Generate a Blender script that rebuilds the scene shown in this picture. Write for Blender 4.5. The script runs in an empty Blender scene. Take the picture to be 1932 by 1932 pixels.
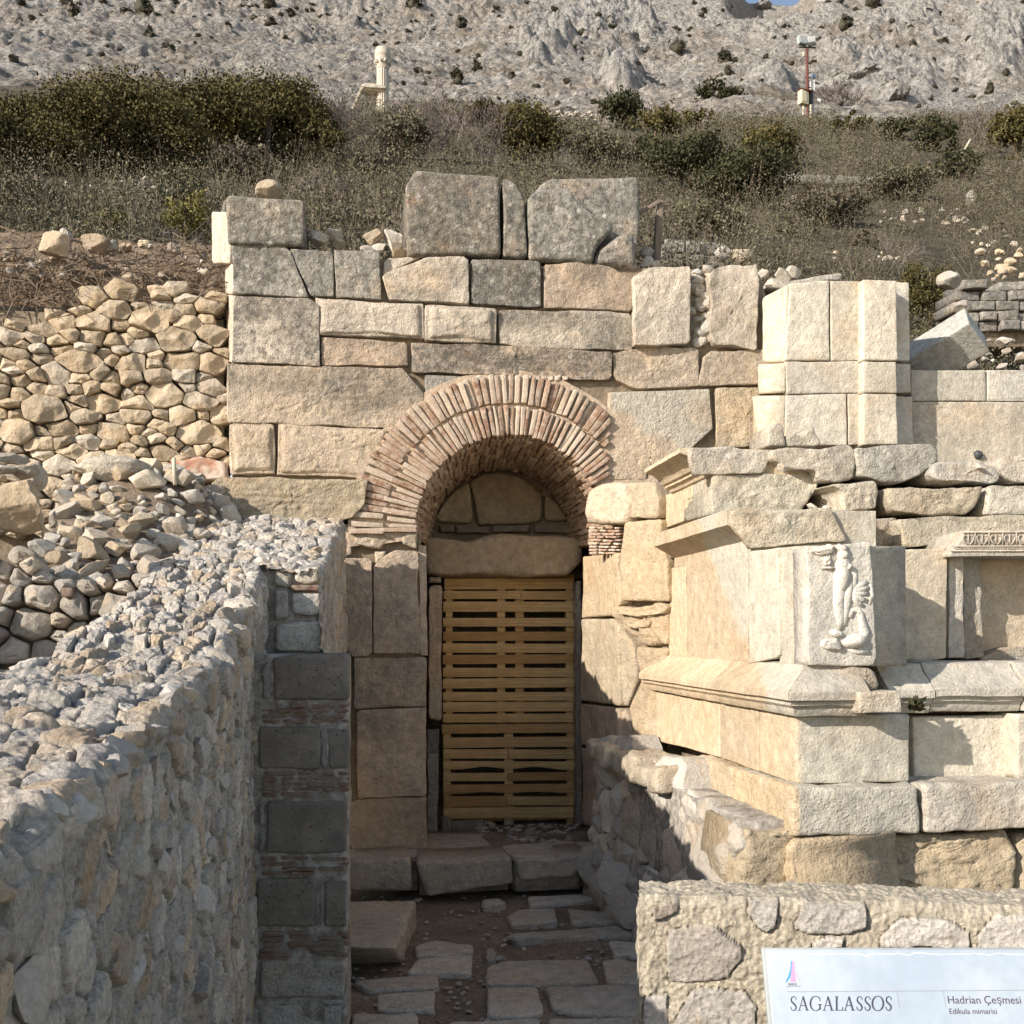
import bpy, bmesh, math, random
import numpy as np
from mathutils import Vector, Matrix, Euler

# ------------------------------------------------------------------ scene
SC = bpy.context.scene
COL = SC.collection
# camera constants: measurements were taken on the photograph (1932 px wide)
F, CX, HY, CZ = 1896.0, 966.0, 1200.0, 1.85
YAW = math.atan2(286.0, F)
SA, CA = math.sin(YAW), math.cos(YAW)

cam_d = bpy.data.cameras.new('camera')
cam = bpy.data.objects.new('camera', cam_d)
COL.objects.link(cam)
cam.location = (0, 0, CZ)
cam.rotation_euler = (math.radians(90), 0, -YAW)
cam_d.sensor_width = 36.0
cam_d.lens = 36.0 * F / 1932.0
cam_d.shift_y = (HY - CX) / 1932.0
cam_d.clip_start = 0.05
cam_d.clip_end = 3000.0
SC.camera = cam

SUN_AZ, SUN_EL = math.radians(61), math.radians(24.5)     # azimuth measured left of the view axis, behind the camera
world = bpy.data.worlds.new('World')
SC.world = world
world.use_nodes = True
wn = world.node_tree.nodes
sky = wn.new('ShaderNodeTexSky')
sky.sky_type = 'NISHITA'
sky.sun_disc = False
sky.sun_elevation = SUN_EL
to_sun = Vector((-math.sin(SUN_AZ) * math.cos(SUN_EL), -math.cos(SUN_AZ) * math.cos(SUN_EL), math.sin(SUN_EL)))
sky.sun_rotation = math.atan2(to_sun.x, to_sun.y)
sky.altitude = 1500.0
sky.air_density = 1.0
sky.dust_density = 1.2
wn['Background'].inputs['Strength'].default_value = 0.15
tint = wn.new('ShaderNodeMix'); tint.data_type = 'RGBA'; tint.blend_type = 'MULTIPLY'; tint.inputs[0].default_value = 1.0
tint.inputs[7].default_value = (1.18, 1.0, 0.84, 1.0)       # slightly hazier, warmer sky light
world.node_tree.links.new(sky.outputs[0], tint.inputs[6])
world.node_tree.links.new(tint.outputs[2], wn['Background'].inputs['Color'])

sun_d = bpy.data.lights.new('sun', 'SUN')
sun_d.energy = 4.6
sun_d.angle = math.radians(0.5)
sun_d.color = (1.0, 0.895, 0.775)
sun = bpy.data.objects.new('sun', sun_d)
COL.objects.link(sun)
sun.location = (-20, -20, 30)
sun.rotation_euler = to_sun.to_track_quat('Z', 'Y').to_euler()

SC.view_settings.view_transform = 'Standard'
SC.view_settings.look = 'None'
SC.view_settings.exposure = 0.70
SC.view_settings.gamma = 1.0
SC.view_settings.use_curve_mapping = False

# ------------------------------------------------------------------ noise
def _h(ix, iy, iz, seed):
    n = (ix.astype(np.uint32) * np.uint32(374761393) + iy.astype(np.uint32) * np.uint32(668265263)
         + iz.astype(np.uint32) * np.uint32(2147483647) + np.uint32(seed & 0xffffffff) * np.uint32(1274126177))
    n = (n ^ (n >> np.uint32(13))) * np.uint32(1274126177)
    n = (n ^ (n >> np.uint32(16))) * np.uint32(2246822519)
    n = n ^ (n >> np.uint32(15))
    return n.astype(np.float64) / 4294967295.0

def vnoise(p, seed=0):
    p = np.asarray(p, float)
    i = np.floor(p).astype(np.int64)
    f = p - i
    w = f * f * f * (f * (f * 6 - 15) + 10)
    x, y, z = i[:, 0], i[:, 1], i[:, 2]
    r = 0
    for dx in (0, 1):
        wx = w[:, 0] if dx else 1 - w[:, 0]
        for dy in (0, 1):
            wy = w[:, 1] if dy else 1 - w[:, 1]
            for dz in (0, 1):
                wz = w[:, 2] if dz else 1 - w[:, 2]
                r = r + wx * wy * wz * _h(x + dx, y + dy, z + dz, seed)
    return r * 2 - 1

def fbm(p, freq=1.0, octv=4, seed=0, gain=0.5):
    p = np.asarray(p, float) * freq
    a, s, t = 1.0, 0, 0
    for k in range(octv):
        s = s + a * vnoise(p + 17.3 * k, seed + k * 7)
        t += a
        a *= gain
        p = p * 2.03
    return s / t

def vecnoise(p, freq, octv, seed):
    return np.stack([fbm(p, freq, octv, seed + 101 * k) for k in range(3)], 1)

def cell2(p, seed=0, jit=0.9):
    """2D cellular: F1, F2, id (0..1) of the nearest site."""
    i = np.floor(p).astype(np.int64)
    n = len(p)
    d1 = np.full(n, 9.0); d2 = np.full(n, 9.0); cid = np.zeros(n)
    z = np.zeros(n, np.int64)
    for dx in range(-2, 3):
        for dy in range(-2, 3):
            cx, cy = i[:, 0] + dx, i[:, 1] + dy
            sx = cx + 0.5 + jit * (_h(cx, cy, z, seed) - 0.5)
            sy = cy + 0.5 + jit * (_h(cx, cy, z, seed + 5) - 0.5)
            d = np.hypot(p[:, 0] - sx, p[:, 1] - sy)
            k = _h(cx, cy, z, seed + 9)
            nearer = d < d1
            d2 = np.where(nearer, d1, np.minimum(d2, d))
            cid = np.where(nearer, k, cid)
            d1 = np.where(nearer, d, d1)
    return d1, d2, cid

def smooth(a, b, x):
    t = np.clip((np.asarray(x, float) - a) / (b - a), 0, 1)
    return t * t * (3 - 2 * t)

# ------------------------------------------------------------------ photo pixel -> place
def ray(u, v):
    a = (u - CX) / F
    return np.array([a * CA + SA, CA - a * SA, (HY - v) / F])
O = np.array([0, 0, CZ])
def onY(u, v, Y):
    r = ray(u, v); return O + r * (Y / r[1])
def onX(u, v, X):
    r = ray(u, v); return O + r * (X / r[0])
def onZ(u, v, Z):
    r = ray(u, v); return O + r * ((Z - CZ) / r[2])
def onP(u, v, P, n):
    r = ray(u, v); P = np.asarray(P, float); n = np.asarray(n, float)
    return O + r * (np.dot(P - O, n) / np.dot(r, n))
def proj(P):
    P = np.asarray(P, float) - O
    d = P[..., 0] * SA + P[..., 1] * CA
    x = P[..., 0] * CA - P[..., 1] * SA
    return CX + F * x / d, HY - F * P[..., 2] / d

# ------------------------------------------------------------------ geometry: (V, [faces arrays])
def combine(geos):
    V, Fs, n = [], [], 0
    for v, fs in geos:
        V.append(v)
        for f in fs:
            Fs.append(np.asarray(f) + n)
        n += len(v)
    by = {}
    for f in Fs:
        if len(f): by.setdefault(f.shape[1], []).append(f)
    return np.concatenate(V), [np.concatenate(x) for x in by.values()]

def mesh_of(name, geo, mat, origin, smooth_shade=True, sharp=None, attrs=None):
    if sharp is None and name in ROCKY: sharp = 30
    V, Fs = geo
    me = bpy.data.meshes.new(name)
    V = np.asarray(V, float) - np.asarray(origin, float)
    me.vertices.add(len(V)); me.vertices.foreach_set('co', V.astype(np.float32).ravel())
    Fs = [np.asarray(f) for f in Fs if len(f)]
    tot = sum(len(f) for f in Fs); lo = sum(f.size for f in Fs)
    me.loops.add(lo); me.polygons.add(tot)
    me.loops.foreach_set('vertex_index', np.concatenate([f.ravel() for f in Fs]).astype(np.int32))
    starts, k = [], 0
    for f in Fs:
        starts.append(k + np.arange(len(f)) * f.shape[1]); k += f.size
    me.polygons.foreach_set('loop_start', np.concatenate(starts).astype(np.int32))
    me.update(calc_edges=True)
    me.validate()
    me.polygons.foreach_set('use_smooth', np.full(len(me.polygons), smooth_shade))
    if smooth_shade and sharp: me.set_sharp_from_angle(angle=math.radians(sharp))
    for an, av in (attrs or {}).items():
        at = me.attributes.new(an, 'FLOAT', 'POINT')
        at.data.foreach_set('value', np.asarray(av, np.float32))
    if mat: me.materials.append(mat)
    return me

ROCKY = {'stone', 'small_stones', 'loose_stone', 'packing_stone', 'foot_stone', 'boulder', 'wedged_stone', 'gravel', 'rubble', 'standing_stone', 'capping_stone'}
def props(o, label=None, cat=None, group=None, kind=None):
    if label: o['label'] = label
    if cat:
        o['category'] = cat
        if not kind: o['kind'] = 'thing'
    if group: o['group'] = group
    if kind: o['kind'] = kind
    return o

def thing(name, label, cat, loc=(0, 0, 0), group=None):
    o = bpy.data.objects.new(name, None)
    o.empty_display_size = 0.2
    COL.objects.link(o); o.location = tuple(loc)
    return props(o, label, cat, group)

ABS = {}
def abs_loc(o):
    return ABS.get(o.name, np.array(o.location))

def part(name, geo, mat, parent, color=None, weather=0.5, label=None, kind=None, sharp=None, flat=False, attrs=None):
    V = geo[0]
    org = (V.min(0) + V.max(0)) / 2
    me = mesh_of(name, geo, mat, org, not flat, sharp, attrs)
    o = bpy.data.objects.new(name, me); COL.objects.link(o)
    o.parent = parent
    o.location = tuple(org - abs_loc(parent))
    ABS[o.name] = org
    if color is not None: o.color = (*color, weather)
    return props(o, label, None, None, kind)

def solo(name, geo, mat, label, cat, group=None, kind=None, color=None, weather=0.5, sharp=None, flat=False, attrs=None):
    V = geo[0]
    org = (V.min(0) + V.max(0)) / 2; org[2] = V[:, 2].min()
    me = mesh_of(name, geo, mat, org, not flat, sharp, attrs)
    o = bpy.data.objects.new(name, me); COL.objects.link(o)
    o.location = tuple(org); ABS[o.name] = org
    if color is not None: o.color = (*color, weather)
    return props(o, label, cat, group, kind)

def structure(name, geo, mat, **kw):
    return solo(name, geo, mat, None, None, kind='structure', **kw)

RS = random.Random(11)
SEED = [100]
def ns():
    SEED[0] += 13
    return SEED[0]

# a stone whose visible outline is a polygon in 3D, with the body running back along -n
def slab(pts, n, depth, r=0.012, amp=0.008, res=0.026, soft=1, margin=None, raise_=0.02, bulge=0.0, gap=0.0025, rag=0.5, pick=0.0, freq=5.0, facets=0):
    pts = np.asarray(pts, float); n = np.asarray(n, float); n = n / np.linalg.norm(n)
    c = pts.mean(0)
    up = np.array([0, 0, 1.0])
    if abs(n[2]) > 0.9: up = np.array([0, 1.0, 0])
    e1 = np.cross(up, n); e1 /= np.linalg.norm(e1); e2 = np.cross(n, e1)
    P = np.stack([(pts - c) @ e1, (pts - c) @ e2], 1)
    area = 0.5 * np.sum(P[:, 0] * np.roll(P[:, 1], -1) - np.roll(P[:, 0], -1) * P[:, 1])
    if area < 0: P = P[::-1]; area = -area
    # centroid
    x, y = P[:, 0], P[:, 1]; xr, yr = np.roll(x, -1), np.roll(y, -1); cr = x * yr - xr * y
    cen = np.array([((x + xr) * cr).sum(), ((y + yr) * cr).sum()]) / (6 * area)
    # resample outline
    L = np.hypot(xr - x, yr - y); per = L.sum()
    B = []
    for k in range(len(P)):
        m = max(1, int(round(L[k] / res)))
        t = np.arange(m) / m
        B.append(P[k] + (np.roll(P, -1, 0)[k] - P[k]) * t[:, None])
    B = np.concatenate(B)
    for _ in range(soft):
        B = 0.5 * B + 0.25 * (np.roll(B, 1, 0) + np.roll(B, -1, 0))
    N = len(B)
    D = B - cen
    dist = np.hypot(D[:, 0], D[:, 1])
    D = D * np.maximum(0.05, 1 - gap / np.maximum(dist, 1e-4))[:, None]
    dist = np.hypot(D[:, 0], D[:, 1])
    U = D / dist[:, None]
    seed = ns()
    nr = int(min(26, max(4, dist.max() / res / 1.3)))
    rings = []           # (xy, z)
    rr = np.minimum(r, dist * 0.6)
    inn = np.maximum(dist - rr, 0)
    ts = np.linspace(0, 1, nr + 1)[1:]
    if margin:
        im = np.maximum(inn - margin, inn * 0.5)
        for t in ts: rings.append((U * (im * t)[:, None], np.full(N, raise_ if t < 1 else raise_ * 0.75)))
        rings.append((U * (im + 0.010)[:, None], np.full(N, 0.0)))
        rings.append((U * ((im + 0.01) * 0.5 + inn * 0.5)[:, None], np.zeros(N)))
        rings.append((U * inn[:, None], np.zeros(N)))
    else:
        for t in ts: rings.append((U * (inn * t)[:, None], bulge * (1 - t ** 2) * np.ones(N)))
    for k in (1, 2, 3):
        a = k * math.pi / 6
        rings.append((U * (inn + rr * math.sin(a))[:, None], -rr * (1 - math.cos(a))))
    dmid = min(depth, 0.06)
    rings.append((U * (inn + rr)[:, None], np.full(N, -r - dmid * 0.5)))
    rings.append((U * (inn + rr)[:, None], np.full(N, -depth)))
    XY = np.concatenate([q[0] for q in rings]) + cen
    Z = np.concatenate([q[1] for q in rings])
    XY = np.vstack([cen[None], XY, cen[None]]); Z = np.concatenate([[raise_ if margin else bulge], Z, [-depth]])
    if facets:
        rgf = np.random.default_rng(seed)
        q = XY - cen; top = Z > -r * 1.05
        for _ in range(facets):
            a = rgf.uniform(0, 6.28); dr = np.array([math.cos(a), math.sin(a)])
            pr_ = q @ dr; R_m = pr_.max()
            lim = bulge * rgf.uniform(.5, .95) + (R_m * rgf.uniform(.0, .55) - pr_) * rgf.uniform(.2, .75)
            Z = np.where(top, np.maximum(np.minimum(Z, lim), -r * 1.0), Z)
    V = c + XY[:, :1] * e1 + XY[:, 1:] * e2 + Z[:, None] * n
    vn = vecnoise(V, freq, 5, seed)
    if margin:
        nm = (nr - 1) * N + 1
        w = np.full(len(V), 0.12); w[:nm] = 1.0
    else:
        w = np.ones(len(V))
    face = (Z > -r * 1.2)
    dn = (vn @ n) * amp * w
    if pick:
        pk = np.abs(fbm(V, 22, 3, seed + 3)) * 2 - 0.6
        dn = dn + pk * pick * w * face
    tang = vn - (vn @ n)[:, None] * n
    edge = np.concatenate([[0], np.concatenate([np.clip(np.hypot(q[0][:, 0], q[0][:, 1]) / dist, 0, 1) for q in rings]), [0]])
    V = V + dn[:, None] * n * face[:, None] + tang * (amp * rag * edge ** 4)[:, None]
    R = len(rings)
    j = np.arange(N); j2 = (j + 1) % N
    tri = [np.stack([np.zeros(N, int), 1 + j, 1 + j2], 1)]
    quad = []
    for k in range(R - 1):
        a, b = 1 + k * N, 1 + (k + 1) * N
        quad.append(np.stack([a + j, b + j, b + j2, a + j2], 1))
    last = 1 + (R - 1) * N
    tri.append(np.stack([np.full(N, len(V) - 1), last + j2, last + j], 1))
    return V, [np.concatenate(tri), np.concatenate(quad)]

# rounded box warped to eight corners; corner index = x + 2*y + 4*z
def rbox(C, r=0.02, amp=0.008, res=0.05, freq=5.0, octv=4):
    C = np.asarray(C, float)
    L = np.array([np.linalg.norm((C[1::2] - C[0::2]).mean(0)),
                  np.linalg.norm((C[[2, 3, 6, 7]] - C[[0, 1, 4, 5]]).mean(0)),
                  np.linalg.norm((C[4:] - C[:4]).mean(0))])
    r = min(r, L.min() * 0.45)
    lat = []
    for k in range(3):
        m = max(1, int(round((L[k] - 2 * r) / res)))
        inner = np.linspace(r, L[k] - r, m + 1)
        if r > 0: s = np.concatenate([[0, r * 0.3], inner, [L[k] - r * 0.3, L[k]]])
        else: s = inner
        lat.append(s)
    nx, ny, nz = [len(s) for s in lat]
    idx = {}
    def grid(ax, val):
        a, b = [k for k in range(3) if k != ax]
        A, Bq = np.meshgrid(np.arange(len(lat[a])), np.arange(len(lat[b])), indexing='ij')
        ijk = np.zeros((*A.shape, 3), int)
        ijk[..., a] = A; ijk[..., b] = Bq; ijk[..., ax] = val
        code = (ijk[..., 0] * ny + ijk[..., 1]) * nz + ijk[..., 2]
        q = np.stack([code[:-1, :-1], code[1:, :-1], code[1:, 1:], code[:-1, 1:]], -1).reshape(-1, 4)
        flip = (val == 0) == (ax != 1)
        return q[:, ::-1] if flip else q
    Q = np.concatenate([grid(ax, v) for ax in range(3) for v in (0, len(lat[ax]) - 1)])
    used, inv = np.unique(Q, return_inverse=True)
    Q = inv.reshape(Q.shape)
    kz = used % nz; ky = (used // nz) % ny; kx = used // (nz * ny)
    p = np.stack([lat[0][kx], lat[1][ky], lat[2][kz]], 1)
    q = np.clip(p, r, L - r)
    d = p - q; ln = np.linalg.norm(d, axis=1, keepdims=True)
    p2 = q + np.where(ln > 1e-9, d * (r / np.maximum(ln, 1e-9)), 0) if r > 0 else p
    u = p2 / L
    W = np.stack([(u[:, 0] if i & 1 else 1 - u[:, 0]) * (u[:, 1] if i & 2 else 1 - u[:, 1]) * (u[:, 2] if i & 4 else 1 - u[:, 2]) for i in range(8)], 1)
    V = W @ C
    if amp: V = V + vecnoise(V, freq, octv, ns()) * amp
    return V, [Q]

def box(x0, x1, y0, y1, z0, z1, r=0.0, amp=0.0, res=0.1, freq=5.0):
    C = [(x1 if i & 1 else x0, y1 if i & 2 else y0, z1 if i & 4 else z0) for i in range(8)]
    return rbox(C, r, amp, res, freq)

def obox(c, size, R=None, r=0.0, amp=0.0, res=0.1, freq=5.0):
    c = np.asarray(c, float); s = np.asarray(size, float) / 2
    C = np.array([[s[0] * (1 if i & 1 else -1), s[1] * (1 if i & 2 else -1), s[2] * (1 if i & 4 else -1)] for i in range(8)])
    if R is not None: C = C @ np.array(R.to_matrix() if hasattr(R, 'to_matrix') else R).T
    return rbox(C + c, r, amp, res, freq)

def bar(a, b, w, h=None, r=0.0, amp=0.0, res=0.3):
    a, b = np.asarray(a, float), np.asarray(b, float)
    d = b - a; L = np.linalg.norm(d); d = d / L
    up = np.array([0, 0, 1.0]) if abs(d[2]) < 0.95 else np.array([0, 1.0, 0])
    s = np.cross(d, up); s /= np.linalg.norm(s); t = np.cross(s, d)
    h = h or w
    C = []
    for i in range(8):
        C.append((b if i & 1 else a) + s * (w / 2 if i & 2 else -w / 2) * -1 + t * (h / 2 if i & 4 else -h / 2))
    return rbox(C, r, amp, res)

def tube(path, rad, seg=8):
    path = np.asarray(path, float); rad = np.broadcast_to(np.asarray(rad, float), (len(path),))
    V = []
    prev = None
    for i in range(len(path)):
        d = path[min(i + 1, len(path) - 1)] - path[max(i - 1, 0)]; d = d / (np.linalg.norm(d) + 1e-9)
        if prev is None:
            s = np.cross(d, [0.3, 0.1, 1.0]) if abs(d[2]) < 0.95 else np.cross(d, [1.0, 0, 0])
        else: s = prev - d * np.dot(prev, d)
        s = s / (np.linalg.norm(s) + 1e-9); prev = s
        t = np.cross(d, s)
        a = np.arange(seg) * 2 * math.pi / seg
        V.append(path[i] + rad[i] * (np.cos(a)[:, None] * s + np.sin(a)[:, None] * t))
    V = np.concatenate(V)
    j = np.arange(seg); j2 = (j + 1) % seg
    Q = [np.stack([k * seg + j, k * seg + j2, (k + 1) * seg + j2, (k + 1) * seg + j], 1) for k in range(len(path) - 1)]
    n = len(V)
    V = np.vstack([V, path[0], path[-1]])
    l = (len(path) - 1) * seg
    T = [np.stack([np.full(seg, n), j2, j], 1), np.stack([np.full(seg, n + 1), l + j, l + j2], 1)]
    return V, [np.concatenate(Q), np.concatenate(T)]

_ICO = {}
def ico(sub):
    if sub not in _ICO:
        bm = bmesh.new(); bmesh.ops.create_icosphere(bm, subdivisions=sub, radius=1.0)
        bm.verts.ensure_lookup_table()
        V = np.array([v.co[:] for v in bm.verts]); T = np.array([[v.index for v in f.verts] for f in bm.faces])
        bm.free(); _ICO[sub] = (V, T)
    return _ICO[sub]

def rock(c, dims, sub=3, cuts=14, rough=0.05, seed=None, rot=None, cut_lo=0.42, cut_hi=0.80):
    seed = ns() if seed is None else seed
    rg = np.random.default_rng(seed)
    V, T = ico(sub); V = V.copy()
    for _ in range(cuts):
        nv = rg.normal(size=3); nv /= np.linalg.norm(nv)
        d = rg.uniform(cut_lo, cut_hi)
        s = V @ nv - d
        V = V - np.maximum(s, 0)[:, None] * nv * 0.97
    V = V + vecnoise(V, 2.2, 4, seed) * rough
    V = V / np.abs(V).max(0) * (np.asarray(dims, float) / 2)
    if rot is None: rot = Euler(rg.uniform(-0.35, 0.35, 3))
    V = V @ np.array(rot.to_matrix()).T
    return V + np.asarray(c, float), [T]

# sheet over a regular parameter grid
def sheet(P):
    a, b = P.shape[:2]
    k = np.arange(a * b).reshape(a, b)
    Q = np.stack([k[:-1, :-1], k[1:, :-1], k[1:, 1:], k[:-1, 1:]], -1).reshape(-1, 4)
    return P.reshape(-1, 3), [Q]

# extruded profile along a polyline of frames: prof (m,2) offsets; frames list of (origin, dir_a, dir_b)
def loft(frames, prof, closed=True, cap=True):
    m = len(prof); V = []
    for o, a, b in frames:
        o, a, b = map(lambda q: np.asarray(q, float), (o, a, b))
        V.append(o + np.asarray(prof)[:, :1] * a + np.asarray(prof)[:, 1:] * b)
    n = len(frames); V = np.concatenate(V)
    j = np.arange(m if closed else m - 1); j2 = (j + 1) % m
    Q = np.concatenate([np.stack([k * m + j, k * m + j2, (k + 1) * m + j2, (k + 1) * m + j], 1) for k in range(n - 1)])
    Fs = [Q]
    if cap and closed: Fs += [np.arange(m)[::-1][None], (np.arange(m) + (n - 1) * m)[None]]
    return V, Fs
# ------------------------------------------------------------------ materials
class NT:
    def __init__(s, name):
        s.m = bpy.data.materials.new(name); s.m.use_nodes = True
        s.t = s.m.node_tree; s.b = s.t.nodes['Principled BSDF']
        s.b.inputs['Roughness'].default_value = 0.92
        s.b.inputs['Specular IOR Level'].default_value = 0.25
    def n(s, typ, **kw):
        x = s.t.nodes.new('ShaderNode' + typ)
        for k, v in kw.items():
            if k in x.inputs: x.inputs[k].default_value = v
            else: setattr(x, k, v)
        return x
    def l(s, a, b): s.t.links.new(a, b)
    def coord(s, kind='world'):
        if kind == 'world':
            return s.n('NewGeometry').outputs['Position']
        return s.n('TexCoord').outputs['Object']
    def noise(s, co, scale, detail=4, rough=0.55, off=None, dist=0.0, sc3=None):
        x = s.n('TexNoise', Scale=scale, Detail=detail, Roughness=rough, Distortion=dist)
        if off is not None or sc3 is not None:
            mp = s.n('Mapping'); mp.inputs['Location'].default_value = off or (0, 0, 0)
            if sc3: mp.inputs['Scale'].default_value = sc3
            s.l(co, mp.inputs['Vector']); co = mp.outputs[0]
        s.l(co, x.inputs['Vector']); return x.outputs['Fac']
    def ramp(s, fac, lo, hi, a=0.0, b=1.0):
        x = s.n('MapRange', clamp=True); x.interpolation_type = 'SMOOTHSTEP'
        x.inputs['From Min'].default_value = lo; x.inputs['From Max'].default_value = hi
        x.inputs['To Min'].default_value = a; x.inputs['To Max'].default_value = b
        s.l(fac, x.inputs['Value']); return x.outputs['Result']
    def math(s, op, a, b=None):
        x = s.n('Math', operation=op)
        for i, q in enumerate((a, b)):
            if q is None: continue
            if isinstance(q, (int, float)): x.inputs[i].default_value = q
            else: s.l(q, x.inputs[i])
        return x.outputs[0]
    def mix(s, fac, a, b, mode='MIX'):
        x = s.n('Mix', data_type='RGBA', blend_type=mode)
        for k, q in ((0, fac), (6, a), (7, b)):
            if isinstance(q, (int, float)): x.inputs[k].default_value = q
            elif isinstance(q, tuple): x.inputs[k].default_value = (*q, 1) if len(q) == 3 else q
            else: s.l(q, x.inputs[k])
        return x.outputs[2]
    def mul(s, col, val):
        x = s.n('VectorMath', operation='SCALE'); s.l(col, x.inputs[0])
        if isinstance(val, (int, float)): x.inputs['Scale'].default_value = val
        else: s.l(val, x.inputs['Scale'])
        return x.outputs[0]
    def bump(s, h, dist, strength=1.0, prev=None):
        x = s.n('Bump', Strength=strength, Distance=dist); s.l(h, x.inputs['Height'])
        if prev is not None: s.l(prev, x.inputs['Normal'])
        return x.outputs[0]
    def attr(s, name): return s.n('Attribute', attribute_name=name).outputs['Fac']
    def done(s, col, normal=None):
        if isinstance(col, tuple): s.b.inputs['Base Color'].default_value = (*col, 1)
        else: s.l(col, s.b.inputs['Base Color'])
        if normal is not None: s.l(normal, s.b.inputs['Normal'])
        return s.m

def limestone(name, bump=1.0, stain=(0.19, 0.185, 0.17), warm=(0.50, 0.34, 0.20), lichen=True):
    t = NT(name); co = t.coord()
    oi = t.n('ObjectInfo'); base = oi.outputs['Color']; wth = oi.outputs['Alpha']
    rnd = oi.outputs['Random']
    pat = t.attr('patina')
    col = t.mix(pat, base, (0.50, 0.475, 0.40))
    col = t.mix(t.math('MULTIPLY', t.ramp(t.noise(co, 2.3, 4, off=(7, 3, 1)), 0.5, 0.72), 0.40), col, warm)
    col = t.mix(t.math('MULTIPLY', t.ramp(t.noise(co, 3.7, 6, 0.65, off=(1, 9, 4)), 0.52, 0.66), 0.25), col, (0.62, 0.57, 0.47))
    st = t.ramp(t.noise(co, 1.7, 8, 0.68, off=(3, 3, 8)), 0.40, 0.62)
    st2 = t.ramp(t.noise(co, 26, 5, 0.7), 0.38, 0.62, 0.35, 1.0)
    st = t.math('MINIMUM', t.math('MULTIPLY', t.math('MULTIPLY', st, t.math('MULTIPLY', wth, 1.35)), st2), 1.0)
    col = t.mix(t.math('MULTIPLY', st, 0.9), col, stain)
    gr = t.math('MULTIPLY', t.attr('grime'), t.ramp(t.noise(co, 31, 6, 0.72, off=(6, 1, 3)), 0.30, 0.58, 0.25, 1.0))
    gr = t.math('MULTIPLY', gr, t.ramp(t.noise(co, 4.2, 6, 0.7, off=(2, 5, 9)), 0.28, 0.48))
    col = t.mix(t.math('MULTIPLY', gr, 0.88), col, (0.135, 0.125, 0.105))
    streak = t.ramp(t.noise(co, 9, 4, 0.6, sc3=(1, 1, 0.12)), 0.52, 0.72)
    col = t.mix(t.math('MINIMUM', t.math('MULTIPLY', t.math('MULTIPLY', streak, wth), 0.75), 0.8), col, (0.26, 0.23, 0.19))
    if lichen:
        v = t.n('TexVoronoi', Scale=11.0, Randomness=1.0); t.l(co, v.inputs['Vector'])
        blot = t.ramp(v.outputs['Distance'], 0.16, 0.24, 1.0, 0.0)
        msk = t.math('MULTIPLY', t.ramp(t.noise(co, 5, 5, 0.6, off=(9, 9, 0)), 0.50, 0.60), blot)
        msk = t.math('MULTIPLY', msk, t.ramp(wth, 0.55, 0.9))
        col = t.mix(t.math('MULTIPLY', msk, 0.75), col, (0.60, 0.58, 0.52))
        ru = t.ramp(t.noise(co, 3.1, 6, 0.7, off=(31, 4, 2)), 0.60, 0.70)
        ru = t.math('MULTIPLY', ru, t.ramp(wth, 0.6, 0.9))
        col = t.mix(t.math('MULTIPLY', ru, 0.6), col, (0.33, 0.19, 0.10))
        sp = t.noise(co, 21, 7, 0.72, off=(3, 8, 5)); hw = t.ramp(wth, 0.45, 0.85)
        col = t.mix(t.math('MULTIPLY', t.ramp(sp, 0.55, 0.64), t.math('MULTIPLY', hw, 0.6)), col, (0.47, 0.455, 0.41))
        col = t.mix(t.math('MULTIPLY', t.ramp(sp, 0.50, 0.40), t.math('MULTIPLY', hw, 0.7)), col, (0.085, 0.082, 0.074))
    mid = t.noise(co, 17, 6, 0.65)
    col = t.mul(col, t.ramp(mid, 0.25, 0.75, 0.80, 1.17))
    fine = t.noise(co, 95, 4, 0.6)
    col = t.mul(col, t.ramp(fine, 0.3, 0.7, 0.86, 1.12))
    col = t.mul(col, t.ramp(rnd, 0.0, 1.0, 0.90, 1.08))
    pits = t.n('TexVoronoi', Scale=48.0); t.l(co, pits.inputs['Vector'])
    ph = t.ramp(pits.outputs['Distance'], 0.05, 0.45)
    nb = t.bump(t.noise(co, 21, 7, 0.66, dist=0.12), 0.030 * bump, 0.9)
    nb = t.bump(ph, 0.005 * bump, 0.6, nb)
    nb = t.bump(fine, 0.006 * bump, 0.7, nb)
    return t.done(col, nb)

M = {}
M['stone'] = limestone('weathered_limestone')
M['dressed'] = limestone('dressed_limestone', 0.45)
M['marble'] = limestone('white_marble', 0.5, stain=(0.30, 0.30, 0.29), warm=(0.56, 0.50, 0.40))

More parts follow.
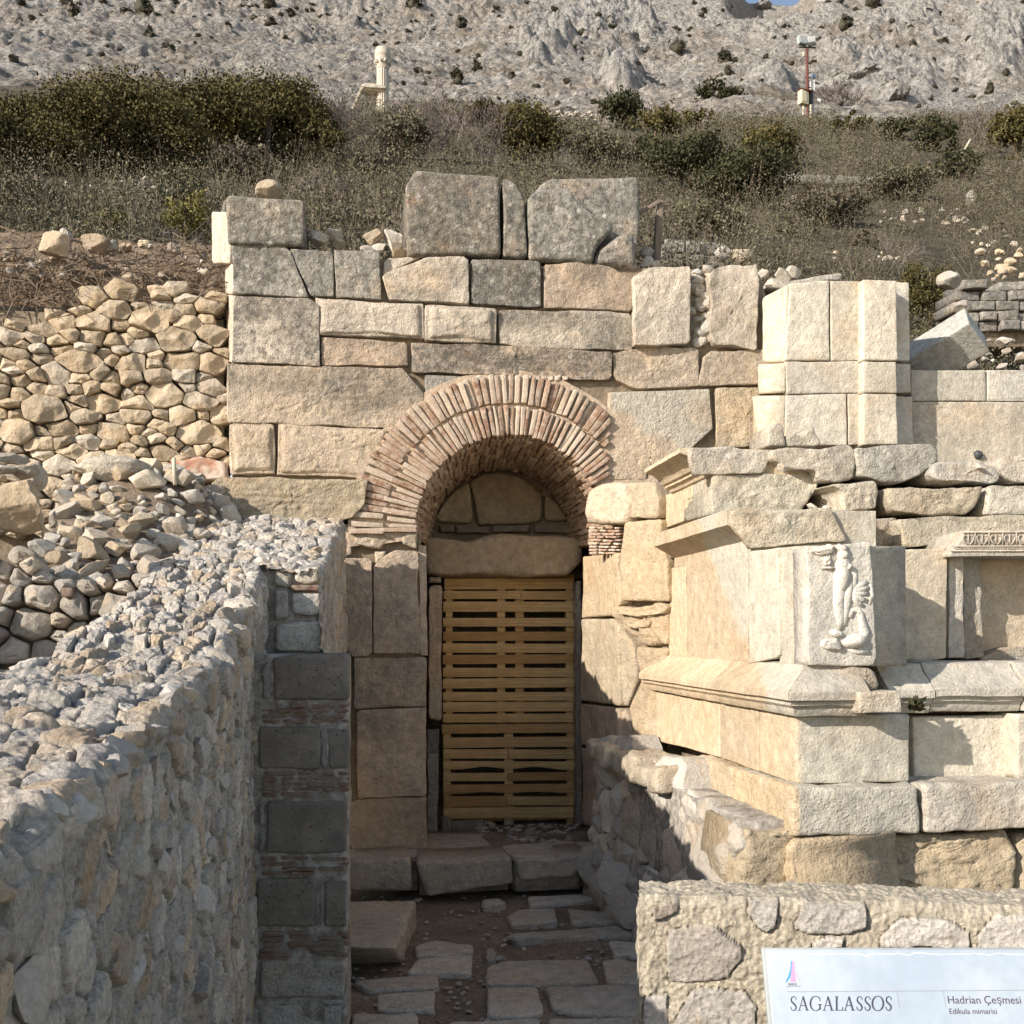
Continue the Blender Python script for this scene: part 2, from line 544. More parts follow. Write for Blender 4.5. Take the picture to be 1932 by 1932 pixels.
def rubble_mat(name, mort=(0.44, 0.42, 0.38), a=(0.59, 0.55, 0.49), b=(0.45, 0.42, 0.385), c=(0.53, 0.41, 0.28), bump=1.0):
    """mortared masonry: mesh attributes cell (which stone) and mortar (how much mortar)"""
    t = NT(name); co = t.coord()
    cell, mor = t.attr('cell'), t.attr('mortar')
    col = t.mix(t.ramp(cell, 0.1, 0.8), a, b)
    wv = t.math('FRACT', t.math('MULTIPLY', cell, 7.31))
    col = t.mix(t.math('MULTIPLY', t.ramp(wv, 0.62, 0.85), 0.8), col, c)
    wv2 = t.math('FRACT', t.math('MULTIPLY', cell, 13.7))
    col = t.mul(col, t.ramp(wv2, 0, 1, 0.75, 1.2))
    bl = t.ramp(t.noise(co, 6, 7, 0.7), 0.42, 0.62)
    col = t.mix(t.math('MULTIPLY', bl, 0.45), col, (0.53, 0.50, 0.455))
    wr = t.ramp(t.noise(co, 4.3, 6, 0.7, off=(4, 4, 4)), 0.56, 0.68)
    col = t.mix(t.math('MULTIPLY', wr, 0.5), col, (0.47, 0.33, 0.20))
    mc = t.mix(t.ramp(t.noise(co, 30, 5, 0.7), 0.35, 0.65), tuple(0.72 * q for q in mort), tuple(1.12 * q for q in mort))
    col = t.mix(mor, col, mc)
    fine = t.noise(co, 80, 5, 0.65)
    col = t.mul(col, t.ramp(fine, 0.28, 0.72, 0.78, 1.18))
    dk = t.ramp(t.noise(co, 13, 6, 0.75, off=(2, 7, 7)), 0.60, 0.72)
    col = t.mix(t.math('MULTIPLY', dk, 0.5), col, (0.17, 0.16, 0.15))
    nb = t.bump(t.noise(co, 24, 9, 0.72), 0.024 * bump, 1.0)
    gr = t.n('TexVoronoi', Scale=70.0); t.l(co, gr.inputs['Vector'])
    nb = t.bump(gr.outputs['Distance'], 0.008 * bump, 0.7, nb)
    nb = t.bump(fine, 0.006 * bump, 0.6, nb)
    return t.done(col, nb)
M['rubble'] = rubble_mat('mortared_rubble')
M['pale_rubble'] = rubble_mat('cream_mortar_rubble', mort=(0.58, 0.52, 0.41), a=(0.60, 0.57, 0.52), b=(0.56, 0.53, 0.48), c=(0.34, 0.27, 0.20))

def loose_mat(name, a, b, c, bump=1.0):
    t = NT(name); co = t.coord('world')
    rnd = t.n('NewGeometry').outputs['Random Per Island']
    rnd = t.math('FRACT', t.math('ADD', rnd, t.n('ObjectInfo').outputs['Random']))
    col = t.mix(t.ramp(rnd, 0.1, 0.55), a, b)
    col = t.mix(t.ramp(rnd, 0.62, 0.95), col, c)
    r2 = t.math('FRACT', t.math('MULTIPLY', rnd, 9.7))
    col = t.mul(col, t.ramp(r2, 0, 1, 0.72, 1.12))
    bl = t.ramp(t.noise(co, 7, 7, 0.7), 0.45, 0.65)
    col = t.mix(t.math('MULTIPLY', bl, 0.45), col, tuple(0.9 * q for q in c))
    wa = t.ramp(t.noise(co, 5, 6, 0.7, off=(5, 2, 3)), 0.55, 0.68)
    col = t.mix(t.math('MULTIPLY', wa, 0.45), col, (0.48, 0.34, 0.19))
    fine = t.noise(co, 75, 5, 0.65)
    col = t.mul(col, t.ramp(fine, 0.28, 0.72, 0.82, 1.14))
    nb = t.bump(t.noise(co, 20, 8, 0.68, dist=0.1), 0.028 * bump, 0.9)
    nb = t.bump(fine, 0.006 * bump, 0.6, nb)
    return t.done(col, nb)
M['yellow_stone'] = loose_mat('yellow_fieldstone', (0.52, 0.43, 0.31), (0.46, 0.365, 0.25), (0.55, 0.495, 0.41))
M['grey_stone'] = loose_mat('grey_fieldstone', (0.45, 0.41, 0.355), (0.37, 0.35, 0.32), (0.52, 0.45, 0.36))
M['wall_stone'] = loose_mat('grey_white_fieldstone', (0.54, 0.51, 0.465), (0.43, 0.41, 0.385), (0.52, 0.43, 0.32))
M['pale_stone'] = loose_mat('pale_fieldstone', (0.56, 0.52, 0.45), (0.48, 0.46, 0.42), (0.58, 0.50, 0.39))

def simple(name, col, rough=0.8, var=0.2, scale=20, bump=0.004, metal=0.0, sc3=None, col2=None):
    t = NT(name); co = t.coord('obj')
    t.b.inputs['Roughness'].default_value = rough; t.b.inputs['Metallic'].default_value = metal
    n = t.noise(co, scale, 6, 0.65, sc3=sc3)
    if col2: c = t.mix(t.ramp(n, 0.38, 0.62), col, col2)
    else:
        rgb = t.n('RGB'); rgb.outputs[0].default_value = (*col, 1); c = rgb.outputs[0]
    c = t.mul(c, t.ramp(n, 0.25, 0.75, 1 - var, 1 + var))
    return t.done(c, t.bump(n, bump, 0.8) if bump else None)

# fired brick and plastered brick of the arch
t = NT('old_brick'); co = t.coord()
rnd = t.n('NewGeometry').outputs['Random Per Island']
c = t.mix(t.ramp(rnd, 0.0, 0.5), (0.25, 0.15, 0.10), (0.34, 0.23, 0.16))
c = t.mix(t.ramp(rnd, 0.5, 0.8), c, (0.47, 0.385, 0.30))
pl = t.ramp(t.noise(co, 17, 6, 0.7), 0.43, 0.57)
c = t.mix(t.math('MULTIPLY', pl, 0.6), c, (0.52, 0.45, 0.37))
fi = t.noise(co, 90, 4, 0.6)
c = t.mul(c, t.ramp(fi, 0.3, 0.7, 0.80, 1.15))
M['brick'] = t.done(c, t.bump(t.noise(co, 45, 6, 0.7), 0.010, 0.9))

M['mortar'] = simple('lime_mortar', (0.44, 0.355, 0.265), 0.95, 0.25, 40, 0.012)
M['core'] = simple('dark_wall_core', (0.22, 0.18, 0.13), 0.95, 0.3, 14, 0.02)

# tufa of the near pier
t = NT('dark_tufa'); co = t.coord()
n1 = t.noise(co, 9, 7, 0.7)
c = t.mix(t.ramp(n1, 0.4, 0.65), (0.17, 0.15, 0.127), (0.24, 0.213, 0.18))
v = t.n('TexVoronoi', Scale=34.0); t.l(co, v.inputs['Vector'])
hole = t.ramp(v.outputs['Distance'], 0.08, 0.2)
c = t.mul(c, t.ramp(hole, 0, 1, 0.55, 1.05))
M['tufa'] = t.done(c, t.bump(hole, 0.006, 0.7, t.bump(t.noise(co, 60, 6, 0.7), 0.012, 0.9)))
M['pier_brick'] = simple('pier_brick', (0.22, 0.135, 0.10), 0.95, 0.3, 22, 0.012, col2=(0.20, 0.165, 0.135))
M['pier_mortar'] = simple('grey_mortar', (0.26, 0.235, 0.205), 0.95, 0.3, 24, 0.02, col2=(0.34, 0.32, 0.29))
M['red_plaster'] = simple('red_plaster', (0.42, 0.22, 0.15), 0.95, 0.25, 9, 0.02, col2=(0.50, 0.42, 0.34))

# timber of the pallets
t = NT('pallet_timber'); co = t.coord('obj')
rnd = t.n('ObjectInfo').outputs['Random']
g = t.noise(co, 11, 6, 0.6, sc3=(0.12, 1, 2.2), dist=0.6)
g2 = t.noise(co, 60, 4, 0.6, sc3=(0.06, 1, 1.5))
c = t.mix(t.ramp(g, 0.35, 0.65), (0.60, 0.41, 0.20), (0.49, 0.31, 0.135))
c = t.mix(t.ramp(rnd, 0.55, 1.0), c, (0.40, 0.225, 0.09))
c = t.mul(c, t.ramp(g2, 0.3, 0.7, 0.82, 1.12))
c = t.mul(c, t.ramp(t.noise(co, 3, 3), 0.3, 0.7, 0.85, 1.1))
t.b.inputs['Roughness'].default_value = 0.7
M['timber'] = t.done(c, t.bump(g2, 0.002, 0.6))
M['old_timber'] = simple('weathered_timber', (0.22, 0.18, 0.14), 0.9, 0.3, 14, 0.006, sc3=(4, 4, 0.3))
M['pale_timber'] = simple('bleached_timber', (0.50, 0.45, 0.36), 0.9, 0.2, 14, 0.004)

# earth floor
t = NT('earth_floor'); co = t.coord()
n1 = t.noise(co, 3, 7, 0.7); n2 = t.noise(co, 45, 6, 0.7)
c = t.mix(t.ramp(n1, 0.4, 0.62), (0.19, 0.15, 0.112), (0.27, 0.215, 0.16))
c = t.mul(c, t.ramp(n2, 0.3, 0.7, 0.65, 1.3))
v = t.n('TexVoronoi', Scale=42.0); t.l(co, v.inputs['Vector'])
peb = t.math('MULTIPLY', t.ramp(v.outputs['Distance'], 0.16, 0.22, 1, 0), t.ramp(t.noise(co, 6, 4, off=(5, 1, 1)), 0.55, 0.62))
c = t.mix(t.math('MULTIPLY', peb, 0.7), c, (0.42, 0.38, 0.33))
M['earth'] = t.done(c, t.bump(peb, 0.006, 0.8, t.bump(n2, 0.02, 0.9)))

# bank of dug earth with roots
t = NT('dug_earth'); co = t.coord()
n1 = t.noise(co, 4, 8, 0.72); n2 = t.noise(co, 26, 7, 0.72)
c = t.mix(t.ramp(n1, 0.38, 0.62), (0.20, 0.135, 0.085), (0.36, 0.28, 0.20))
c = t.mul(c, t.ramp(n2, 0.3, 0.7, 0.55, 1.35))
v = t.n('TexVoronoi', Scale=15.0); t.l(co, v.inputs['Vector'])
peb = t.math('MULTIPLY', t.ramp(v.outputs['Distance'], 0.14, 0.24, 1, 0), t.ramp(t.noise(co, 5, 4, off=(5, 1, 1)), 0.50, 0.58))
c = t.mix(t.math('MULTIPLY', peb, 0.8), c, (0.55, 0.49, 0.41))
M['bank'] = t.done(c, t.bump(peb, 0.02, 0.8, t.bump(n2, 0.06, 1.0)))

# hillside soil below the scrub
t = NT('hillside_soil'); co = t.coord()
n1 = t.noise(co, 0.5, 8, 0.7); n2 = t.noise(co, 6, 8, 0.75)
c = t.mix(t.ramp(n1, 0.4, 0.6), (0.085, 0.072, 0.05), (0.14, 0.12, 0.085))
c = t.mix(t.ramp(t.noise(co, 2.4, 7, 0.7, off=(3, 0, 0)), 0.5, 0.65), c, (0.085, 0.085, 0.05))
c = t.mul(c, t.ramp(n2, 0.3, 0.7, 0.6, 1.35))
v = t.n('TexVoronoi', Scale=3.3); t.l(co, v.inputs['Vector'])
peb = t.math('MULTIPLY', t.ramp(v.outputs['Distance'], 0.12, 0.22, 1, 0), t.ramp(t.noise(co, 0.8, 4, off=(5, 1, 1)), 0.56, 0.64))
c = t.mix(peb, c, (0.48, 0.45, 0.40))
M['hill'] = t.done(c, t.bump(n2, 0.25, 1.0))

# bare limestone mountain: attribute outcrop
t = NT('bare_mountain'); co = t.coord()
oc = t.attr('outcrop')
n0 = t.noise(co, 0.011, 6, 0.6); n1 = t.noise(co, 0.07, 8, 0.7); n2 = t.noise(co, 0.42, 8, 0.75)
c = t.mix(t.ramp(n0, 0.42, 0.60), (0.49, 0.475, 0.445), (0.44, 0.395, 0.345))
c = t.mix(t.ramp(n1, 0.45, 0.62), c, (0.53, 0.51, 0.475))
c = t.mix(t.math('MULTIPLY', t.ramp(t.noise(co, 0.03, 7, 0.7, off=(40, 9, 2)), 0.52, 0.66), 0.75), c, (0.27, 0.225, 0.165))
c = t.mix(t.math('MULTIPLY', oc, 0.9), c, (0.50, 0.495, 0.475))
c = t.mul(c, t.ramp(n2, 0.34, 0.66, 0.60, 1.28))
n3 = t.noise(co, 1.7, 6, 0.75)
c = t.mul(c, t.ramp(n3, 0.36, 0.64, 0.70, 1.22))
v = t.n('TexVoronoi', Scale=0.25); t.l(co, v.inputs['Vector'])
tuft = t.math('MULTIPLY', t.ramp(v.outputs['Distance'], 0.17, 0.27, 1, 0), t.ramp(t.noise(co, 0.05, 5, off=(5, 1, 1)), 0.44, 0.54))
c = t.mix(t.math('MULTIPLY', tuft, 0.75), c, (0.105, 0.085, 0.055))
v2 = t.n('TexVoronoi', Scale=0.8); t.l(co, v2.inputs['Vector'])
nb = t.bump(n1, 9.0, 1.0)
nb = t.bump(n2, 2.6, 1.0, nb)
nb = t.bump(n3, 0.7, 1.0, nb)
nb = t.bump(v2.outputs['Distance'], 0.5, 0.7, nb)
M['mountain'] = t.done(c, nb)

def leaf_mat(name, a, b, c3, patch=None):
    t = NT(name)
    rnd = t.n('NewGeometry').outputs['Random Per Island']
    co = t.coord()
    col = t.mix(t.ramp(rnd, 0.0, 0.6), a, b)
    col = t.mix(t.ramp(rnd, 0.7, 1.0), col, c3)
    if patch: col = t.mix(t.ramp(t.noise(co, 0.8, 5, 0.6), 0.45, 0.56), col, patch)
    col = t.mul(col, t.ramp(t.noise(co, 1.1, 4), 0.3, 0.7, 0.65, 1.35))
    t.b.inputs['Roughness'].default_value = 0.75
    return t.done(col)
M['leaf_olive'] = leaf_mat('olive_green_leaves', (0.060, 0.056, 0.020), (0.084, 0.074, 0.025), (0.105, 0.086, 0.031))
M['leaf_dark'] = leaf_mat('dark_green_leaves', (0.030, 0.037, 0.018), (0.046, 0.050, 0.022), (0.064, 0.060, 0.026))
M['leaf_far'] = leaf_mat('far_juniper', (0.036, 0.038, 0.026), (0.050, 0.047, 0.032), (0.065, 0.058, 0.036))
M['leaf_sage'] = leaf_mat('sage_leaves', (0.080, 0.085, 0.052), (0.108, 0.108, 0.066), (0.13, 0.122, 0.072), (0.11, 0.095, 0.07))
M['leaf_yellow'] = leaf_mat('yellow_green_leaves', (0.13, 0.125, 0.04), (0.17, 0.155, 0.05), (0.10, 0.105, 0.045))
M['twig'] = leaf_mat('dry_twigs', (0.115, 0.097, 0.072), (0.15, 0.127, 0.098), (0.085, 0.07, 0.05), (0.085, 0.075, 0.048))
M['twig_grey'] = leaf_mat('grey_twigs', (0.135, 0.112, 0.105), (0.17, 0.145, 0.135), (0.10, 0.08, 0.078))
M['bark'] = simple('bark', (0.15, 0.12, 0.09), 0.95, 0.3, 12, 0.01)
M['rust'] = simple('rusty_red_steel', (0.13, 0.05, 0.04), 0.7, 0.3, 5, 0)
M['grey_metal'] = simple('grey_metal', (0.33, 0.36, 0.36), 0.5, 0.1, 5, 0)
M['dark_metal'] = simple('dark_metal', (0.05, 0.055, 0.06), 0.5, 0.1, 5, 0)
M['cabinet'] = simple('cream_cabinet', (0.52, 0.48, 0.36), 0.6, 0.1, 5, 0)
M['lamp_glass'] = simple('lamp_glass', (0.25, 0.34, 0.36), 0.15, 0.1, 3, 0)
M['white_paint'] = simple('white_paint', (0.75, 0.76, 0.76), 0.5, 0.06, 3, 0)
M['blue_panel'] = simple('blue_panel', (0.20, 0.34, 0.52), 0.3, 0.1, 3, 0)
# ------------------------------------------------------------------ terrain
HY_Y = np.array([7.6, 9, 12, 20, 30, 45, 60, 75, 95, 120, 150, 300, 450, 600, 660, 800])
HY_Z = np.array([4.15, 4.75, 6.3, 10.1, 15.6, 24.0, 32.5, 40.4, 49.7, 63.5, 80.8, 173, 274, 402, 468, 430])
def hill_z(X, Y, detail=True):
    X = np.asarray(X, float); Y = np.asarray(Y, float)
    z = np.interp(Y, HY_Y, HY_Z)
    z = z - 1.35 * smooth(3.4, 5.2, X) * (1 - smooth(12, 22, Y))
    q = X / np.maximum(Y, 1)
    # crest is lower to the right, mountain ridge has a notch
    z = z * (1 + 0.17 * np.clip(q - 0.24, 0, 0.7) * smooth(18, 55, Y))
    z = z - 45 * np.exp(-((q - 0.428) / 0.045) ** 6) * smooth(490, 580, Y)
    if detail:
        p = np.stack([X, Y, 0 * X], -1).reshape(-1, 3)
        s = z.shape
        far = smooth(90, 180, Y)
        z = z + fbm(p, 0.9, 4, 5).reshape(s) * 0.10 * (1 - far) * smooth(8, 12, Y) + fbm(p, 0.16, 3, 6).reshape(s) * 0.55 * smooth(10, 30, Y) * (1 - far)
    return z

def hill_hit(u, v, y0=8.5, y1=700):
    r = ray(u, v)
    Y = np.concatenate([np.linspace(y0, 120, 900), np.linspace(121, y1, 1200)])
    P = O + r[None] * (Y / r[1])[:, None]
    dz = P[:, 2] - hill_z(P[:, 0], P[:, 1])
    k = np.where(dz < 0)[0]
    i = k[0] if len(k) else len(Y) - 1
    q = P[i].copy(); q[2] = hill_z(q[0:1], q[1:2])[0]
    return q, np.dot(q - O, (SA, CA, 0)) / F      # place and metres per (1932) pixel there

Yh = np.concatenate([np.linspace(7.66, 12, 60), np.linspace(12.1, 40, 130), np.linspace(40.3, 118, 110)])
qh = np.linspace(-1.3, 1.7, 300)
YY, QQ = np.meshgrid(Yh, qh, indexing='ij')
XX = QQ * np.maximum(YY, 14)
structure('hillside', sheet(np.stack([XX, YY, hill_z(XX, YY)], -1)), M['hill'])

Ym = np.concatenate([np.linspace(100, 300, 240), np.linspace(301, 660, 300), np.linspace(662, 800, 20)])
qm = np.linspace(-0.62, 0.98, 620)
YY, QQ = np.meshgrid(Ym, qm, indexing='ij')
XX = QQ * YY
zm = hill_z(XX, YY, False)
p = np.stack([XX, YY, 0 * XX], -1).reshape(-1, 3)
uu, vv = proj(np.stack([XX, YY, zm], -1))
oc = np.zeros_like(XX)
for (u, v, su, sv, w) in [(1150, 55, 75, 45, 1.0), (1030, 95, 60, 26, .7), (1175, 172, 45, 20, .9), (1690, 165, 110, 32, .9),
                          (1890, 110, 60, 60, 1.0), (1590, 130, 60, 26, .6), (1450, 190, 60, 26, .7), (1010, 120, 45, 30, .6),
                          (1690, 60, 90, 40, .6), (1450, 5, 70, 16, .8), (250, 90, 200, 40, .15), (640, 40, 80, 25, .3), (900, 60, 90, 30, .3)]:
    oc = np.maximum(oc, w * np.exp(-((uu - u) / su) ** 2 - ((vv - v) / sv) ** 2))
brk = fbm(p, 0.05, 5, 41).reshape(XX.shape)
oc = smooth(0.25, 0.75, oc + brk * 0.55)
sc = np.minimum(YY / 350.0, 1.0) * (1 - .75 * smooth(520, 640, YY)) * smooth(112, 160, YY)
fade = smooth(108, 135, YY)
rid = 1 - np.abs(fbm(p, 0.085, 5, 31, 0.6)).reshape(XX.shape) * 2
rid2 = 1 - np.abs(fbm(p, 0.26, 4, 33, 0.6)).reshape(XX.shape) * 2
zm = zm + fbm(p, 0.018, 5, 21).reshape(XX.shape) * 9.0 * sc + fbm(p, 0.12, 5, 23, 0.6).reshape(XX.shape) * 3.0 * (0.35 * fade + sc * 0.7)
rid3 = np.maximum(0, 1 - np.abs(fbm(p * np.array([1, .55, 1]), 0.16, 4, 35, 0.62)).reshape(XX.shape) * 3)
zm = zm + oc * (rid * 8.0 + rid2 * 3.6 + 1.0) * sc + rid3 * 2.2 * sc * (.4 + smooth(-.2, .3, brk))
zm = zm + fbm(p, 0.55, 3, 27, 0.6).reshape(XX.shape) * 1.0 * fade - 1.2 * (1 - fade)
ZM = zm
structure('mountain', sheet(np.stack([XX, YY, zm], -1)), M['mountain'], attrs={'outcrop': oc.ravel()})
def mount_hit(u, v):
    """first visible place on the mountain under a photograph point"""
    d = np.hypot(uu2 - u, vv2 - v)
    i = np.unravel_index(np.argmin(d), d.shape)
    q = np.array([XX[i], YY[i], ZM[i]])
    return q, np.dot(q - O, (SA, CA, 0)) / F
uu2, vv2 = proj(np.stack([XX, YY, ZM], -1))

# the ground in front: floor of the passage and the dig
gx = np.linspace(-40, 40, 60); gy = np.linspace(-30, 7.64, 40)
GX, GY = np.meshgrid(gx, gy, indexing='ij')
structure('ground', sheet(np.stack([GX, GY, np.full_like(GX, -0.10)], -1)), M['earth'])
gx = np.linspace(-0.7, 4.6, 260); gy = np.linspace(0.2, 8.3, 380)
GX, GY = np.meshgrid(gx, gy, indexing='ij')
p = np.stack([GX, GY, 0 * GX], -1).reshape(-1, 3)
gz = (fbm(p, 2.2, 5, 51) * 0.022 + fbm(p, 16, 4, 53) * 0.006).reshape(GX.shape)
structure('passage_floor', sheet(np.stack([GX, GY, gz - 0.006], -1)), M['earth'])

# higher earth to the left of the near wall, and the fill of the dig
gx = np.linspace(-7, -1.0, 80); gy = np.linspace(0.0, 7.7, 100)
GX, GY = np.meshgrid(gx, gy, indexing='ij')
p = np.stack([GX, GY, 0 * GX], -1).reshape(-1, 3)
gz = 1.25 + (fbm(p, 1.5, 5, 57) * 0.06).reshape(GX.shape)
structure('dig_ground', sheet(np.stack([GX, GY, gz], -1)), M['earth'])

# earth bank above the drystone wall
gx = np.linspace(-6.5, -0.62, 150); gt = np.linspace(0, 1, 70)
GX, GT = np.meshgrid(gx, gt, indexing='ij')
BY = 7.75 + GT * 3.4
BZ = np.interp(GT, [0, .05, .10, .15, .3, 1.0], [3.9, 4.25, 4.65, 4.83, 5.05, 6.0])
edge = smooth(-0.62, -1.15, GX)
BZ = BZ - (1 - edge) * 0.28 * (1 - GT)
p = np.stack([GX, BY, BZ], -1).reshape(-1, 3)
nn = fbm(p, 1.4, 6, 61, 0.6).reshape(GX.shape); n2 = fbm(p, 7, 4, 63, 0.6).reshape(GX.shape)
BZ = BZ + (nn * 0.17 + n2 * 0.07) * smooth(0.0, 0.1, GT); BY = BY + (nn * 0.22 + n2 * 0.09) * (1 - smooth(.15, .4, GT))
structure('earth_bank', sheet(np.stack([GX, BY, BZ], -1)), M['bank'])

# ------------------------------------------------------------------ paving and step
def flat_stone(name, px, z, th, label, color=(0.42, 0.37, 0.31), weather=0.3, amp=0.008, cat='paving slab', group='paving slabs on the passage floor', r=0.016, rag=2.2):
    pts = [onZ(u, v, z) for u, v in px]
    g = slab(pts, (0, 0, 1), th, r=r, amp=amp, res=0.03, soft=1, rag=rag, freq=6, gap=0.002)
    return solo(name, g, M['stone'], label, cat, group, color=color, weather=weather)
def c8(L): return [(641.5 + x * .33594, 1283 + y * .33594) for x, y in L]
PV = [
 ([(420,1490),(520,1455),(755,1490),(745,1532),(430,1548)], 'small worn slab, upper of the pair beside the raised kerb block'),
 ([(430,1560),(750,1538),(748,1650),(375,1638)], 'squared slab below the small worn slab beside the kerb block'),
 ([(60,1690),(550,1642),(560,1728),(150,1742)], 'long thin slab running from the brick pier to the dirt strip'),
 ([(200,1762),(540,1738),(540,1860),(215,1852)], 'slab between the long thin slab and the frame bottom, left of the dirt strip'),
 ([(825,1605),(920,1572),(1390,1566),(1468,1700),(815,1712)], 'widest slab in the middle of the passage floor'),
 ([(820,1722),(1110,1716),(1140,1862),(1030,1888),(820,1882)], 'cracked squarish slab in front of the widest slab'),
 ([(1145,1722),(1700,1702),(1720,1880),(1360,1872),(1180,1842)], 'big slab with a chipped corner at the foot of the near right wall'),
 ([(1460,1572),(1570,1562),(1720,1600),(1720,1695),(1495,1700)], 'short slab right of the widest slab'),
 ([(1500,1462),(1710,1470),(1720,1550),(1540,1540)], 'pale fragment slab half under the right rubble foot'),
 ([(945,1425),(1610,1372),(1650,1428),(1000,1452)], 'narrow long slab crossing the right half of the passage'),
 ([(935,1322),(1010,1282),(1210,1276),(1228,1352),(960,1372)], 'short grey slab below the step, left of its twin'),
 ([(1270,1282),(1540,1300),(1620,1352),(1310,1362)], 'short slab below the step nearest the right rubble wall'),
 ([(1045,1212),(1380,1200),(1435,1230),(1060,1266)], 'thin slab tucked under the broken step block'),
 ([(790,1232),(900,1222),(945,1250),(800,1266)], 'very small slab fragment in the dirt below the step'),
 ([(60,1872),(440,1868),(450,1960),(60,1970)], 'slab cut by the frame bottom beside the brick pier'),
 ([(600,1915),(1130,1892),(1150,2000),(580,2000)], 'slab cut by the frame bottom in the middle of the passage'),
 ([(1160,1892),(1710,1885),(1720,2000),(1175,2000)], 'slab cut by the frame bottom beside the near right wall'),
 ([(820,1500),(860,1495),(880,1560),(815,1570)], 'tiny slab sliver in the dirt between two big slabs'),
]
for k, (L, lab) in enumerate(PV):
    rr = np.random.default_rng(k)
    flat_stone('paving_slab', c8(L), 0.018 + 0.016 * rr.random(), 0.12, lab, color=tuple(np.array((0.54, 0.485, 0.415)) * rr.uniform(.88, 1.12)))
rg = np.random.default_rng(5)
chips = []
for k in range(420):
    u, v = rg.uniform(650, 1210), rg.uniform(1690, 1990)
    P = onZ(u, v, 0.01); s = rg.uniform(0.008, 0.030) * (1.6 if rg.random() < .08 else 1)
    chips.append(rock(P + np.array([0, 0, s * .1]), (s * 1.5, s * 1.2, s * .7), 1, 7, 0.05))
solo('gravel', combine(chips), M['grey_stone'], 'loose stone chips scattered over the dirt of the passage floor', 'gravel', kind='stuff')

# raised kerb block beside the pier
C = [onZ(640, 1818, 0.0), onZ(757, 1820, 0.0), onZ(640, 1690, 0.0), onZ(790, 1700, 0.0)]
top = [onZ(640, 1786, 0.185), onZ(745, 1790, 0.185), onZ(640, 1699, 0.185), onZ(786, 1697, 0.185)]
C = np.array([C[0], C[1], [C[2][0], top[2][1], 0], [top[3][0], top[3][1], 0], *top])
solo('kerb_block', rbox(C, 0.03, 0.02, 0.03, 4), M['stone'], 'raised rough kerb block against the foot of the brick pier', 'stone block', color=(.47, .41, .34), weather=.3)

# step: three blocks with the threshold paving behind
ZT = 0.285
STEPS = [([(655,1624),(776,1615),(781,1682),(655,1684)], 7.02, 'left step block under the arch jamb, squared and low'),
         ([(785,1627),(968,1617),(970,1668),(803,1695)], 6.95, 'middle step block with a broken slanting lower edge'),
         ([(974,1622),(1117,1613),(1112,1632),(1080,1657),(978,1662)], 6.98, 'right step block, thin and broken at its far end')]
for px, Y, lab in STEPS:
    pts = [onY(u, v, Y) for u, v in px]
    solo('step_block', slab(pts, (0, -1, 0), 0.42, r=0.035, amp=0.02, res=0.025, soft=2, freq=4), M['stone'], lab, 'step block', 'blocks of the step below the gate', color=(.50, .435, .355), weather=.3)
TH = [([(655,1601),(800,1602),(812,1612),(655,1620)], 'narrow threshold slab in front of the left jamb'),
      ([(806,1572),(905,1573),(932,1596),(962,1612),(792,1622),(783,1607)], 'large worn threshold slab in front of the pallets'),
      ([(935,1596),(1010,1590),(1080,1586),(1110,1600),(1090,1612),(972,1616)], 'flat broken threshold slab behind the right step block'),
      ([(1085,1588),(1160,1588),(1190,1612),(1120,1614)], 'small threshold slab at the foot of the right rubble wall')]
for px, lab in TH:
    flat_stone('threshold_slab', px, ZT, 0.25, lab, color=(.52, .455, .375), group='slabs of the threshold', cat='threshold slab')
gx = np.linspace(-0.5, 2.3, 120); gy = np.linspace(7.05, 8.95, 110)
GX, GY = np.meshgrid(gx, gy, indexing='ij')
p = np.stack([GX, GY, 0 * GX], -1).reshape(-1, 3)
gz = ZT - 0.02 - .07 * smooth(7.9, 8.6, GY) + (fbm(p, 3, 5, 71) * 0.03).reshape(GX.shape)
structure('threshold_earth', sheet(np.stack([GX, GY, gz], -1)), M['earth'])
chips = []
for k in range(150):
    u, v = rg.uniform(900, 1125), rg.uniform(1555, 1594)
    P = onZ(u, v, ZT - .03); s = rg.uniform(0.015, 0.06)
    chips.append(rock(P + np.array([0, 0, s * .12]), (s * 1.5, s * 1.2, s * .6), 2, 9, 0.05))
solo('rubble', combine(chips), M['grey_stone'], 'broken stone chips heaped on the threshold before the pallets', 'rubble', kind='stuff')
# ------------------------------------------------------------------ the arched facade
cream, pale, grey = (.52, .43, .325), (.55, .49, .405), (.33, .315, .275)
pink, gold, buff = (.50, .395, .295), (.50, .395, .265), (.50, .42, .30)
FY = 7.4
facade = thing('ashlar_facade', 'tall wall of big squared limestone blocks with a brick arch over a doorway', 'wall', (0.4, FY, 0))
NF = (0, -1, 0)
def grime_at(V, spots):
    """dark weathering in patches with ragged outlines: (u, v, half width, half height, strength)"""
    u, v = proj(V)
    n = fbm(V, 5, 4, 77)
    g = np.zeros(len(V))
    for (a, b, ru, rv, s) in spots:
        g = np.maximum(g, s * smooth(1.25, .55, np.hypot((u - a) / ru, (v - b) / rv) + n * .55))
    return g
def chip(px):
    """knock random corners off an outline"""
    out = []
    n = len(px)
    for i, q in enumerate(px):
        a, b = np.array(px[i - 1], float), np.array(px[(i + 1) % n], float); q = np.array(q, float)
        la, lb = np.linalg.norm(a - q), np.linalg.norm(b - q)
        if RS.random() < .55 and min(la, lb) > 30:
            ka, kb = RS.uniform(2, 9), RS.uniform(2, 9)
            p1, p2 = q + (a - q) * ka / la, q + (b - q) * kb / lb
            m = (p1 + p2) / 2 + (q - (p1 + p2) / 2) * RS.uniform(-.2, .6)
            out += [tuple(p1), tuple(m), tuple(p2)]
        else: out.append(tuple(q))
    return out
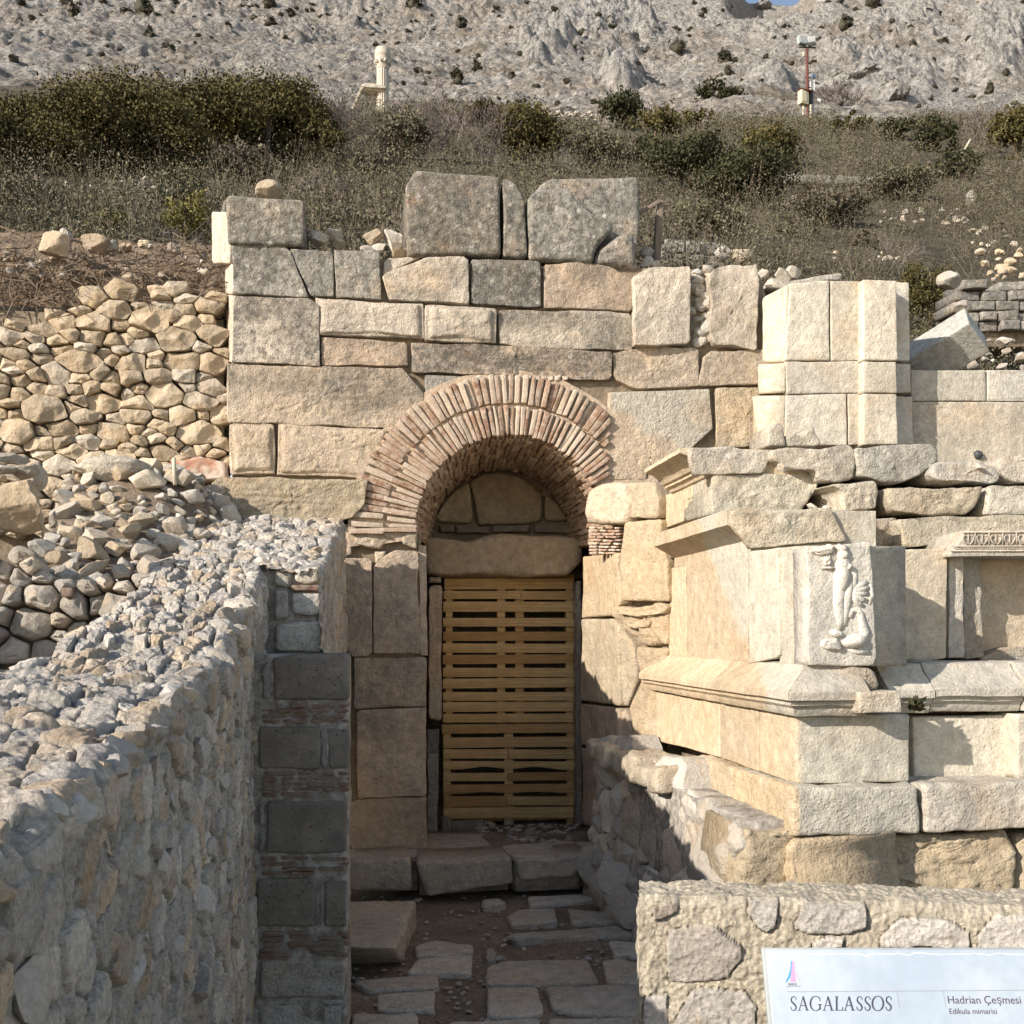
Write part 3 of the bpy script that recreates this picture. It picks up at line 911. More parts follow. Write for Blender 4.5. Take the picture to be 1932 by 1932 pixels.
def fblock(px, color, weather=.5, Y=FY, depth=.5, name='block', parent=None, mat='stone', label=None, grime=None, **kw):
    pts = [onY(u, v, Y) for u, v in chip(px)]
    a = dict(r=.007, amp=.018, res=.023, freq=5, pick=.006, soft=0, rag=.9, gap=.0015); a.update(kw)
    g = slab(pts, NF, depth, **a)
    return part(name, g, M[mat], parent or facade, color, weather, label, attrs={'grime': grime_at(g[0], grime)} if grime else None)
D = RS.uniform
ROWS = [
 # px polygon, colour, weather, extra
 ([(437,459),(500,457),(545,468),(583,560),(440,554)], grey, .75, dict(amp=.02, grime=[(490,495,90,45,.9)])),
 ([(547,468),(627,472),(628,559),(587,560)], grey, .6, dict(amp=.02)),
 ([(631,470),(718,473),(718,565),(632,561)], grey, .6, {}),
 ([(720,520),(800,484),(885,483),(887,573),(733,565)], pale, .35, dict(grime=[(790,560,70,26,.7),(850,520,30,40,.4)])),
 ([(722,487),(795,485),(740,512),(722,528)], pale, .2, dict(Y=FY + .06)),
 ([(889,489),(1021,492),(1023,580),(889,573)], grey, .75, dict(grime=[(970,530,80,60,.9)])),
 ([(1024,498),(1105,493),(1160,505),(1193,525),(1193,586),(1025,580)], pink, .35, dict(grime=[(1120,520,50,30,.6),(1165,560,40,40,.5)])),
 ([(1196,519),(1227,503),(1302,502),(1304,649),(1197,651)], pale, .3, dict(amp=.022, Y=FY - .05)),
 ([(1340,515),(1360,500),(1427,497),(1433,657),(1346,650),(1341,600)], pale, .25, dict(amp=.035, Y=FY - .03)),
 ([(440,557),(584,562),(603,576),(605,690),(437,683)], pale, .6, dict(pick=.002, amp=.01, grime=[(520,575,90,30,.8),(575,640,36,60,.45)])),
 ([(594,563),(799,573),(800,640),(594,631)], pale, .3, dict(margin=.035, pick=.010)),
 ([(802,574),(938,581),(938,648),(802,641)], pale, .25, dict(margin=.035, pick=.010)),
 ([(941,583),(1193,590),(1194,661),(1060,656),(941,650)], (.47,.42,.34), .45, dict(amp=.02, grime=[(1010,600,90,30,.7),(1150,630,60,40,.6)])),
 ([(607,634),(771,645),(771,690),(608,689)], pink, .3, dict(grime=[(690,640,90,14,.4)])),
 ([(775,645),(937,650),(1155,664),(1153,716),(900,706),(776,702)], pink, .6, dict(grime=[(880,668,80,26,.9),(985,690,60,30,.95),(1060,680,60,30,.6)])),
 ([(1157,667),(1226,651),(1321,657),(1318,728),(1195,733),(1159,715)], cream, .3, dict(amp=.022, grime=[(1185,690,36,40,.5)])),
 ([(1328,672),(1341,661),(1453,660),(1477,688),(1477,726),(1316,727)], cream, .4, dict(pick=0)),
 ([(430,686),(759,694),(799,742),(797,768),(756,803),(700,806),(430,797)], cream, .45, dict(amp=.018, pick=.007, grime=[(700,730,110,48,.9),(540,712,130,28,.6)])),
 ([(801,707),(897,711),(806,772)], grey, .1, dict(pick=0, amp=.006)),
 ([(1150,740),(1338,733),(1345,808),(1305,846),(1222,882),(1222,905),(1155,907),(1148,760)], cream, .25, dict(pick=.002, patina='d4')),
 ([(1350,732),(1461,730),(1463,842),(1354,846)], buff, .25, {}),
 ([(432,803),(443,795),(517,799),(519,892),(437,897)], cream, .25, dict(margin=.03, pick=.009)),
 ([(524,799),(740,809),(722,857),(699,902),(524,894)], cream, .2, dict(margin=.03, pick=.010)),
 ([(402,912),(420,899),(697,906),(688,955),(664,978),(600,985),(430,975),(403,940)], buff, .2, dict(amp=.022, pick=.010, Y=FY - .04)),
 ([(641,984),(664,994),(664,1046),(643,1052)], cream, .4, {}),
 ([(648,1053),(702,1053),(703,1237),(666,1240),(646,1216)], pink, .35, {}),
 ([(704,1066),(742,1038),(789,1041),(791,1236),(704,1233)], pink, .35, {}),
 ([(791,1028),(805,1030),(806,1237),(792,1237)], pink, .3, dict(Y=FY + .05, pick=0)),
 ([(668,1241),(805,1240),(805,1332),(668,1337)], pink, .4, {}),
 ([(672,1340),(805,1335),(805,1501),(676,1506)], pink, .4, {}),
 ([(660,1518),(680,1509),(806,1504),(806,1602),(660,1602)], pink, .35, dict(amp=.02)),
]
for px, c, w, ex in ROWS:
    ex = dict(ex); pt = ex.pop('patina', None)
    dy = D(-.018, .018)
    ex['Y'] = ex.get('Y', FY) + dy
    w = min(.95, w + .14); c = tuple(np.array(c) * D(.9, 1.06))
    if pt:
        pts = [onY(u, v, ex['Y']) for u, v in px]
        g = slab(pts, NF, .5, r=.008, amp=.014, res=.024, pick=.004, soft=0)
        V = g[0]; u, v = proj(V)
        line = 770 + (u - 1160) * .62
        a = smooth(14, -14, v - line + 10 * vnoise(V * 7, 5)) * smooth(1148, 1160, u)
        o = part('block', g, M['stone'], facade, c, .25, attrs={'patina': a})
    else:
        fblock(px, c, w, **ex)
# pointing stones of mortar above the arch
for k in range(13):
    u0 = 898 + k * 13.5 + D(-2, 2)
    fblock([(u0, 709 + D(-2, 3)), (u0 + 10 + D(0, 4), 708 + D(-2, 3)), (u0 + 11, 718), (u0 + 1, 719)], pale, .1, name='chinking_stone', depth=.1, Y=FY - .005, r=.01, res=.02, amp=.01)
# chipped stones in the mortar at the left springing
for px in ([(667,1006),(715,1001),(740,1010),(720,1035),(690,1034),(668,1028)], [(718,1003),(752,1001),(748,1014),(727,1016)], [(755,1003),(789,1003),(788,1036),(760,1026)],
           [(706,1042),(728,1040),(725,1058),(708,1064)]):
    fblock(px, cream, .3, name='chinking_stone', depth=.2, r=.02, res=.02, amp=.02)
# splayed left return of the facade, bright in the sun
for (v0, v1, a, b) in ((398, 497, 399, 432), (497, 556, 424, 438), (556, 684, 426, 438), (686, 797, 427, 431), (800, 896, 430, 436)):
    P = [onY(b, v0, FY), onY(b, v1, FY), onY(a, v1, FY + .32), onY(a, v0, FY + .32)]
    nrm = np.cross(P[1] - P[0], P[3] - P[0]); nrm = nrm / np.linalg.norm(nrm)
    if nrm[1] > 0: nrm = -nrm
    part('block', slab(P, nrm, .25, r=.012, amp=.012, res=.03), M['stone'], facade, pale, .2)

# dark core of rubble and mortar behind the blocks
def core(px, Y0, Y1):
    pts = [onY(u, v, Y0) for u, v in px]
    part('wall_core', slab(pts, NF, Y1 - Y0, r=.01, amp=.01, res=.05), M['core'], facade)
core([(436,470),(790,495),(1432,510),(1470,640),(1478,840),(1220,900),(1152,905),(1130,810),(1060,735),(966,700),(866,725),(770,810),(690,985),(437,960)], FY + .06, 8.2)
core([(646,985),(795,1003),(800,1605),(662,1605)], FY + .06, 8.15)
# mortar bed round the arch
AC = onY(966, 1003, FY); MPP = (onY(967, 1003, FY) - AC)[0]
AC1 = onY(946, 1016, 8.72); RK = 127 * (onY(967, 1003, 8.72) - onY(966, 1003, 8.72))[0] / (179 * MPP)
def arc_pt(ang, rpx, Y=FY):
    f = max(0.0, (Y - FY) / 1.32)
    c = AC + (AC1 - AC) * f; k = 1 + f * (RK - 1)
    return np.array([c[0] + math.cos(ang) * rpx * MPP * k, Y, c[2] + math.sin(ang) * rpx * MPP * k])
def ring(r0, r1, a0, a1, Y0, Y1, k=60, taper=1.0):
    P = []
    for a in np.linspace(a0, a1, k):
        row = [arc_pt(a, r, Y0) for r in np.linspace(r0, r1, 8)] + [arc_pt(a, r1, Y) for Y in np.linspace(Y0, Y1, 6)[1:]]
        row += [arc_pt(a, r0, Y) for Y in np.linspace(Y1, Y0, 14)]
        P.append(row)
    return sheet(np.array(P))
rad = math.radians
mort = ring(184, 301, rad(-6), rad(186), FY + .004, 8.8, 90)
V = mort[0]; V += vecnoise(V, 6, 4, 77) * .012 + vecnoise(V, 25, 3, 78) * .006
arch = part('brick_arch', mort, M['mortar'], facade, label='round arch of two rings of thin old bricks bedded in mortar', sharp=40)
bricks = []
bw = rad(3.0)
rg = np.random.default_rng(8)
def brick(a, da, r0, r1, Y0, Y1, jit=1.0):
    C = []
    for i in range(8):
        aa = a + (da / 2 if i & 1 else -da / 2)
        yy = Y1 if i & 2 else Y0
        rr = r1 if i & 4 else r0
        C.append(arc_pt(aa, rr, yy))
    C = np.array(C)
    # keep the thickness of the tile even from end to end
    for lo, hi in ((0, 4), (1, 5), (2, 6), (3, 7)): pass
    mid = C.mean(0)
    t = np.array([-math.sin(a), 0, math.cos(a)])
    w = da * (r0 + r1) / 2 * MPP * .5
    for i in range(8):
        s = np.dot(C[i] - mid, t)
        C[i] += t * (np.sign(s) * w - s) * .75
    C += rg.normal(size=(8, 3)) * .0035 * jit
    return rbox(C, .006, .006, .05, 9, 3)
a = rad(182.0)
k = 0
while a > rad(20):
    da = bw * rg.uniform(.72, 1.05) * .80
    amid = a - da / 2
    for (r0, r1) in ((179, 233), (238, 291)):
        r1j, r0j = r1 + rg.uniform(-2, 3), r0 + rg.uniform(-1.5, 2)
        if amid > rad(150): r1j += 8 if r1 > 250 else rg.uniform(-6, 10)
        x1 = 966 + math.cos(amid) * r1j
        if x1 > 1151: r1j = (1151 - 966) / math.cos(amid)
        if r1j - r0j < 12: continue
        y = 1003 - math.sin(amid) * (r0j + r1j) / 2
        if y > 905 and amid < rad(90): continue
        bricks.append(brick(amid + rg.normal() * .004, da, r0j, r1j, FY - .03 + rg.uniform(-.012, .012), FY + .12))
    a -= da + bw * .24
    k += 1
# soffit bricks, stepping back under the arch
a = rad(184)
while a > rad(-4):
    da = bw * rg.uniform(.72, 1.05) * 1.12
    y0 = FY + .10
    first = rg.uniform(.10, .3)
    while y0 < 8.70:
        ln = first if first else rg.uniform(.24, .34); first = None
        r0 = 179
        C = brick(a - da / 2 + rg.normal() * .006, da, r0 + rg.uniform(-3.5, 2), r0 + 30, y0, min(y0 + ln - .015, 8.78), 1.3)
        bricks.append(C); y0 += ln
    a -= da + bw * .22
part('brickwork', combine(bricks), M['brick'], arch, sharp=45)
PJ0 = onY(1095, 1200, 7.42); PJ1 = np.array([2.02, 6.55, CZ])
dj = PJ1 - PJ0; NJ = np.array([dj[1], -dj[0], 0]); NJ = NJ / np.linalg.norm(NJ)
if NJ[1] > 0: NJ = -NJ
# brick patch on the right springing
bp = []
for r in range(9):
    v = 993 + r * 6
    u = 1108 + rg.uniform(0, 4)
    while u < 1163:
        w = rg.uniform(12, 24)
        P = [onP(a_, b_, PJ0, NJ) for a_, b_ in ((u, v), (min(u + w, 1170), v), (min(u + w, 1170), v + 5), (u, v + 5))]
        bp.append(slab(np.array(P) + rg.normal(size=(4, 3)) * .002, NJ, .2, r=.006, amp=.006, res=.015))
        u += w + 2.2
part('brickwork', combine(bp), M['brick'], facade, label='patch of thin bricks at the right springing of the arch')

# tympanum and lintel
for px in ([(818,984),(838,945),(856,927),(885,908),(894,987)], [(887,909),(910,893),(945,889),(977,896),(1003,912),(1024,934),(1021,981),(998,988),(900,988)],
           [(1029,930),(1050,945),(1074,978),(1070,984),(1028,982)]):
    fblock(px, (.40, .33, .24), .2, Y=8.68, depth=.25, name='tympanum_stone', r=.03, amp=.02, pick=.003, soft=2)
for px in ([(862,992),(924,993),(923,1006),(862,1006)], [(930,993),(1000,990),(1000,1004),(930,1006)], [(830,990),(858,990),(858,1004),(830,1004)], [(1010,990),(1085,986),(1085,1006),(1010,1004)]):
    fblock(px, (.26, .22, .18), .5, Y=8.68, depth=.2, name='tympanum_stone', r=.02, amp=.015)
core([(770,870),(1135,870),(1135,1092),(770,1092)], 8.76, 9.0)
fblock([(800,1012),(840,1015),(877,1020),(944,1004),(1098,1013),(1101,1062),(1078,1086),(940,1087),(809,1083),(801,1060)], (.47, .37, .25), .3, Y=8.30, depth=.4, name='lintel', r=.06, amp=.035, freq=3, soft=4, pick=.004)
# jamb pieces inside the doorway
fblock([(809,1104),(834,1102),(833,1362),(809,1358)], pink, .3, Y=8.38, depth=.25, name='jamb_post', r=.02, soft=2)
fblock([(809,1088),(834,1088),(834,1099),(809,1100)], grey, .3, Y=8.42, depth=.25, name='jamb_post', r=.02)
fblock([(806,1424),(827,1424),(826,1572),(807,1570)], (.34, .31, .27), .3, Y=8.42, depth=.2, name='jamb_post', r=.01)
fblock([(806,1376),(829,1376),(829,1421),(806,1421)], (.20, .19, .18), .3, Y=8.5, depth=.2, name='jamb_post', r=.01)
fblock([(1088,1096),(1097,1096),(1099,1560),(1089,1560)], (.36, .32, .27), .3, Y=8.48, depth=.25, name='jamb_post', r=.01)
# chamber behind the gate
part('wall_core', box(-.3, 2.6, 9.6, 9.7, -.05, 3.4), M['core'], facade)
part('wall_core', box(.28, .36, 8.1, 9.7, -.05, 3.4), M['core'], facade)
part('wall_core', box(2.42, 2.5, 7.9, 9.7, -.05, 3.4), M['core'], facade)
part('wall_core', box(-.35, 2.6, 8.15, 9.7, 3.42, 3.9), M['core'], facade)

# right splayed jamb
def jblock(px, color, weather=.3, off=0.0, pl=None, name='block', **kw):
    P_, n_ = pl or (PJ0, NJ)
    pts = [onP(u, v, P_ + n_ * off, n_) for u, v in px]
    a = dict(r=.018, amp=.016, res=.026, freq=5, pick=.003); a.update(kw); dep = a.pop('depth', .5)
    return part(name, slab(pts, n_, dep, **a), M['stone'], facade, color, weather)
jblock([(1107,922),(1125,911),(1176,908),(1187,960),(1179,990),(1108,988),(1101,968)], cream, .2, .07, r=.05, soft=3, amp=.03)
jblock([(1179,910),(1233,908),(1243,944),(1241,977),(1183,980)], buff, .3, .03, amp=.03)
jblock([(1179,982),(1241,980),(1247,1028),(1261,1061),(1261,1135),(1171,1135),(1170,1045)], gold, .15, .04, amp=.03)
PLN = (np.array([1.815, 7.0, 0.]), np.array([-1., -.02, 0.]))
jblock([(1099,1050),(1165,1042),(1169,1139),(1155,1162),(1098,1166)], gold, .15, 0, pick=0, pl=PLN)
jblock([(1157,1141),(1200,1146),(1261,1139),(1261,1219),(1213,1216),(1178,1187),(1160,1164)], gold, .35, .0, amp=.06, pick=.02, freq=7)
jblock([(1160,1142),(1190,1146),(1258,1141),(1250,1158),(1205,1166),(1165,1158)], gold, .3, .05, amp=.03, depth=.15, pick=.01)
jblock([(1172,1170),(1205,1172),(1226,1166),(1222,1182),(1195,1188),(1178,1182)], gold, .3, .04, amp=.03, depth=.15, pick=.01)
jblock([(1097,1168),(1155,1166),(1166,1180),(1168,1332),(1095,1322)], buff, .2, 0, amp=.012, pl=PLN)
jblock([(1164,1178),(1196,1216),(1203,1283),(1182,1334),(1166,1332)], buff, .2, 0, amp=.02)
jblock([(1199,1221),(1262,1222),(1243,1283),(1240,1399),(1197,1395),(1186,1337),(1206,1283)], gold, .25, .01, amp=.025)
jblock([(1095,1327),(1168,1336),(1168,1397),(1125,1399),(1125,1409),(1096,1406)], pink, .3, 0, pl=PLN)
jblock([(1166,1336),(1182,1338),(1197,1395),(1166,1398)], pink, .3, 0)
jblock([(1096,1411),(1127,1414),(1129,1566),(1100,1556)], pink, .3, 0, pl=PLN)
pts = [onP(u, v, PJ0 - NJ * .06, NJ) for u, v in [(1172,1000),(1262,1000),(1262,1640),(1172,1640)]]
part('wall_core', box(1.88, 2.4, 7.1, 8.2, -.05, 2.75), M['core'], facade)
part('wall_core', slab(pts, NJ, .4, r=.01, amp=.01, res=.06), M['core'], facade)

# rubble packing in the upper right gap
for k in range(26):
    u, v = rg.uniform(1306, 1342), 508 + k * 5.6
    s = rg.uniform(.06, .13)
    part('packing_stone', rock(onY(u, v, FY + .06), (s * 1.3, s, s), 3, 12, .05), M['pale_stone'], facade)

# ------------------------------------------------------------------ loose blocks on top of the facade
solo('stone_block', combine([slab([onY(u, v, FY) for u, v in [(769,480),(764,345),(783,319),(945,331),(945,482)]], NF, .75, r=.03, amp=.02, res=.028, pick=.005, freq=4)]),
     M['stone'], 'biggest grey lichened block standing on the wall top, left of the narrow sliver', 'stone block', 'blocks standing on the wall top', color=(.19, .17, .135), weather=.95)
solo('stone_block', slab([onY(u, v, FY + .01) for u, v in [(949,334),(964,337),(978,350),(991,374),(996,487),(949,484)]], NF, .7, r=.025, amp=.02, res=.026, pick=.004),
     M['stone'], 'narrow grey sliver of stone wedged between the two biggest top blocks', 'stone block', 'blocks standing on the wall top', color=(.25, .235, .20), weather=.8)
t3 = [slab([onY(u, v, FY + .13) for u, v in [(1000,372),(1022,345),(1041,334),(1206,331),(1209,363),(1204,480),(1000,480)]], NF, .6, r=.03, amp=.025, res=.03),
      slab([onY(u, v, FY - .01) for u, v in [(994,373),(1011,354),(1075,352),(1088,374),(1122,404),(1149,413),(1161,428),(1126,467),(1121,497),(998,487)]], NF, .2, r=.04, amp=.022, res=.026, pick=.006, soft=2),
      slab([onY(u, v, FY + .0) for u, v in [(1128,471),(1166,440),(1198,437),(1205,505),(1122,498)]], NF, .3, r=.05, amp=.03, res=.026, soft=2)]
solo('stone_block', combine(t3), M['stone'], 'broken grey block with a stepped fracture and white lichen on the wall top', 'stone block', 'blocks standing on the wall top', color=(.265, .255, .225), weather=.85)
t1 = [slab([onY(u, v, FY - .02) for u, v in [(424,369),(430,366),(576,376),(578,450),(575,463),(427,460)]], NF, .55, r=.025, amp=.018, res=.028, pick=.006),
      slab([onY(u, v, FY + .25) for u, v in [(402,408),(413,400),(430,372),(440,470),(434,497),(398,495)]], (-.5, -.8, 0), .3, r=.03, amp=.02, res=.03)]
solo('stone_block', combine(t1), M['stone'], 'lichened corner block at the left end of the wall top, under a yellow stone', 'stone block', 'blocks standing on the wall top', color=(.21, .195, .16), weather=.9)
solo('loose_stone', rock(onY(508, 360, FY + .25), (.21, .18, .15), 4, 9, .04, cut_lo=.6), M['yellow_stone'], 'small domed yellow stone sitting on the left corner block', 'stone')
LS = [(600,448,44,30,'p'),(628,438,40,26,'p'),(640,452,30,22,'p'),(585,444,30,18,'p'),(702,446,40,36,'y'),(716,462,30,22,'p'),(744,452,34,48,'p'),(690,468,34,16,'p'),(755,476,40,16,'y')]
for i, (u, v, w, h, k) in enumerate(LS):
    s = FY * 1.02 / F
    lab = ['flat pale stone beside the left corner block on the wall top', 'upper pale stone of the small heap right of the corner block', 'pale chip in the heap right of the corner block',
           'thin pale stone touching the left corner block', 'rounded tan stone left of the biggest top block', 'small pale stone beneath the rounded tan stone', 'upright pale stone leaning on the biggest top block',
           'flat chip under the rounded tan stone', 'flat tan stone at the foot of the biggest top block'][i]
    solo('loose_stone', rock(onY(u, v + 4, FY + .22), (w * s, w * s * .8, h * s * 1.1), 4, 12, .06), M['pale_stone' if k == 'p' else 'yellow_stone'], lab, 'stone', 'loose stones on the wall top')
for i, (u, v, w, h) in enumerate([(1222,470,30,26),(1218,492,34,22),(1240,500,30,18),(1442,512,36,24),(1472,516,40,26),(1498,510,34,24),(1458,532,36,26),(1440,548,26,26)]):
    s = FY * 1.05 / F
    solo('loose_stone', rock(onY(u, v + 4, FY + .30), (w * s, w * s * .8, h * s * 1.1), 4, 12, .06), M['pale_stone'],
         ['pale stone right of the broken top block', 'pale stone below another at the foot of the timber post', 'flat pale stone behind the wall top by the timber post', 'pale stone above the packed gap, left of its neighbours',
          'pale stone in the middle of the heap left of the pilaster', 'grey-white stone at the right of the heap left of the pilaster', 'lower pale stone of the heap left of the pilaster', 'small pale stone beside the pilaster top'][i], 'stone', 'loose stones on the wall top')

# ------------------------------------------------------------------ pallets closing the doorway
GYP = 8.62
def pallet(name, label, slats, posts, v0, v1, zoff=0.0):
    base = onY(962, v1, GYP)
    t = thing(name, label, 'pallet', base, 'pallets closing the doorway')
    rg = np.random.default_rng(int(v0))
    for (u0, u1) in posts:
        P0, P1 = onY((u0 + u1) / 2, v0, GYP + .06), onY((u0 + u1) / 2, v1, GYP + .06)
        w = (onY(u1, v0, GYP) - onY(u0, v0, GYP))[0]
        part('post', bar(P1, P0, w, .08, .003), M['timber'], t)
    for s in slats:
        a, b = s[0], s[1]; u0, u1 = (s[2], s[3]) if len(s) > 2 else (836, 1086)
        sag = s[4] if len(s) > 4 else 0
        tilt = rg.uniform(-1.5, 2.5)
        segs = 24 if sag else 4
        us = np.linspace(u0 + rg.uniform(-1, 1), u1 + rg.uniform(-1, 2), segs + 1)
        fr, pr = [], None
        g = []
        V = []
        for uq in us:
            f = (uq - 836) / 250
            lift = -tilt * f
            bow = 0
            if sag: bow = -sag * (math.exp(-((uq - 915) / 32) ** 2) + math.exp(-((uq - 1010) / 36) ** 2))
            top = onY(uq, a + lift, GYP); bot = onY(uq, b + lift + bow, GYP)
            th = np.array([0, .022, 0])
            V += [top, bot, bot + th, top + th]
        V = np.array(V); m = 4; n = len(us)
        j = np.arange(m); j2 = (j + 1) % m
        Q = np.concatenate([np.stack([k * m + j, k * m + j2, (k + 1) * m + j2, (k + 1) * m + j], 1)[:, ::-1] for k in range(n - 1)])
        Fs = [Q, np.array([[0, 1, 2, 3]]), np.array([[3, 2, 1, 0]]) + (n - 1) * m]
        V = V + np.array([0, rg.uniform(-.004, .004), 0])
        part('slat', (V, [np.concatenate(Fs)]), M['timber'], t, flat=True)
    return t
up = [(1086,1091,842,1083),(1092,1112,838,1083),(1115,1130,838,981),(1115,1131,983,1083),(1135,1154),(1166,1182),(1192,1209),(1214,1231),(1236,1253),(1260,1277),(1281,1299),(1306,1322),(1325,1343),(1347,1363,836,945),(1347,1363,946,1084)]
pallet('timber_pallet', 'upper slatted timber pallet wedged under the stone lintel', up, [(840,853),(937,952),(971,987),(1066,1082)], 1086, 1364)
lo = [(1367,1384,834,1086),(1392,1411),(1414,1431,837,957),(1414,1431,960,1086),(1436,1452,837,1086,6),(1459,1474,837,955),(1459,1474,957,1086),(1481,1498,837,1086,3),(1503,1522,837,956),(1503,1519,958,1094),(1524,1544,837,1086)]
pallet('timber_pallet', 'lower slatted timber pallet standing on the threshold with a bowed slat', lo, [(836,850),(950,967),(1068,1083)], 1366, 1556)
solo('timber_offcut', combine([bar(onY(846, 1560, 8.5), onY(912, 1556, 8.5), .05, .09, .004), bar(onY(832, 1555, 8.45), onY(848, 1555, 8.47), .1, .12, .004)]), M['old_timber'],
     'old grey timber offcuts propping the foot of the lower pallet', 'timber')
# ------------------------------------------------------------------ fountain podium on the right
NX = (-1, 0, 0)
XD, YD = 2.05, 4.42           # dado: side plane and front plane
podium = thing('fountain_podium', 'projecting carved marble podium of an ancient fountain to the right of the doorway', 'fountain', (2.6, 5.3, 0))
def soil_line(V):
    """old burial line: golden below it, bleached grey where the stone stood exposed"""
    u, v = proj(V)
    lx = np.interp(v, [960, 985, 1055, 1120, 1215, 1262, 1300], [1312, 1322, 1338, 1368, 1408, 1432, 1444])
    return smooth(-5, 7, u - lx + 7 * vnoise(V * 8, 9) + 4 * vnoise(V * 30, 10))
def side(px, X, color, weather=.15, depth=.5, name='block', mat='dressed', soil=True, parent=None, **kw):
    pts = [onX(u, v, X) for u, v in px]
    a = dict(r=.006, amp=.008, res=.022, rag=.7, soft=0); a.update(kw)
    g = slab(pts, NX, depth, **a)
    return part(name, g, M[mat], parent or podium, color, weather, attrs={'patina': soil_line(g[0])} if soil else None)
def front(px, Y, color=(.52, .49, .41), weather=.25, depth=.5, name='block', mat='stone', parent=None, label=None, **kw):
    pts = [onY(u, v, Y) for u, v in px]
    a = dict(r=.009, amp=.013, res=.024, pick=.003, soft=0, rag=.8); a.update(kw)
    return part(name, slab(pts, NF, depth, **a), M[mat], parent or podium, color, weather, label)
golden = (.50, .405, .28)
# dado side
side([(1260,1072),(1294,1065),(1295,1247),(1262,1244)], XD, golden)
side([(1295,1064),(1411,1040),(1411,1252),(1296,1247)], XD, (.50,.405,.285))
side([(1412,1040),(1467,1032),(1470,1235),(1463,1243),(1412,1252)], XD - .03, (.50,.47,.39), .3, soil=False)
side([(1469,1032),(1519,1027),(1521,1258),(1470,1255),(1473,1238)], XD - .012, (.50,.47,.39), .3, soil=False)
# relief slab with the standing figure and the swan
YR = YD - .06
rel = front([(1524,1029),(1560,1026),(1643,1021),(1648,1071),(1654,1240),(1647,1257),(1525,1257)], YR, (.56,.54,.48), .35, depth=.16, name='relief_slab', mat='marble', amp=.016, pick=.003, label='white marble slab carved in low relief with a draped figure and a swan')
def R_(cx, cy):         # crop of the right middle of the photograph -> plane of the slab
    return onY(1177.3 + cx * .25, 815 + cy * .25, YR)
def blob(cx, cy, w, h, d, rot=0.0, seed=1, rough=.10, sub=3):
    c = R_(cx, cy); s = 4.7 / F * .25
    V, T = ico(sub); V = V + vecnoise(V, 2.0, 3, seed) * rough
    V = V * np.array([w * s / 2, d, h * s / 2])
    ca, sa = math.cos(rot), math.sin(rot)
    V = np.stack([V[:, 0] * ca + V[:, 2] * sa, V[:, 1], -V[:, 0] * sa + V[:, 2] * ca], 1)
    return V + c, [T]
def limb(pts, rads, flat=.55):
    P = np.array([R_(*q) for q in pts]); s = 4.7 / F * .25
    g = tube(P, np.array(rads) * s, 10)
    V = g[0]; V[:, 1] = YR + (V[:, 1] - YR) * flat
    return V, g[1]
body = [blob(1640,1090,130,240,.030,.05,3), blob(1650,1000,120,120,.026,0,4), limb([(1620,1150),(1615,1290),(1628,1400),(1635,1490)], [52,48,36,26]),
        limb([(1690,1140),(1680,1270),(1668,1380),(1660,1460)], [40,38,30,22]), limb([(1700,1010),(1740,1080),(1735,1150),(1715,1190)], [30,26,24,20]),
        blob(1650,930,100,100,.028,0,5,.25), blob(1600,1520,110,60,.03,.2,6,.25), blob(1560,1600,170,90,.035,.1,7,.35), blob(1690,1020,60,60,.03,0,8)]
part('figure', combine(body), M['marble'], rel, (.56,.54,.49), .25)
fan = [limb([(1700,1195),(1770,1165),(1835,1130)], [18,22,20]), limb([(1705,1205),(1780,1190),(1850,1180)], [18,20,20]), limb([(1705,1215),(1780,1220),(1850,1225)], [18,20,18]),
       limb([(1700,1230),(1770,1255),(1835,1280)], [18,22,20]), limb([(1695,1245),(1750,1280),(1810,1320)], [14,18,18]), limb([(1860,1150),(1872,1230),(1850,1300)], [14,18,12])]
part('drapery', combine(fan), M['marble'], rel, (.57,.55,.50), .2)
swan = [limb([(1700,1400),(1720,1350),(1760,1335),(1785,1370),(1795,1430),(1815,1510),(1790,1570),(1740,1600)], [22,22,24,26,32,44,50,40], .7), blob(1730,1580,200,110,.045,-.15,11,.08), limb([(1690,1640),(1760,1655),(1850,1665)], [16,22,20], .9)]
part('swan', combine(swan), M['marble'], rel, (.55,.53,.48), .25)
wreath = [blob(1500,905,170,60,.02,.1,12,.5), blob(1555,880,80,60,.022,.4,13,.5), blob(1530,970,60,90,.018,.2,14,.5), blob(1540,1027,120,24,.02,0,15,.4), blob(1640,880,110,70,.026,.2,16,.5)]
part('garland', combine(wreath), M['marble'], rel, (.55,.52,.46), .35)
# projecting crown course with sloping soffit: golden far half, bleached near half
prof = [(XD + .7, 2.30), (XD, 2.30), (XD, 2.363), (1.925, 2.432), (1.91, 2.437), (1.91, 2.512), (1.93, 2.525), (XD + .7, 2.525)]
fr = [((0, y, 0), (1, 0, 0), (0, 0, 1)) for y in np.linspace(6.42, 5.02, 90)]
g = loft(fr, prof)
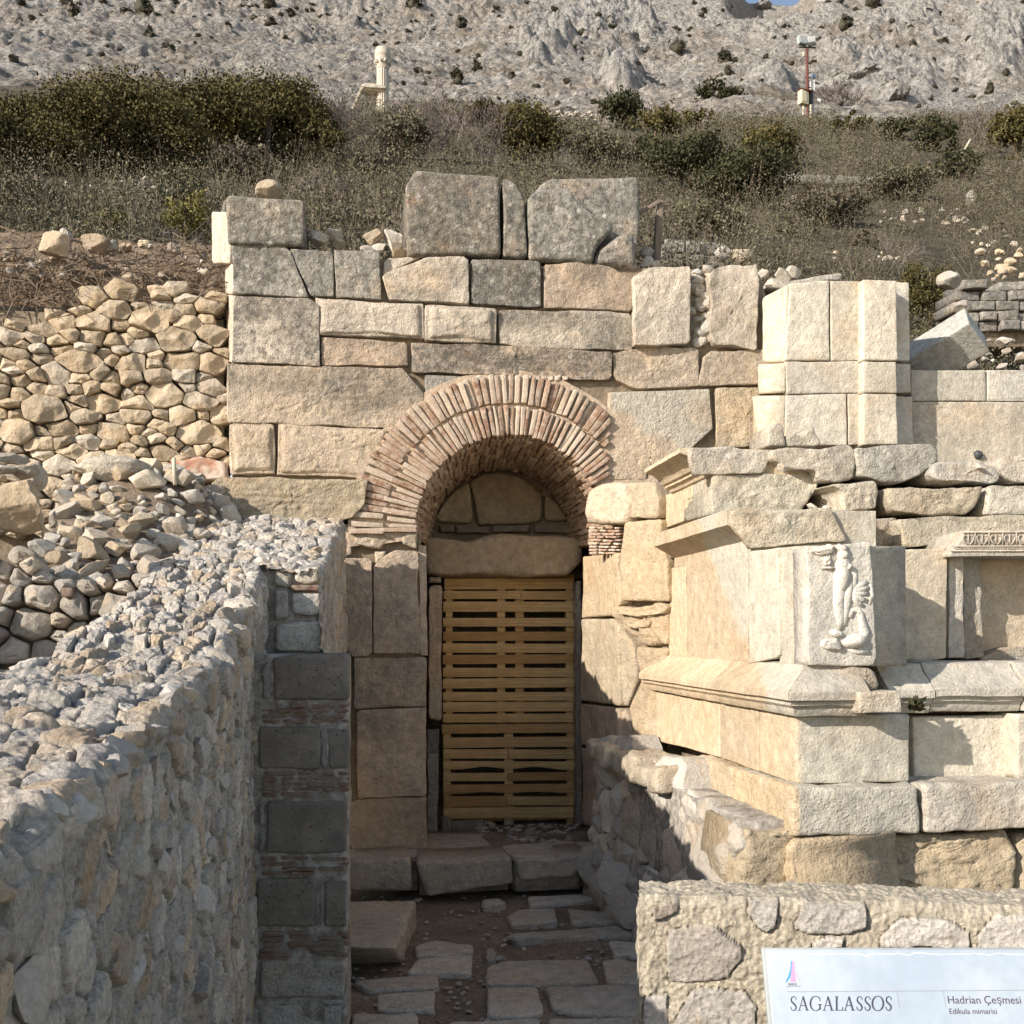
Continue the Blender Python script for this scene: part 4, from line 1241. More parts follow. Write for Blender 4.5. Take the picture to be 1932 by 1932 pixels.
# denser profile for the stain line
def dense(prof, st=.02):
    out = []
    for i in range(len(prof)):
        a, b = np.array(prof[i]), np.array(prof[(i + 1) % len(prof)])
        m = max(1, int(np.linalg.norm(b - a) / st))
        out += [tuple(a + (b - a) * k / m) for k in range(m)]
    return out
def run(prof, y0, y1, name, color, weather, soil=True, amp=.003, parent=None, mat='dressed', step=.02):
    g = loft([((0, y, 0), (1, 0, 0), (0, 0, 1)) for y in np.linspace(y1, y0, max(2, int((y1 - y0) / step)))], dense(prof))
    V = g[0]; V += vecnoise(V, 8, 4, ns()) * amp
    return part(name, (V, g[1]), M[mat], parent or podium, color, weather, attrs={'patina': soil_line(V)} if soil else None, sharp=28)
run(prof, 5.70, 6.40, 'architrave', golden, .12)
run(prof, 5.07, 5.694, 'architrave', (.50,.41,.29), .15)
front([(1380,963),(1420,961),(1568,959),(1585,985),(1601,1019),(1530,1026),(1417,1034),(1402,1012),(1381,987)], 5.03, (.50,.465,.375), .3, name='architrave', depth=.05, amp=.022, pick=.008, freq=7)
# frieze blocks
side([(1243,939),(1308,914),(1308,976),(1247,1001)], XD, golden)
side([(1309,913),(1327,905),(1322,975),(1309,978)], XD, (.5,.47,.4), .5, soil=False)
side([(1329,904),(1343,897),(1340,968),(1325,973)], XD, (.5,.47,.4), .5, soil=False)
front([(1343,897),(1440,893),(1542,891),(1546,906),(1516,960),(1340,969)], 5.68, (.50,.47,.385), .4, name='frieze_block', amp=.022, pick=.008, freq=7)
# cornice run with its mouldings
prof = [(XD + .7, 2.795), (XD, 2.795), (XD - .015, 2.80), (XD - .03, 2.825), (XD - .05, 2.828), (XD - .05, 2.845), (XD - .07, 2.85), (XD - .085, 2.875), (XD - .13, 2.91), (XD - .175, 2.925), (XD - .19, 2.93), (XD - .19, 2.955), (XD - .17, 2.962), (XD + .7, 2.962)]
run(prof, 5.70, 6.45, 'cornice', (.51,.43,.31), .05, soil=False, amp=.004)
front([(1299,846),(1380,843),(1451,850),(1454,862),(1442,891),(1330,896),(1311,897),(1304,880)], 5.66, (.47,.435,.37), .45, name='cornice', depth=.05, amp=.022, pick=.006, freq=7)

# base moulding: profile measured as outward offset from the dado, mitred at the corner
mp = [(.0, 1.722), (-.02, 1.715), (-.028, 1.70), (-.05, 1.675), (-.095, 1.64), (-.13, 1.61), (-.15, 1.595), (-.15, 1.56), (-.125, 1.55), (-.125, 1.535), (-.105, 1.52), (-.10, 1.498), (-.09, 1.484), (.3, 1.484), (.3, 1.722)]
def mould_side(y0, y1, color, name='base_moulding', soil=True, mitre=False):
    pr = dense(mp, .02)
    ys = np.linspace(y1, y0, max(3, int((y1 - y0) / .03)))
    V = []
    for k, y in enumerate(ys):
        for o, z in pr:
            yy = y
            if mitre and k == len(ys) - 1: yy = YD + o * .95
            V.append((XD + o, yy, z))
    m = len(pr); n = len(ys); V = np.array(V)
    j = np.arange(m); j2 = (j + 1) % m
    Q = np.concatenate([np.stack([k * m + j, k * m + j2, (k + 1) * m + j2, (k + 1) * m + j], 1) for k in range(n - 1)])
    Fs = [Q, np.arange(m)[::-1][None], (np.arange(m) + (n - 1) * m)[None]]
    V = V + vecnoise(V, 8, 4, ns()) * .004
    return part(name, (V, Fs), M['dressed'], podium, color, .15, sharp=28, attrs={'patina': soil_line(V)} if soil else None)
mould_side(5.30, 6.72, golden)
mould_side(4.42, 5.295, golden, mitre=True)
def mould_front(x0, x1, Y, color, mitre=False, zs=0.0, name='base_moulding', weather=.25):
    pr = dense(mp, .02)
    xs = np.linspace(x0, x1, max(3, int((x1 - x0) / .03)))
    V = []
    for k, x in enumerate(xs):
        for o, z in pr:
            xx = x
            if mitre and k == 0: xx = XD + o
            V.append((xx, Y + o * .95, z + zs))
    m = len(pr); n = len(xs); V = np.array(V)
    j = np.arange(m); j2 = (j + 1) % m
    Q = np.concatenate([np.stack([k * m + j, k * m + j2, (k + 1) * m + j2, (k + 1) * m + j], 1) for k in range(n - 1)])
    Fs = [Q, np.arange(m)[::-1][None], (np.arange(m) + (n - 1) * m)[None]]
    V = V + vecnoise(V, 9, 4, ns()) * .006
    return part(name, (V, Fs), M['dressed'], podium, color, weather, sharp=28)
xr = onY(1652, 1300, YD)[0]
mould_front(XD, xr - .10, YD, (.50,.47,.40), mitre=True)
front([(1622,1307),(1700,1304),(1703,1346),(1624,1347)], 4.24, (.55,.52,.44), .15, name='base_moulding', depth=.3, amp=.01)
front([(1592,1258),(1648,1258),(1662,1290),(1655,1306),(1612,1306),(1598,1290)], 4.36, (.48,.44,.37), .4, name='base_moulding', depth=.3, amp=.03, r=.03, soft=3)
YB2 = YD + .17
mould_front(onY(1650,1300,YB2)[0], onY(1733,1300,YB2)[0], YB2, (.51,.48,.41), zs=-.005)
mould_front(onY(1736,1300,YB2)[0], onY(1902,1300,YB2)[0], YB2 + .005, (.52,.49,.42))
mould_front(onY(1905,1300,YB2)[0], onY(2700,1300,YB2)[0], YB2 - .02, (.50,.47,.41))
# base course
XB, YB = 1.99, 4.39
side([(1236,1305),(1357,1325),(1358,1429),(1237,1397)], XB, golden, soil=False)
side([(1359,1325),(1430,1337),(1430,1456),(1360,1430)], XB, golden, soil=False)
C0 = [onX(1432, 1338, XB), onX(1432, 1457, XB)]
xa, xb = XB, onY(1718, 1400, YB)[0]
yb = C0[0][1]
corner = rbox([(xa, YB, 1.165), (xb, YB, 1.165), (xa, yb, 1.165), (xb, yb, 1.165), (xa, YB, 1.483), (xb, YB, 1.483), (xa, yb, 1.483), (xb, yb, 1.483)], .014, .008, .026, 6)
a = smooth(.0, .02, corner[0][:, 0] - xa - .004)
part('block', corner, M['dressed'], podium, golden, .2, attrs={'patina': a})
front([(1721,1352),(1916,1348),(1917,1468),(1724,1474)], YB + .16, (.53,.49,.40), .15, name='block', mat='dressed', amp=.006)
front([(1919,1348),(2600,1346),(2600,1466),(1921,1469)], YB + .05, (.55,.51,.42), .15, name='block', mat='dressed', amp=.006)
# bench course, deeper and rough
XN, YN = 1.93, 4.28
def nbox(x0, x1, y0, y1, z0, z1, color, weather=.3, name='bench_block', amp=.014, pat=False, r=.03):
    g = rbox([(x1 if i & 1 else x0, y1 if i & 2 else y0, z1 if i & 4 else z0) for i in range(8)], r * .7, amp * 1.3, .024, 7, 5)
    at = None
    if pat: at = {'patina': smooth(0, .03, g[0][:, 0] - x0 - .01)}
    return part(name, g, M['stone'], podium, color, weather, attrs=at)
nbox(XN, onY(1737, 1500, YN)[0], YN, 5.05, .943, 1.163, (.55,.43,.28), .2, pat=True)
nbox(XN + .01, XN + .5, 5.06, 5.62, .95, 1.16, golden, .15)
nbox(onY(1745, 1500, YN)[0], 5.6, YN - .005, 5.1, .95, 1.166, (.53,.49,.42), .25)
# rough footing below
g = slab([onY(u, v, YN + .06) for u, v in [(1404,1560),(1560,1576),(1720,1577),(1905,1570),(1920,1600),(1916,1650),(1915,1720),(1400,1720),(1395,1640)]], NF, .5, r=.03, amp=.06, res=.022, freq=5, pick=.02, soft=1)
part('footing', g, M['stone'], podium, (.50,.415,.29), .2)
g = slab([onY(u, v, YN + .08) for u, v in [(1924,1572),(2600,1568),(2600,1720),(1918,1720),(1919,1650)]], NF, .5, r=.03, amp=.05, res=.03)
part('footing', g, M['stone'], podium, (.50,.42,.30), .2)
for px, off in (([(1307,1515),(1397,1552),(1408,1640),(1388,1659),(1367,1652),(1296,1612)], 0), ([(1398,1558),(1492,1580),(1500,1690),(1440,1690),(1412,1645)], .02), ([(1296,1618),(1365,1655),(1390,1665),(1420,1700),(1240,1700),(1230,1640)], .05)):
    side(px, XN - .03 + off, (.50,.40,.27), .2, name='footing', mat='stone', soil=False, r=.03, amp=.045, soft=1, pick=.008, rag=1)

# upper courses of loose and broken blocks on the podium
K = [
 ([(1455,846),(1530,843),(1610,841),(1619,863),(1611,902),(1579,912),(1545,909),(1542,892),(1486,884),(1454,862)], 5.60, (.45,.41,.34), .45, 'long rough block in the upper course right of the cornice'),
 ([(1615,843),(1690,838),(1760,837),(1769,850),(1767,868),(1747,890),(1713,909),(1660,910),(1621,899),(1617,863)], 5.58, (.42,.41,.36), .55, 'grey block with a slanting broken right end below the pilaster foot'),
 ([(1757,889),(1767,872),(1854,872),(1888,890),(1891,906),(1874,915),(1770,910)], 5.52, (.50,.48,.43), .4, 'low rounded grey-white block under the small drain hole'),
 ([(1881,871),(1908,858),(2400,856),(2400,908),(1901,909),(1888,893)], 5.55, (.52,.48,.41), .3, 'block cut by the right edge, above the squared end block'),
 ([(1565,911),(1620,905),(1656,903),(1658,963),(1592,968),(1588,922)], 5.45, (.53,.48,.39), .25, 'squarish pale block between two dark gaps of the podium top'),
 ([(1679,921),(1760,917),(1861,915),(1854,937),(1829,971),(1750,972),(1687,966),(1677,948)], 5.42, (.46,.40,.30), .35, 'long tan block with a dark hollow at its right end'),
 ([(1865,915),(2400,912),(2400,971),(1859,970)], 5.42, (.51,.48,.41), .3, 'squared end block at the right edge of the podium top'),
 ([(1619,979),(1690,972),(1699,1033),(1648,1034),(1621,1020)], 5.28, (.48,.43,.34), .3, 'small rough block above the round wedged stone'),
]
for px, Y, c, w, lab in K:
    solo('stone_block', slab([onY(u, v, Y) for u, v in px], NF, .5, r=.018, amp=.03, res=.022, pick=.009, freq=6, soft=1, rag=1), M['stone'], lab, 'stone block', 'loose blocks on the podium top', color=c, weather=w)
front([(1693,979),(1830,973),(2400,971),(2400,994),(1837,997),(1800,1028),(1702,1031)], 5.18, (.52,.47,.37), .25, name='block', amp=.018)
front([(1545,917),(1588,915),(1592,962),(1548,962)], 5.75, (.42,.36,.27), .3, name='block', amp=.03, r=.04, soft=3)
front([(1655,925),(1680,922),(1684,966),(1656,972)], 5.65, (.45,.38,.28), .3, name='block', amp=.03)
front([(1575,963),(1600,966),(1622,1018),(1603,1016)], 5.35, (.45,.41,.33), .3, name='block', amp=.02, r=.03)
for i, (u, v, w, h) in enumerate([(1532,955,24,14),(1560,958,20,12),(1600,975,22,18),(1850,880,24,10),(1480,884,30,20)]):
    s = 5.7 / F
    solo('loose_stone', rock(onY(u, v, 5.5), (w * s, w * s, h * s), 3, 12), M['pale_stone'], ['small chip in the dark gap below the frieze block', 'second chip in the dark gap below the frieze block', 'small stone at the end of the architrave block', 'thin chip beside the drain hole', 'small pale stone in the notch right of the cornice block'][i], 'stone', 'chips on the podium top')
# broken fragment standing in front of the pilaster
g = [slab([onY(u, v, 5.9) for u, v in [(1448,842),(1450,806),(1456,800),(1476,796),(1482,818),(1484,842)]], NF, .3, r=.015, amp=.012, res=.02),
     slab([onY(u, v, 5.92) for u, v in [(1482,842),(1481,820),(1524,819),(1534,799),(1552,838),(1540,843)]], NF, .28, r=.015, amp=.018, res=.02)]
solo('stone_fragment', combine(g), M['stone'], 'small broken carved fragment with a notch standing before the pilaster', 'stone', color=(.50,.46,.38), weather=.3)
# recess right of the relief slab
front([(1667,1039),(1720,1035),(1789,1035),(1788,1100),(1786,1243),(1744,1250),(1706,1246),(1693,1213),(1708,1142),(1677,1088)], 4.95, (.55,.48,.37), .15, name='block', mat='dressed', amp=.012)
front([(1790,1046),(1818,1046),(1818,1243),(1789,1244)], 5.00, (.50,.47,.41), .25, name='pilaster', mat='dressed')
front([(1819,1051),(1852,1048),(1854,1240),(1820,1243)], 5.06, (.47,.44,.38), .35, name='pilaster', mat='stone', amp=.025, pick=.01)
front([(1846,1046),(2400,1040),(2400,1248),(1846,1248)], 5.20, (.55,.47,.36), .1, name='niche_back', mat='dressed', amp=.006)
front([(1850,1236),(1900,1222),(2400,1218),(2400,1252),(1850,1252)], 5.10, (.45,.40,.33), .3, name='block', amp=.02)
solo('wedged_stone', rock(onY(1677, 1122, 4.9), (.15, .16, .20), 4, 13, .05), M['grey_stone'], 'rounded brown stone wedged between the relief slab and the next block', 'stone')
for i, (u, v, w, h) in enumerate([(1667,1190,40,56),(1688,1195,20,60),(1672,1232,44,34)]):
    s = 5.0 / F
    solo('wedged_stone', rock(onY(u, v, 5.02), (w * s, w * s, h * s), 3, 12), M['grey_stone'], ['dark stone in the gap below the rounded wedged stone', 'narrow dark stone in the gap beside the pale block foot', 'low stone at the bottom of the dark gap beside the relief slab'][i], 'stone', 'stones packed beside the relief slab')
# carved capital
cap = front([(1822,1000),(2400,995),(2400,1046),(1792,1050),(1794,1041),(1806,1028),(1815,1012)], 4.88, (.46,.43,.37), .3, name='capital', mat='dressed', depth=.4, amp=.005)
orn = []
def cp(u, v, o=.0): return onY(u, v, 4.88 - o)
for k in range(6):
    uc = 1827 + k * 26
    for ss in (-1, 1):
        th = np.linspace(0, 1, 9)
        orn.append(tube([cp(uc + ss * (2 + 8 * math.sin(x * 2.6)), 1028 - 22 * x + (0 if x < .8 else 3), .006) for x in th], .0045, 6))
    orn.append(tube([cp(uc, 1027, .006), cp(uc, 1008, .006)], .004, 6))
    orn.append(tube([cp(uc + 13, 1029, .006), cp(uc + 13, 1004, .006)], .0035, 6))
for k in range(40):
    u = 1804 + k * 4.2
    orn.append(rock(cp(u, 1034.5, .004), (.008, .012, .010), 1, 4, 0))
orn += [tube([cp(1796, 1030.5, .004), cp(2400, 1029.5, .004)], .004, 6), tube([cp(1794, 1039, .004), cp(2400, 1038, .004)], .005, 6), tube([cp(1816, 1004, .004), cp(2400, 1000, .004)], .006, 6)]
part('ornament', combine(orn), M['dressed'], cap, (.47,.44,.38), .3)
part('wall_core', box(XD + .12, 7.5, 5.6, 6.6, .0, 2.32, .0), M['core'], podium)
part('wall_core', box(XD + .12, 7.5, 5.98, 6.9, 2.3, 2.90, .0), M['core'], podium)
part('wall_core', box(XN + .2, 7.5, 4.75, 6.5, .0, 1.70, .0), M['core'], podium)

# small green plant in the crack of the moulding
def tuft(P, n, h, mat, name, label, cat, spread=.03, leaf=.02):
    V, T = [], []
    rg = np.random.default_rng(n)
    for k in range(n):
        a = rg.uniform(0, 6.28); d = np.array([math.cos(a) * rg.uniform(.1, .8), math.sin(a) * rg.uniform(.1, .8) - .2, rg.uniform(.2, 1)])
        d /= np.linalg.norm(d); c = P + d * h * rg.uniform(.3, 1) + rg.normal(size=3) * spread * .3
        e = rg.normal(size=3); e -= d * e.dot(d); e /= np.linalg.norm(e)
        b = len(V); V += [c - d * leaf, c + e * leaf * .5, c + d * leaf, c - e * leaf * .5]; T.append([b, b + 1, b + 2, b + 3])
    return solo(name, (np.array(V), [np.array(T)]), M[mat], label, cat, flat=True)
tuft(onY(1730, 1340, 4.40), 70, .05, 'leaf_dark', 'small_plant', 'small dark green weed growing in the cracked joint of the base moulding', 'plant')

# ------------------------------------------------------------------ pilaster block stack and back wall
pil = thing('pilaster_wall', 'tall pale pilaster of squared marble blocks rising above the podium', 'wall', (2.9, 7.2, 0))
def pb(px, Y, c=(.53,.50,.42), w=.2, **kw):
    return front(px, Y, c, w, mat='dressed', parent=pil, amp=kw.pop('amp', .008), **kw)
pb([(1490,534),(1565,528),(1566,680),(1482,680)], 7.10)
pb([(1567,529),(1628,530),(1628,680),(1568,681)], 7.10, (.54,.50,.41))
pb([(1482,682),(1628,681),(1628,741),(1484,744)], 7.10, (.52,.49,.42))
pb([(1483,745),(1598,742),(1599,840),(1480,842)], 7.10, (.52,.49,.42))
pb([(1600,742),(1628,742),(1628,840),(1601,840)], 7.10)
for v0, v1 in ((527,680),(681,741),(742,839)):
    pb([(1629,v0),(1692,v0 + 1),(1694,v1),(1629,v1)], 7.02, (.55,.51,.42), name='pilaster')
    pb([(1690,v0 + 4),(1716 + (v1 - 680) * .04,v0 + 5),(1717 + (v1 - 680) * .04,v1),(1690,v1)], 7.17, (.56,.53,.46), name='pilaster')
for v0, v1, ua, ub, up in ((560,684,1437,1484,536),(690,742,1480,1484,684),(748,841,1468,1483,746)):
    P = [onY(ub, up, 7.10), onY(ub, v1, 7.10), onY(ua, v1, 7.35), onY(ua, v0, 7.35)]
    n = np.cross(P[1] - P[0], P[3] - P[0]); n /= np.linalg.norm(n); n = -n if n[1] > 0 else n
    part('block', slab(P, n, .2, r=.02, amp=.012, res=.026), M['dressed'], pil, (.52,.47,.37), .35)
part('wall_core', box(onY(1490,700,7.2)[0], onY(1712,700,7.2)[0], 7.25, 7.9, 2.5, 4.3), M['core'], pil)
for i, px in enumerate([[(1442,542),(1500,527),(1590,514),(1594,520),(1540,534),(1484,545)], [(1500,533),(1530,528),(1560,519),(1592,514),(1590,528)]]):
    solo('loose_slab', slab([onY(u, v, 7.45) for u, v in px], NF, .5, r=.02, amp=.015, res=.03), M['stone'], ['thin pale slab lying across the top of the pilaster blocks', 'lichened flake of slab behind the pilaster top'][i], 'stone', color=(.56,.54,.48), weather=.4)
bw_ = thing('back_wall_of_fountain', 'plain squared block wall in the sun at the right behind the podium', 'wall', (3.9, 7.4, 0))
bw_.name = 'ashlar_wall'
for px, c, w in (([(1719,698),(1861,698),(1862,757),(1719,757)], (.50,.47,.40), .4), ([(1863,698),(2600,698),(2600,757),(1863,757)], (.56,.54,.48), .25), ([(1719,758),(2600,758),(2600,905),(1719,905)], (.47,.425,.345), .45)):
    front(px, 7.30, c, w, mat='dressed', parent=bw_, amp=.006)
part('drain_hole', tube([onY(1845, 858, 7.285), onY(1845, 858, 7.32)], .035, 14), M['dark_metal'], bw_)
part('wall_core', box(onY(1722,700,7.6)[0], 8.5, 7.55, 8.2, .0, 3.74), M['core'], bw_)
R = Euler((math.radians(-28), math.radians(33), math.radians(24)))
solo('tilted_block', obox(onY(1776, 663, 7.75), (.34, .62, .24), R, .012, .008, .03), M['dressed'], 'grey squared block lying tilted on the right wall top', 'stone block', color=(.40,.40,.37), weather=.6)

# ------------------------------------------------------------------ rubble side wall of the passage, right
rw = thing('rubble_passage_wall', 'low rough rubble wall lining the right side of the passage below the podium', 'wall', (1.8, 6, 0))
# ------------------------------------------------------------------ fitted rubble: bounded Voronoi cells on a plane
def clip(poly, a, b, c):
    """keep a*x+b*y<=c"""
    out = []
    n = len(poly)
    for i in range(n):
        p, q = poly[i], poly[(i + 1) % n]
        dp, dq = a * p[0] + b * p[1] - c, a * q[0] + b * q[1] - c
        if dp <= 0: out.append(p)
        if (dp < 0 < dq) or (dq < 0 < dp):
            t = dp / (dp - dq); out.append((p[0] + t * (q[0] - p[0]), p[1] + t * (q[1] - p[1])))
    return out
def inside(poly, x, y):
    r = False; n = len(poly)
    for i in range(n):
        (x0, y0), (x1, y1) = poly[i], poly[(i + 1) % n]
        if (y0 > y) != (y1 > y) and x < (x1 - x0) * (y - y0) / (y1 - y0) + x0: r = not r
    return r
def cells(region, size, aspect=1.5, seed=0, var=.5, tries=6000, small=.55):
    """convex stones filling a polygon region (metres), wider than tall"""
    rg = np.random.default_rng(seed)
    reg = np.array(region); lo, hi = reg.min(0) - size, reg.max(0) + size
    pts = []
    for k in range(tries):
        x, y = rg.uniform(lo[0], hi[0]), rg.uniform(lo[1], hi[1])
        d = size * (small if rg.random() < .45 else rg.uniform(1 - var * .3, 1 + var))
        ok = True
        for (px, py, pd) in pts:
            dx, dy = (x - px) / aspect, y - py
            if dx * dx + dy * dy < ((d + pd) * .5) ** 2 * .62: ok = False; break
        if ok: pts.append((x, y, d))
    out = []
    P = np.array(pts)
    for i, (x, y, d) in enumerate(pts):
        if not inside(region, x, y): continue
        w = size * 1.7
        poly = [(x - w * aspect, y - w), (x + w * aspect, y - w), (x + w * aspect, y + w), (x - w * aspect, y + w)]
        dx, dy = (P[:, 0] - x) / aspect, P[:, 1] - y
        o = np.argsort(dx * dx + dy * dy)[1:34]
        for j in o:
            ux, uy = (P[j, 0] - x) / aspect ** 2, P[j, 1] - y
            t = d ** 2 / (d ** 2 + P[j, 2] ** 2) * .6 + .2
            mx, my = x + (P[j, 0] - x) * t, y + (P[j, 1] - y) * t
            poly = clip(poly, ux, uy, ux * mx + uy * my)
            if len(poly) < 3: break
        if len(poly) >= 3: out.append((np.array(poly), (x, y)))
    return out
def area(p):
    x, y = p[:, 0], p[:, 1]
    return abs(.5 * np.sum(x * np.roll(y, -1) - np.roll(x, -1) * y))
def cull(p):
    """drop short edges"""
    q = [p[0]]
    for k in p[1:]:
        if np.linalg.norm(k - q[-1]) > .012: q.append(k)
    return np.array(q)
def stone_wall(parent, region, to3, n, size, mat, seed, aspect=1.5, relief=.03, depth=.22, name='stone', rest='small_stones', limit=100, r=.035, amp=.016, res=.016, gap=.006, small=.55, color_fn=None, soft=1, tilt=.12, facets=5):
    cs = [(cull(p), c) for p, c in cells(region, size, aspect, seed, small=small)]
    cs = [q for q in cs if len(q[0]) > 2 and area(q[0]) > .0006]
    cs.sort(key=lambda q: -area(q[0]))
    rg = np.random.default_rng(seed + 1)
    left = []
    n = np.asarray(n, float)
    for k, (p, c) in enumerate(cs):
        pts = np.array([to3(x, y) for x, y in p])
        tl = rg.normal(size=2) * tilt
        off = rg.uniform(-relief, relief)
        pts = pts + n * (off + (p - np.array(c)) @ tl)[:, None]
        rr = min(r, math.sqrt(area(p)) * .28)
        g = slab(pts, n, depth, r=rr, amp=amp, res=res if k < limit else res * 1.3, soft=soft, bulge=rr * .7, gap=gap, freq=7, pick=.003, rag=.8, facets=facets)
        if k < limit: part(name, g, M[mat], parent)
        else: left.append(g)
    if left: part(rest, combine(left), M[mat], parent, kind='stuff')
    return cs

# drystone retaining wall, left of the facade
DY = 7.55
dw = thing('drystone_wall', 'drystone retaining wall of yellowish rounded fieldstones left of the facade', 'wall', (-1.8, DY, 2.5))
reg = [(-45,615),(0,614),(45,606),(82,594),(100,580),(150,566),(196,546),(225,541),(262,560),(280,548),(330,541),(372,560),(426,556),(431,700),(431,800),(436,897),(330,900),(250,880),(140,893),(125,1010),(-45,1010)]
reg3 = [tuple(onY(u, v, DY)[[0, 2]]) for u, v in reg]
stone_wall(dw, reg3, lambda x, y: (x, DY, y), NF, .118, 'yellow_stone', 3, 1.6, relief=.03, res=.013, r=.02, amp=.022, gap=.003, small=.62, facets=4)
pts = [(x, DY + .12, y) for x, y in reg3]
part('wall_core', box(-3.2, -1.0, DY + .10, DY + .5, 1.5, 4.18), M['core'], dw)
# stones lying on the bank
BK = [(108,463,66,44,7.75,'y','big pale yellow stone with a twin peak on the earth bank'),(126,450,30,34,7.9,'p','upright white stone behind the big yellow stone on the bank'),(182,461,50,34,7.8,'y','brown wedge of stone on the bank right of the big yellow one'),(210,462,28,26,7.82,'p','small pale stone right of the brown wedge on the bank'),
      (236,466,30,20,7.9,'y','low stone at the right end of the row on the bank'),(95,448,30,22,7.95,'p','white stone at the left of the row on the bank'),(238,552,50,26,7.6,'y','tan stone lying on the drystone wall top, left of another'),(300,552,48,26,7.6,'y','tan stone lying on the drystone wall top, right of another'),
      (62,500,14,10,7.7,'p','white pebble in the brown roots of the bank'),(20,510,14,10,7.7,'p','pale pebble near the left edge of the bank'),(384,515,22,14,7.7,'p','pale chip in the roots near the facade corner')]
for u, v, w, h, Y, k, lab in BK:
    s = Y / F
    solo('loose_stone', rock(onY(u, v, Y), (w * s * 1.05, w * s * .8, h * s * 1.1), 4, 12, .06, cut_lo=.5), M['yellow_stone' if k == 'y' else 'pale_stone'], lab, 'stone', 'stones lying on the earth bank')

rg = np.random.default_rng(71)
for k in range(34):
    u, v = rg.uniform(0, 395), rg.uniform(462, 522); Y = 7.72 + (522 - v) * .008; w = rg.uniform(6, 22); s = Y / F
    solo('loose_stone', rock(onY(u, v, Y), (w * s * 1.2, w * s, w * s * .8), 3, 12), M['pale_stone' if k % 3 else 'yellow_stone'], 'small stone sticking out of the brown earth bank, one of many alike', 'stone', 'small stones in the earth bank')
# rubble passage wall on the right
PXX = 1.74
reg = [(-7.2, -.05), (-4.35, -.05), (-4.35, .92), (-5.2, 1.02), (-7.2, 1.05)]
def rwp(x, y): return np.array([PXX - .10 * (1 - y) + .03 * math.sin(x * 3), -x, y])
stone_wall(rw, reg, rwp, (-1, -.08, .1), .30, 'pale_stone', 9, 1.3, relief=.022, limit=100, r=.025, amp=.035, res=.018, gap=.0, small=.45, facets=2, tilt=.06)
part('wall_core', box(PXX - .045, 2.1, 4.4, 7.2, -.1, .45), M['pier_mortar'], rw)
part('wall_core', box(PXX - .005, 2.1, 4.4, 7.2, .45, 1.0), M['pier_mortar'], rw)
CPS = [([(1126,1398),(1192,1396),(1206,1402),(1226,1418),(1232,1440),(1190,1450),(1140,1452),(1128,1440)], 0),
       ([(1190,1400),(1238,1399),(1308,1440),(1312,1470),(1240,1470),(1215,1440)], 1), ([(1240,1432),(1300,1450),(1312,1500),(1298,1520),(1262,1500),(1238,1470)], 2)]
for k in range(8):
    y = 7.1 - k * .22
    sx = .17 + .03 * (k % 3)
    part('capping_stone', obox((PXX + .06 + .02 * (k % 2), y, 1.03), (.26 + sx * .5, .235, .13 + .02 * (k % 3)), Euler((RS.uniform(-.08, .08), RS.uniform(-.06, .1), RS.uniform(-.15, .15))), .04, .03, .022, 6), M['stone'], rw, (.46,.40,.31), .3)
for k, (u, v, w, h, Y) in enumerate([(1150,1665,90,60,6.6),(1190,1700,80,60,6.1),(1172,1600,70,60,6.9),(1206,1610,80,90,6.3)]):
    s = Y / F
    part('foot_stone', rock(np.array([PXX - .05, Y, .12 + .12 * (k > 1)]), (.34, .45, .34), 4, 13, .06), M['grey_stone'], rw)

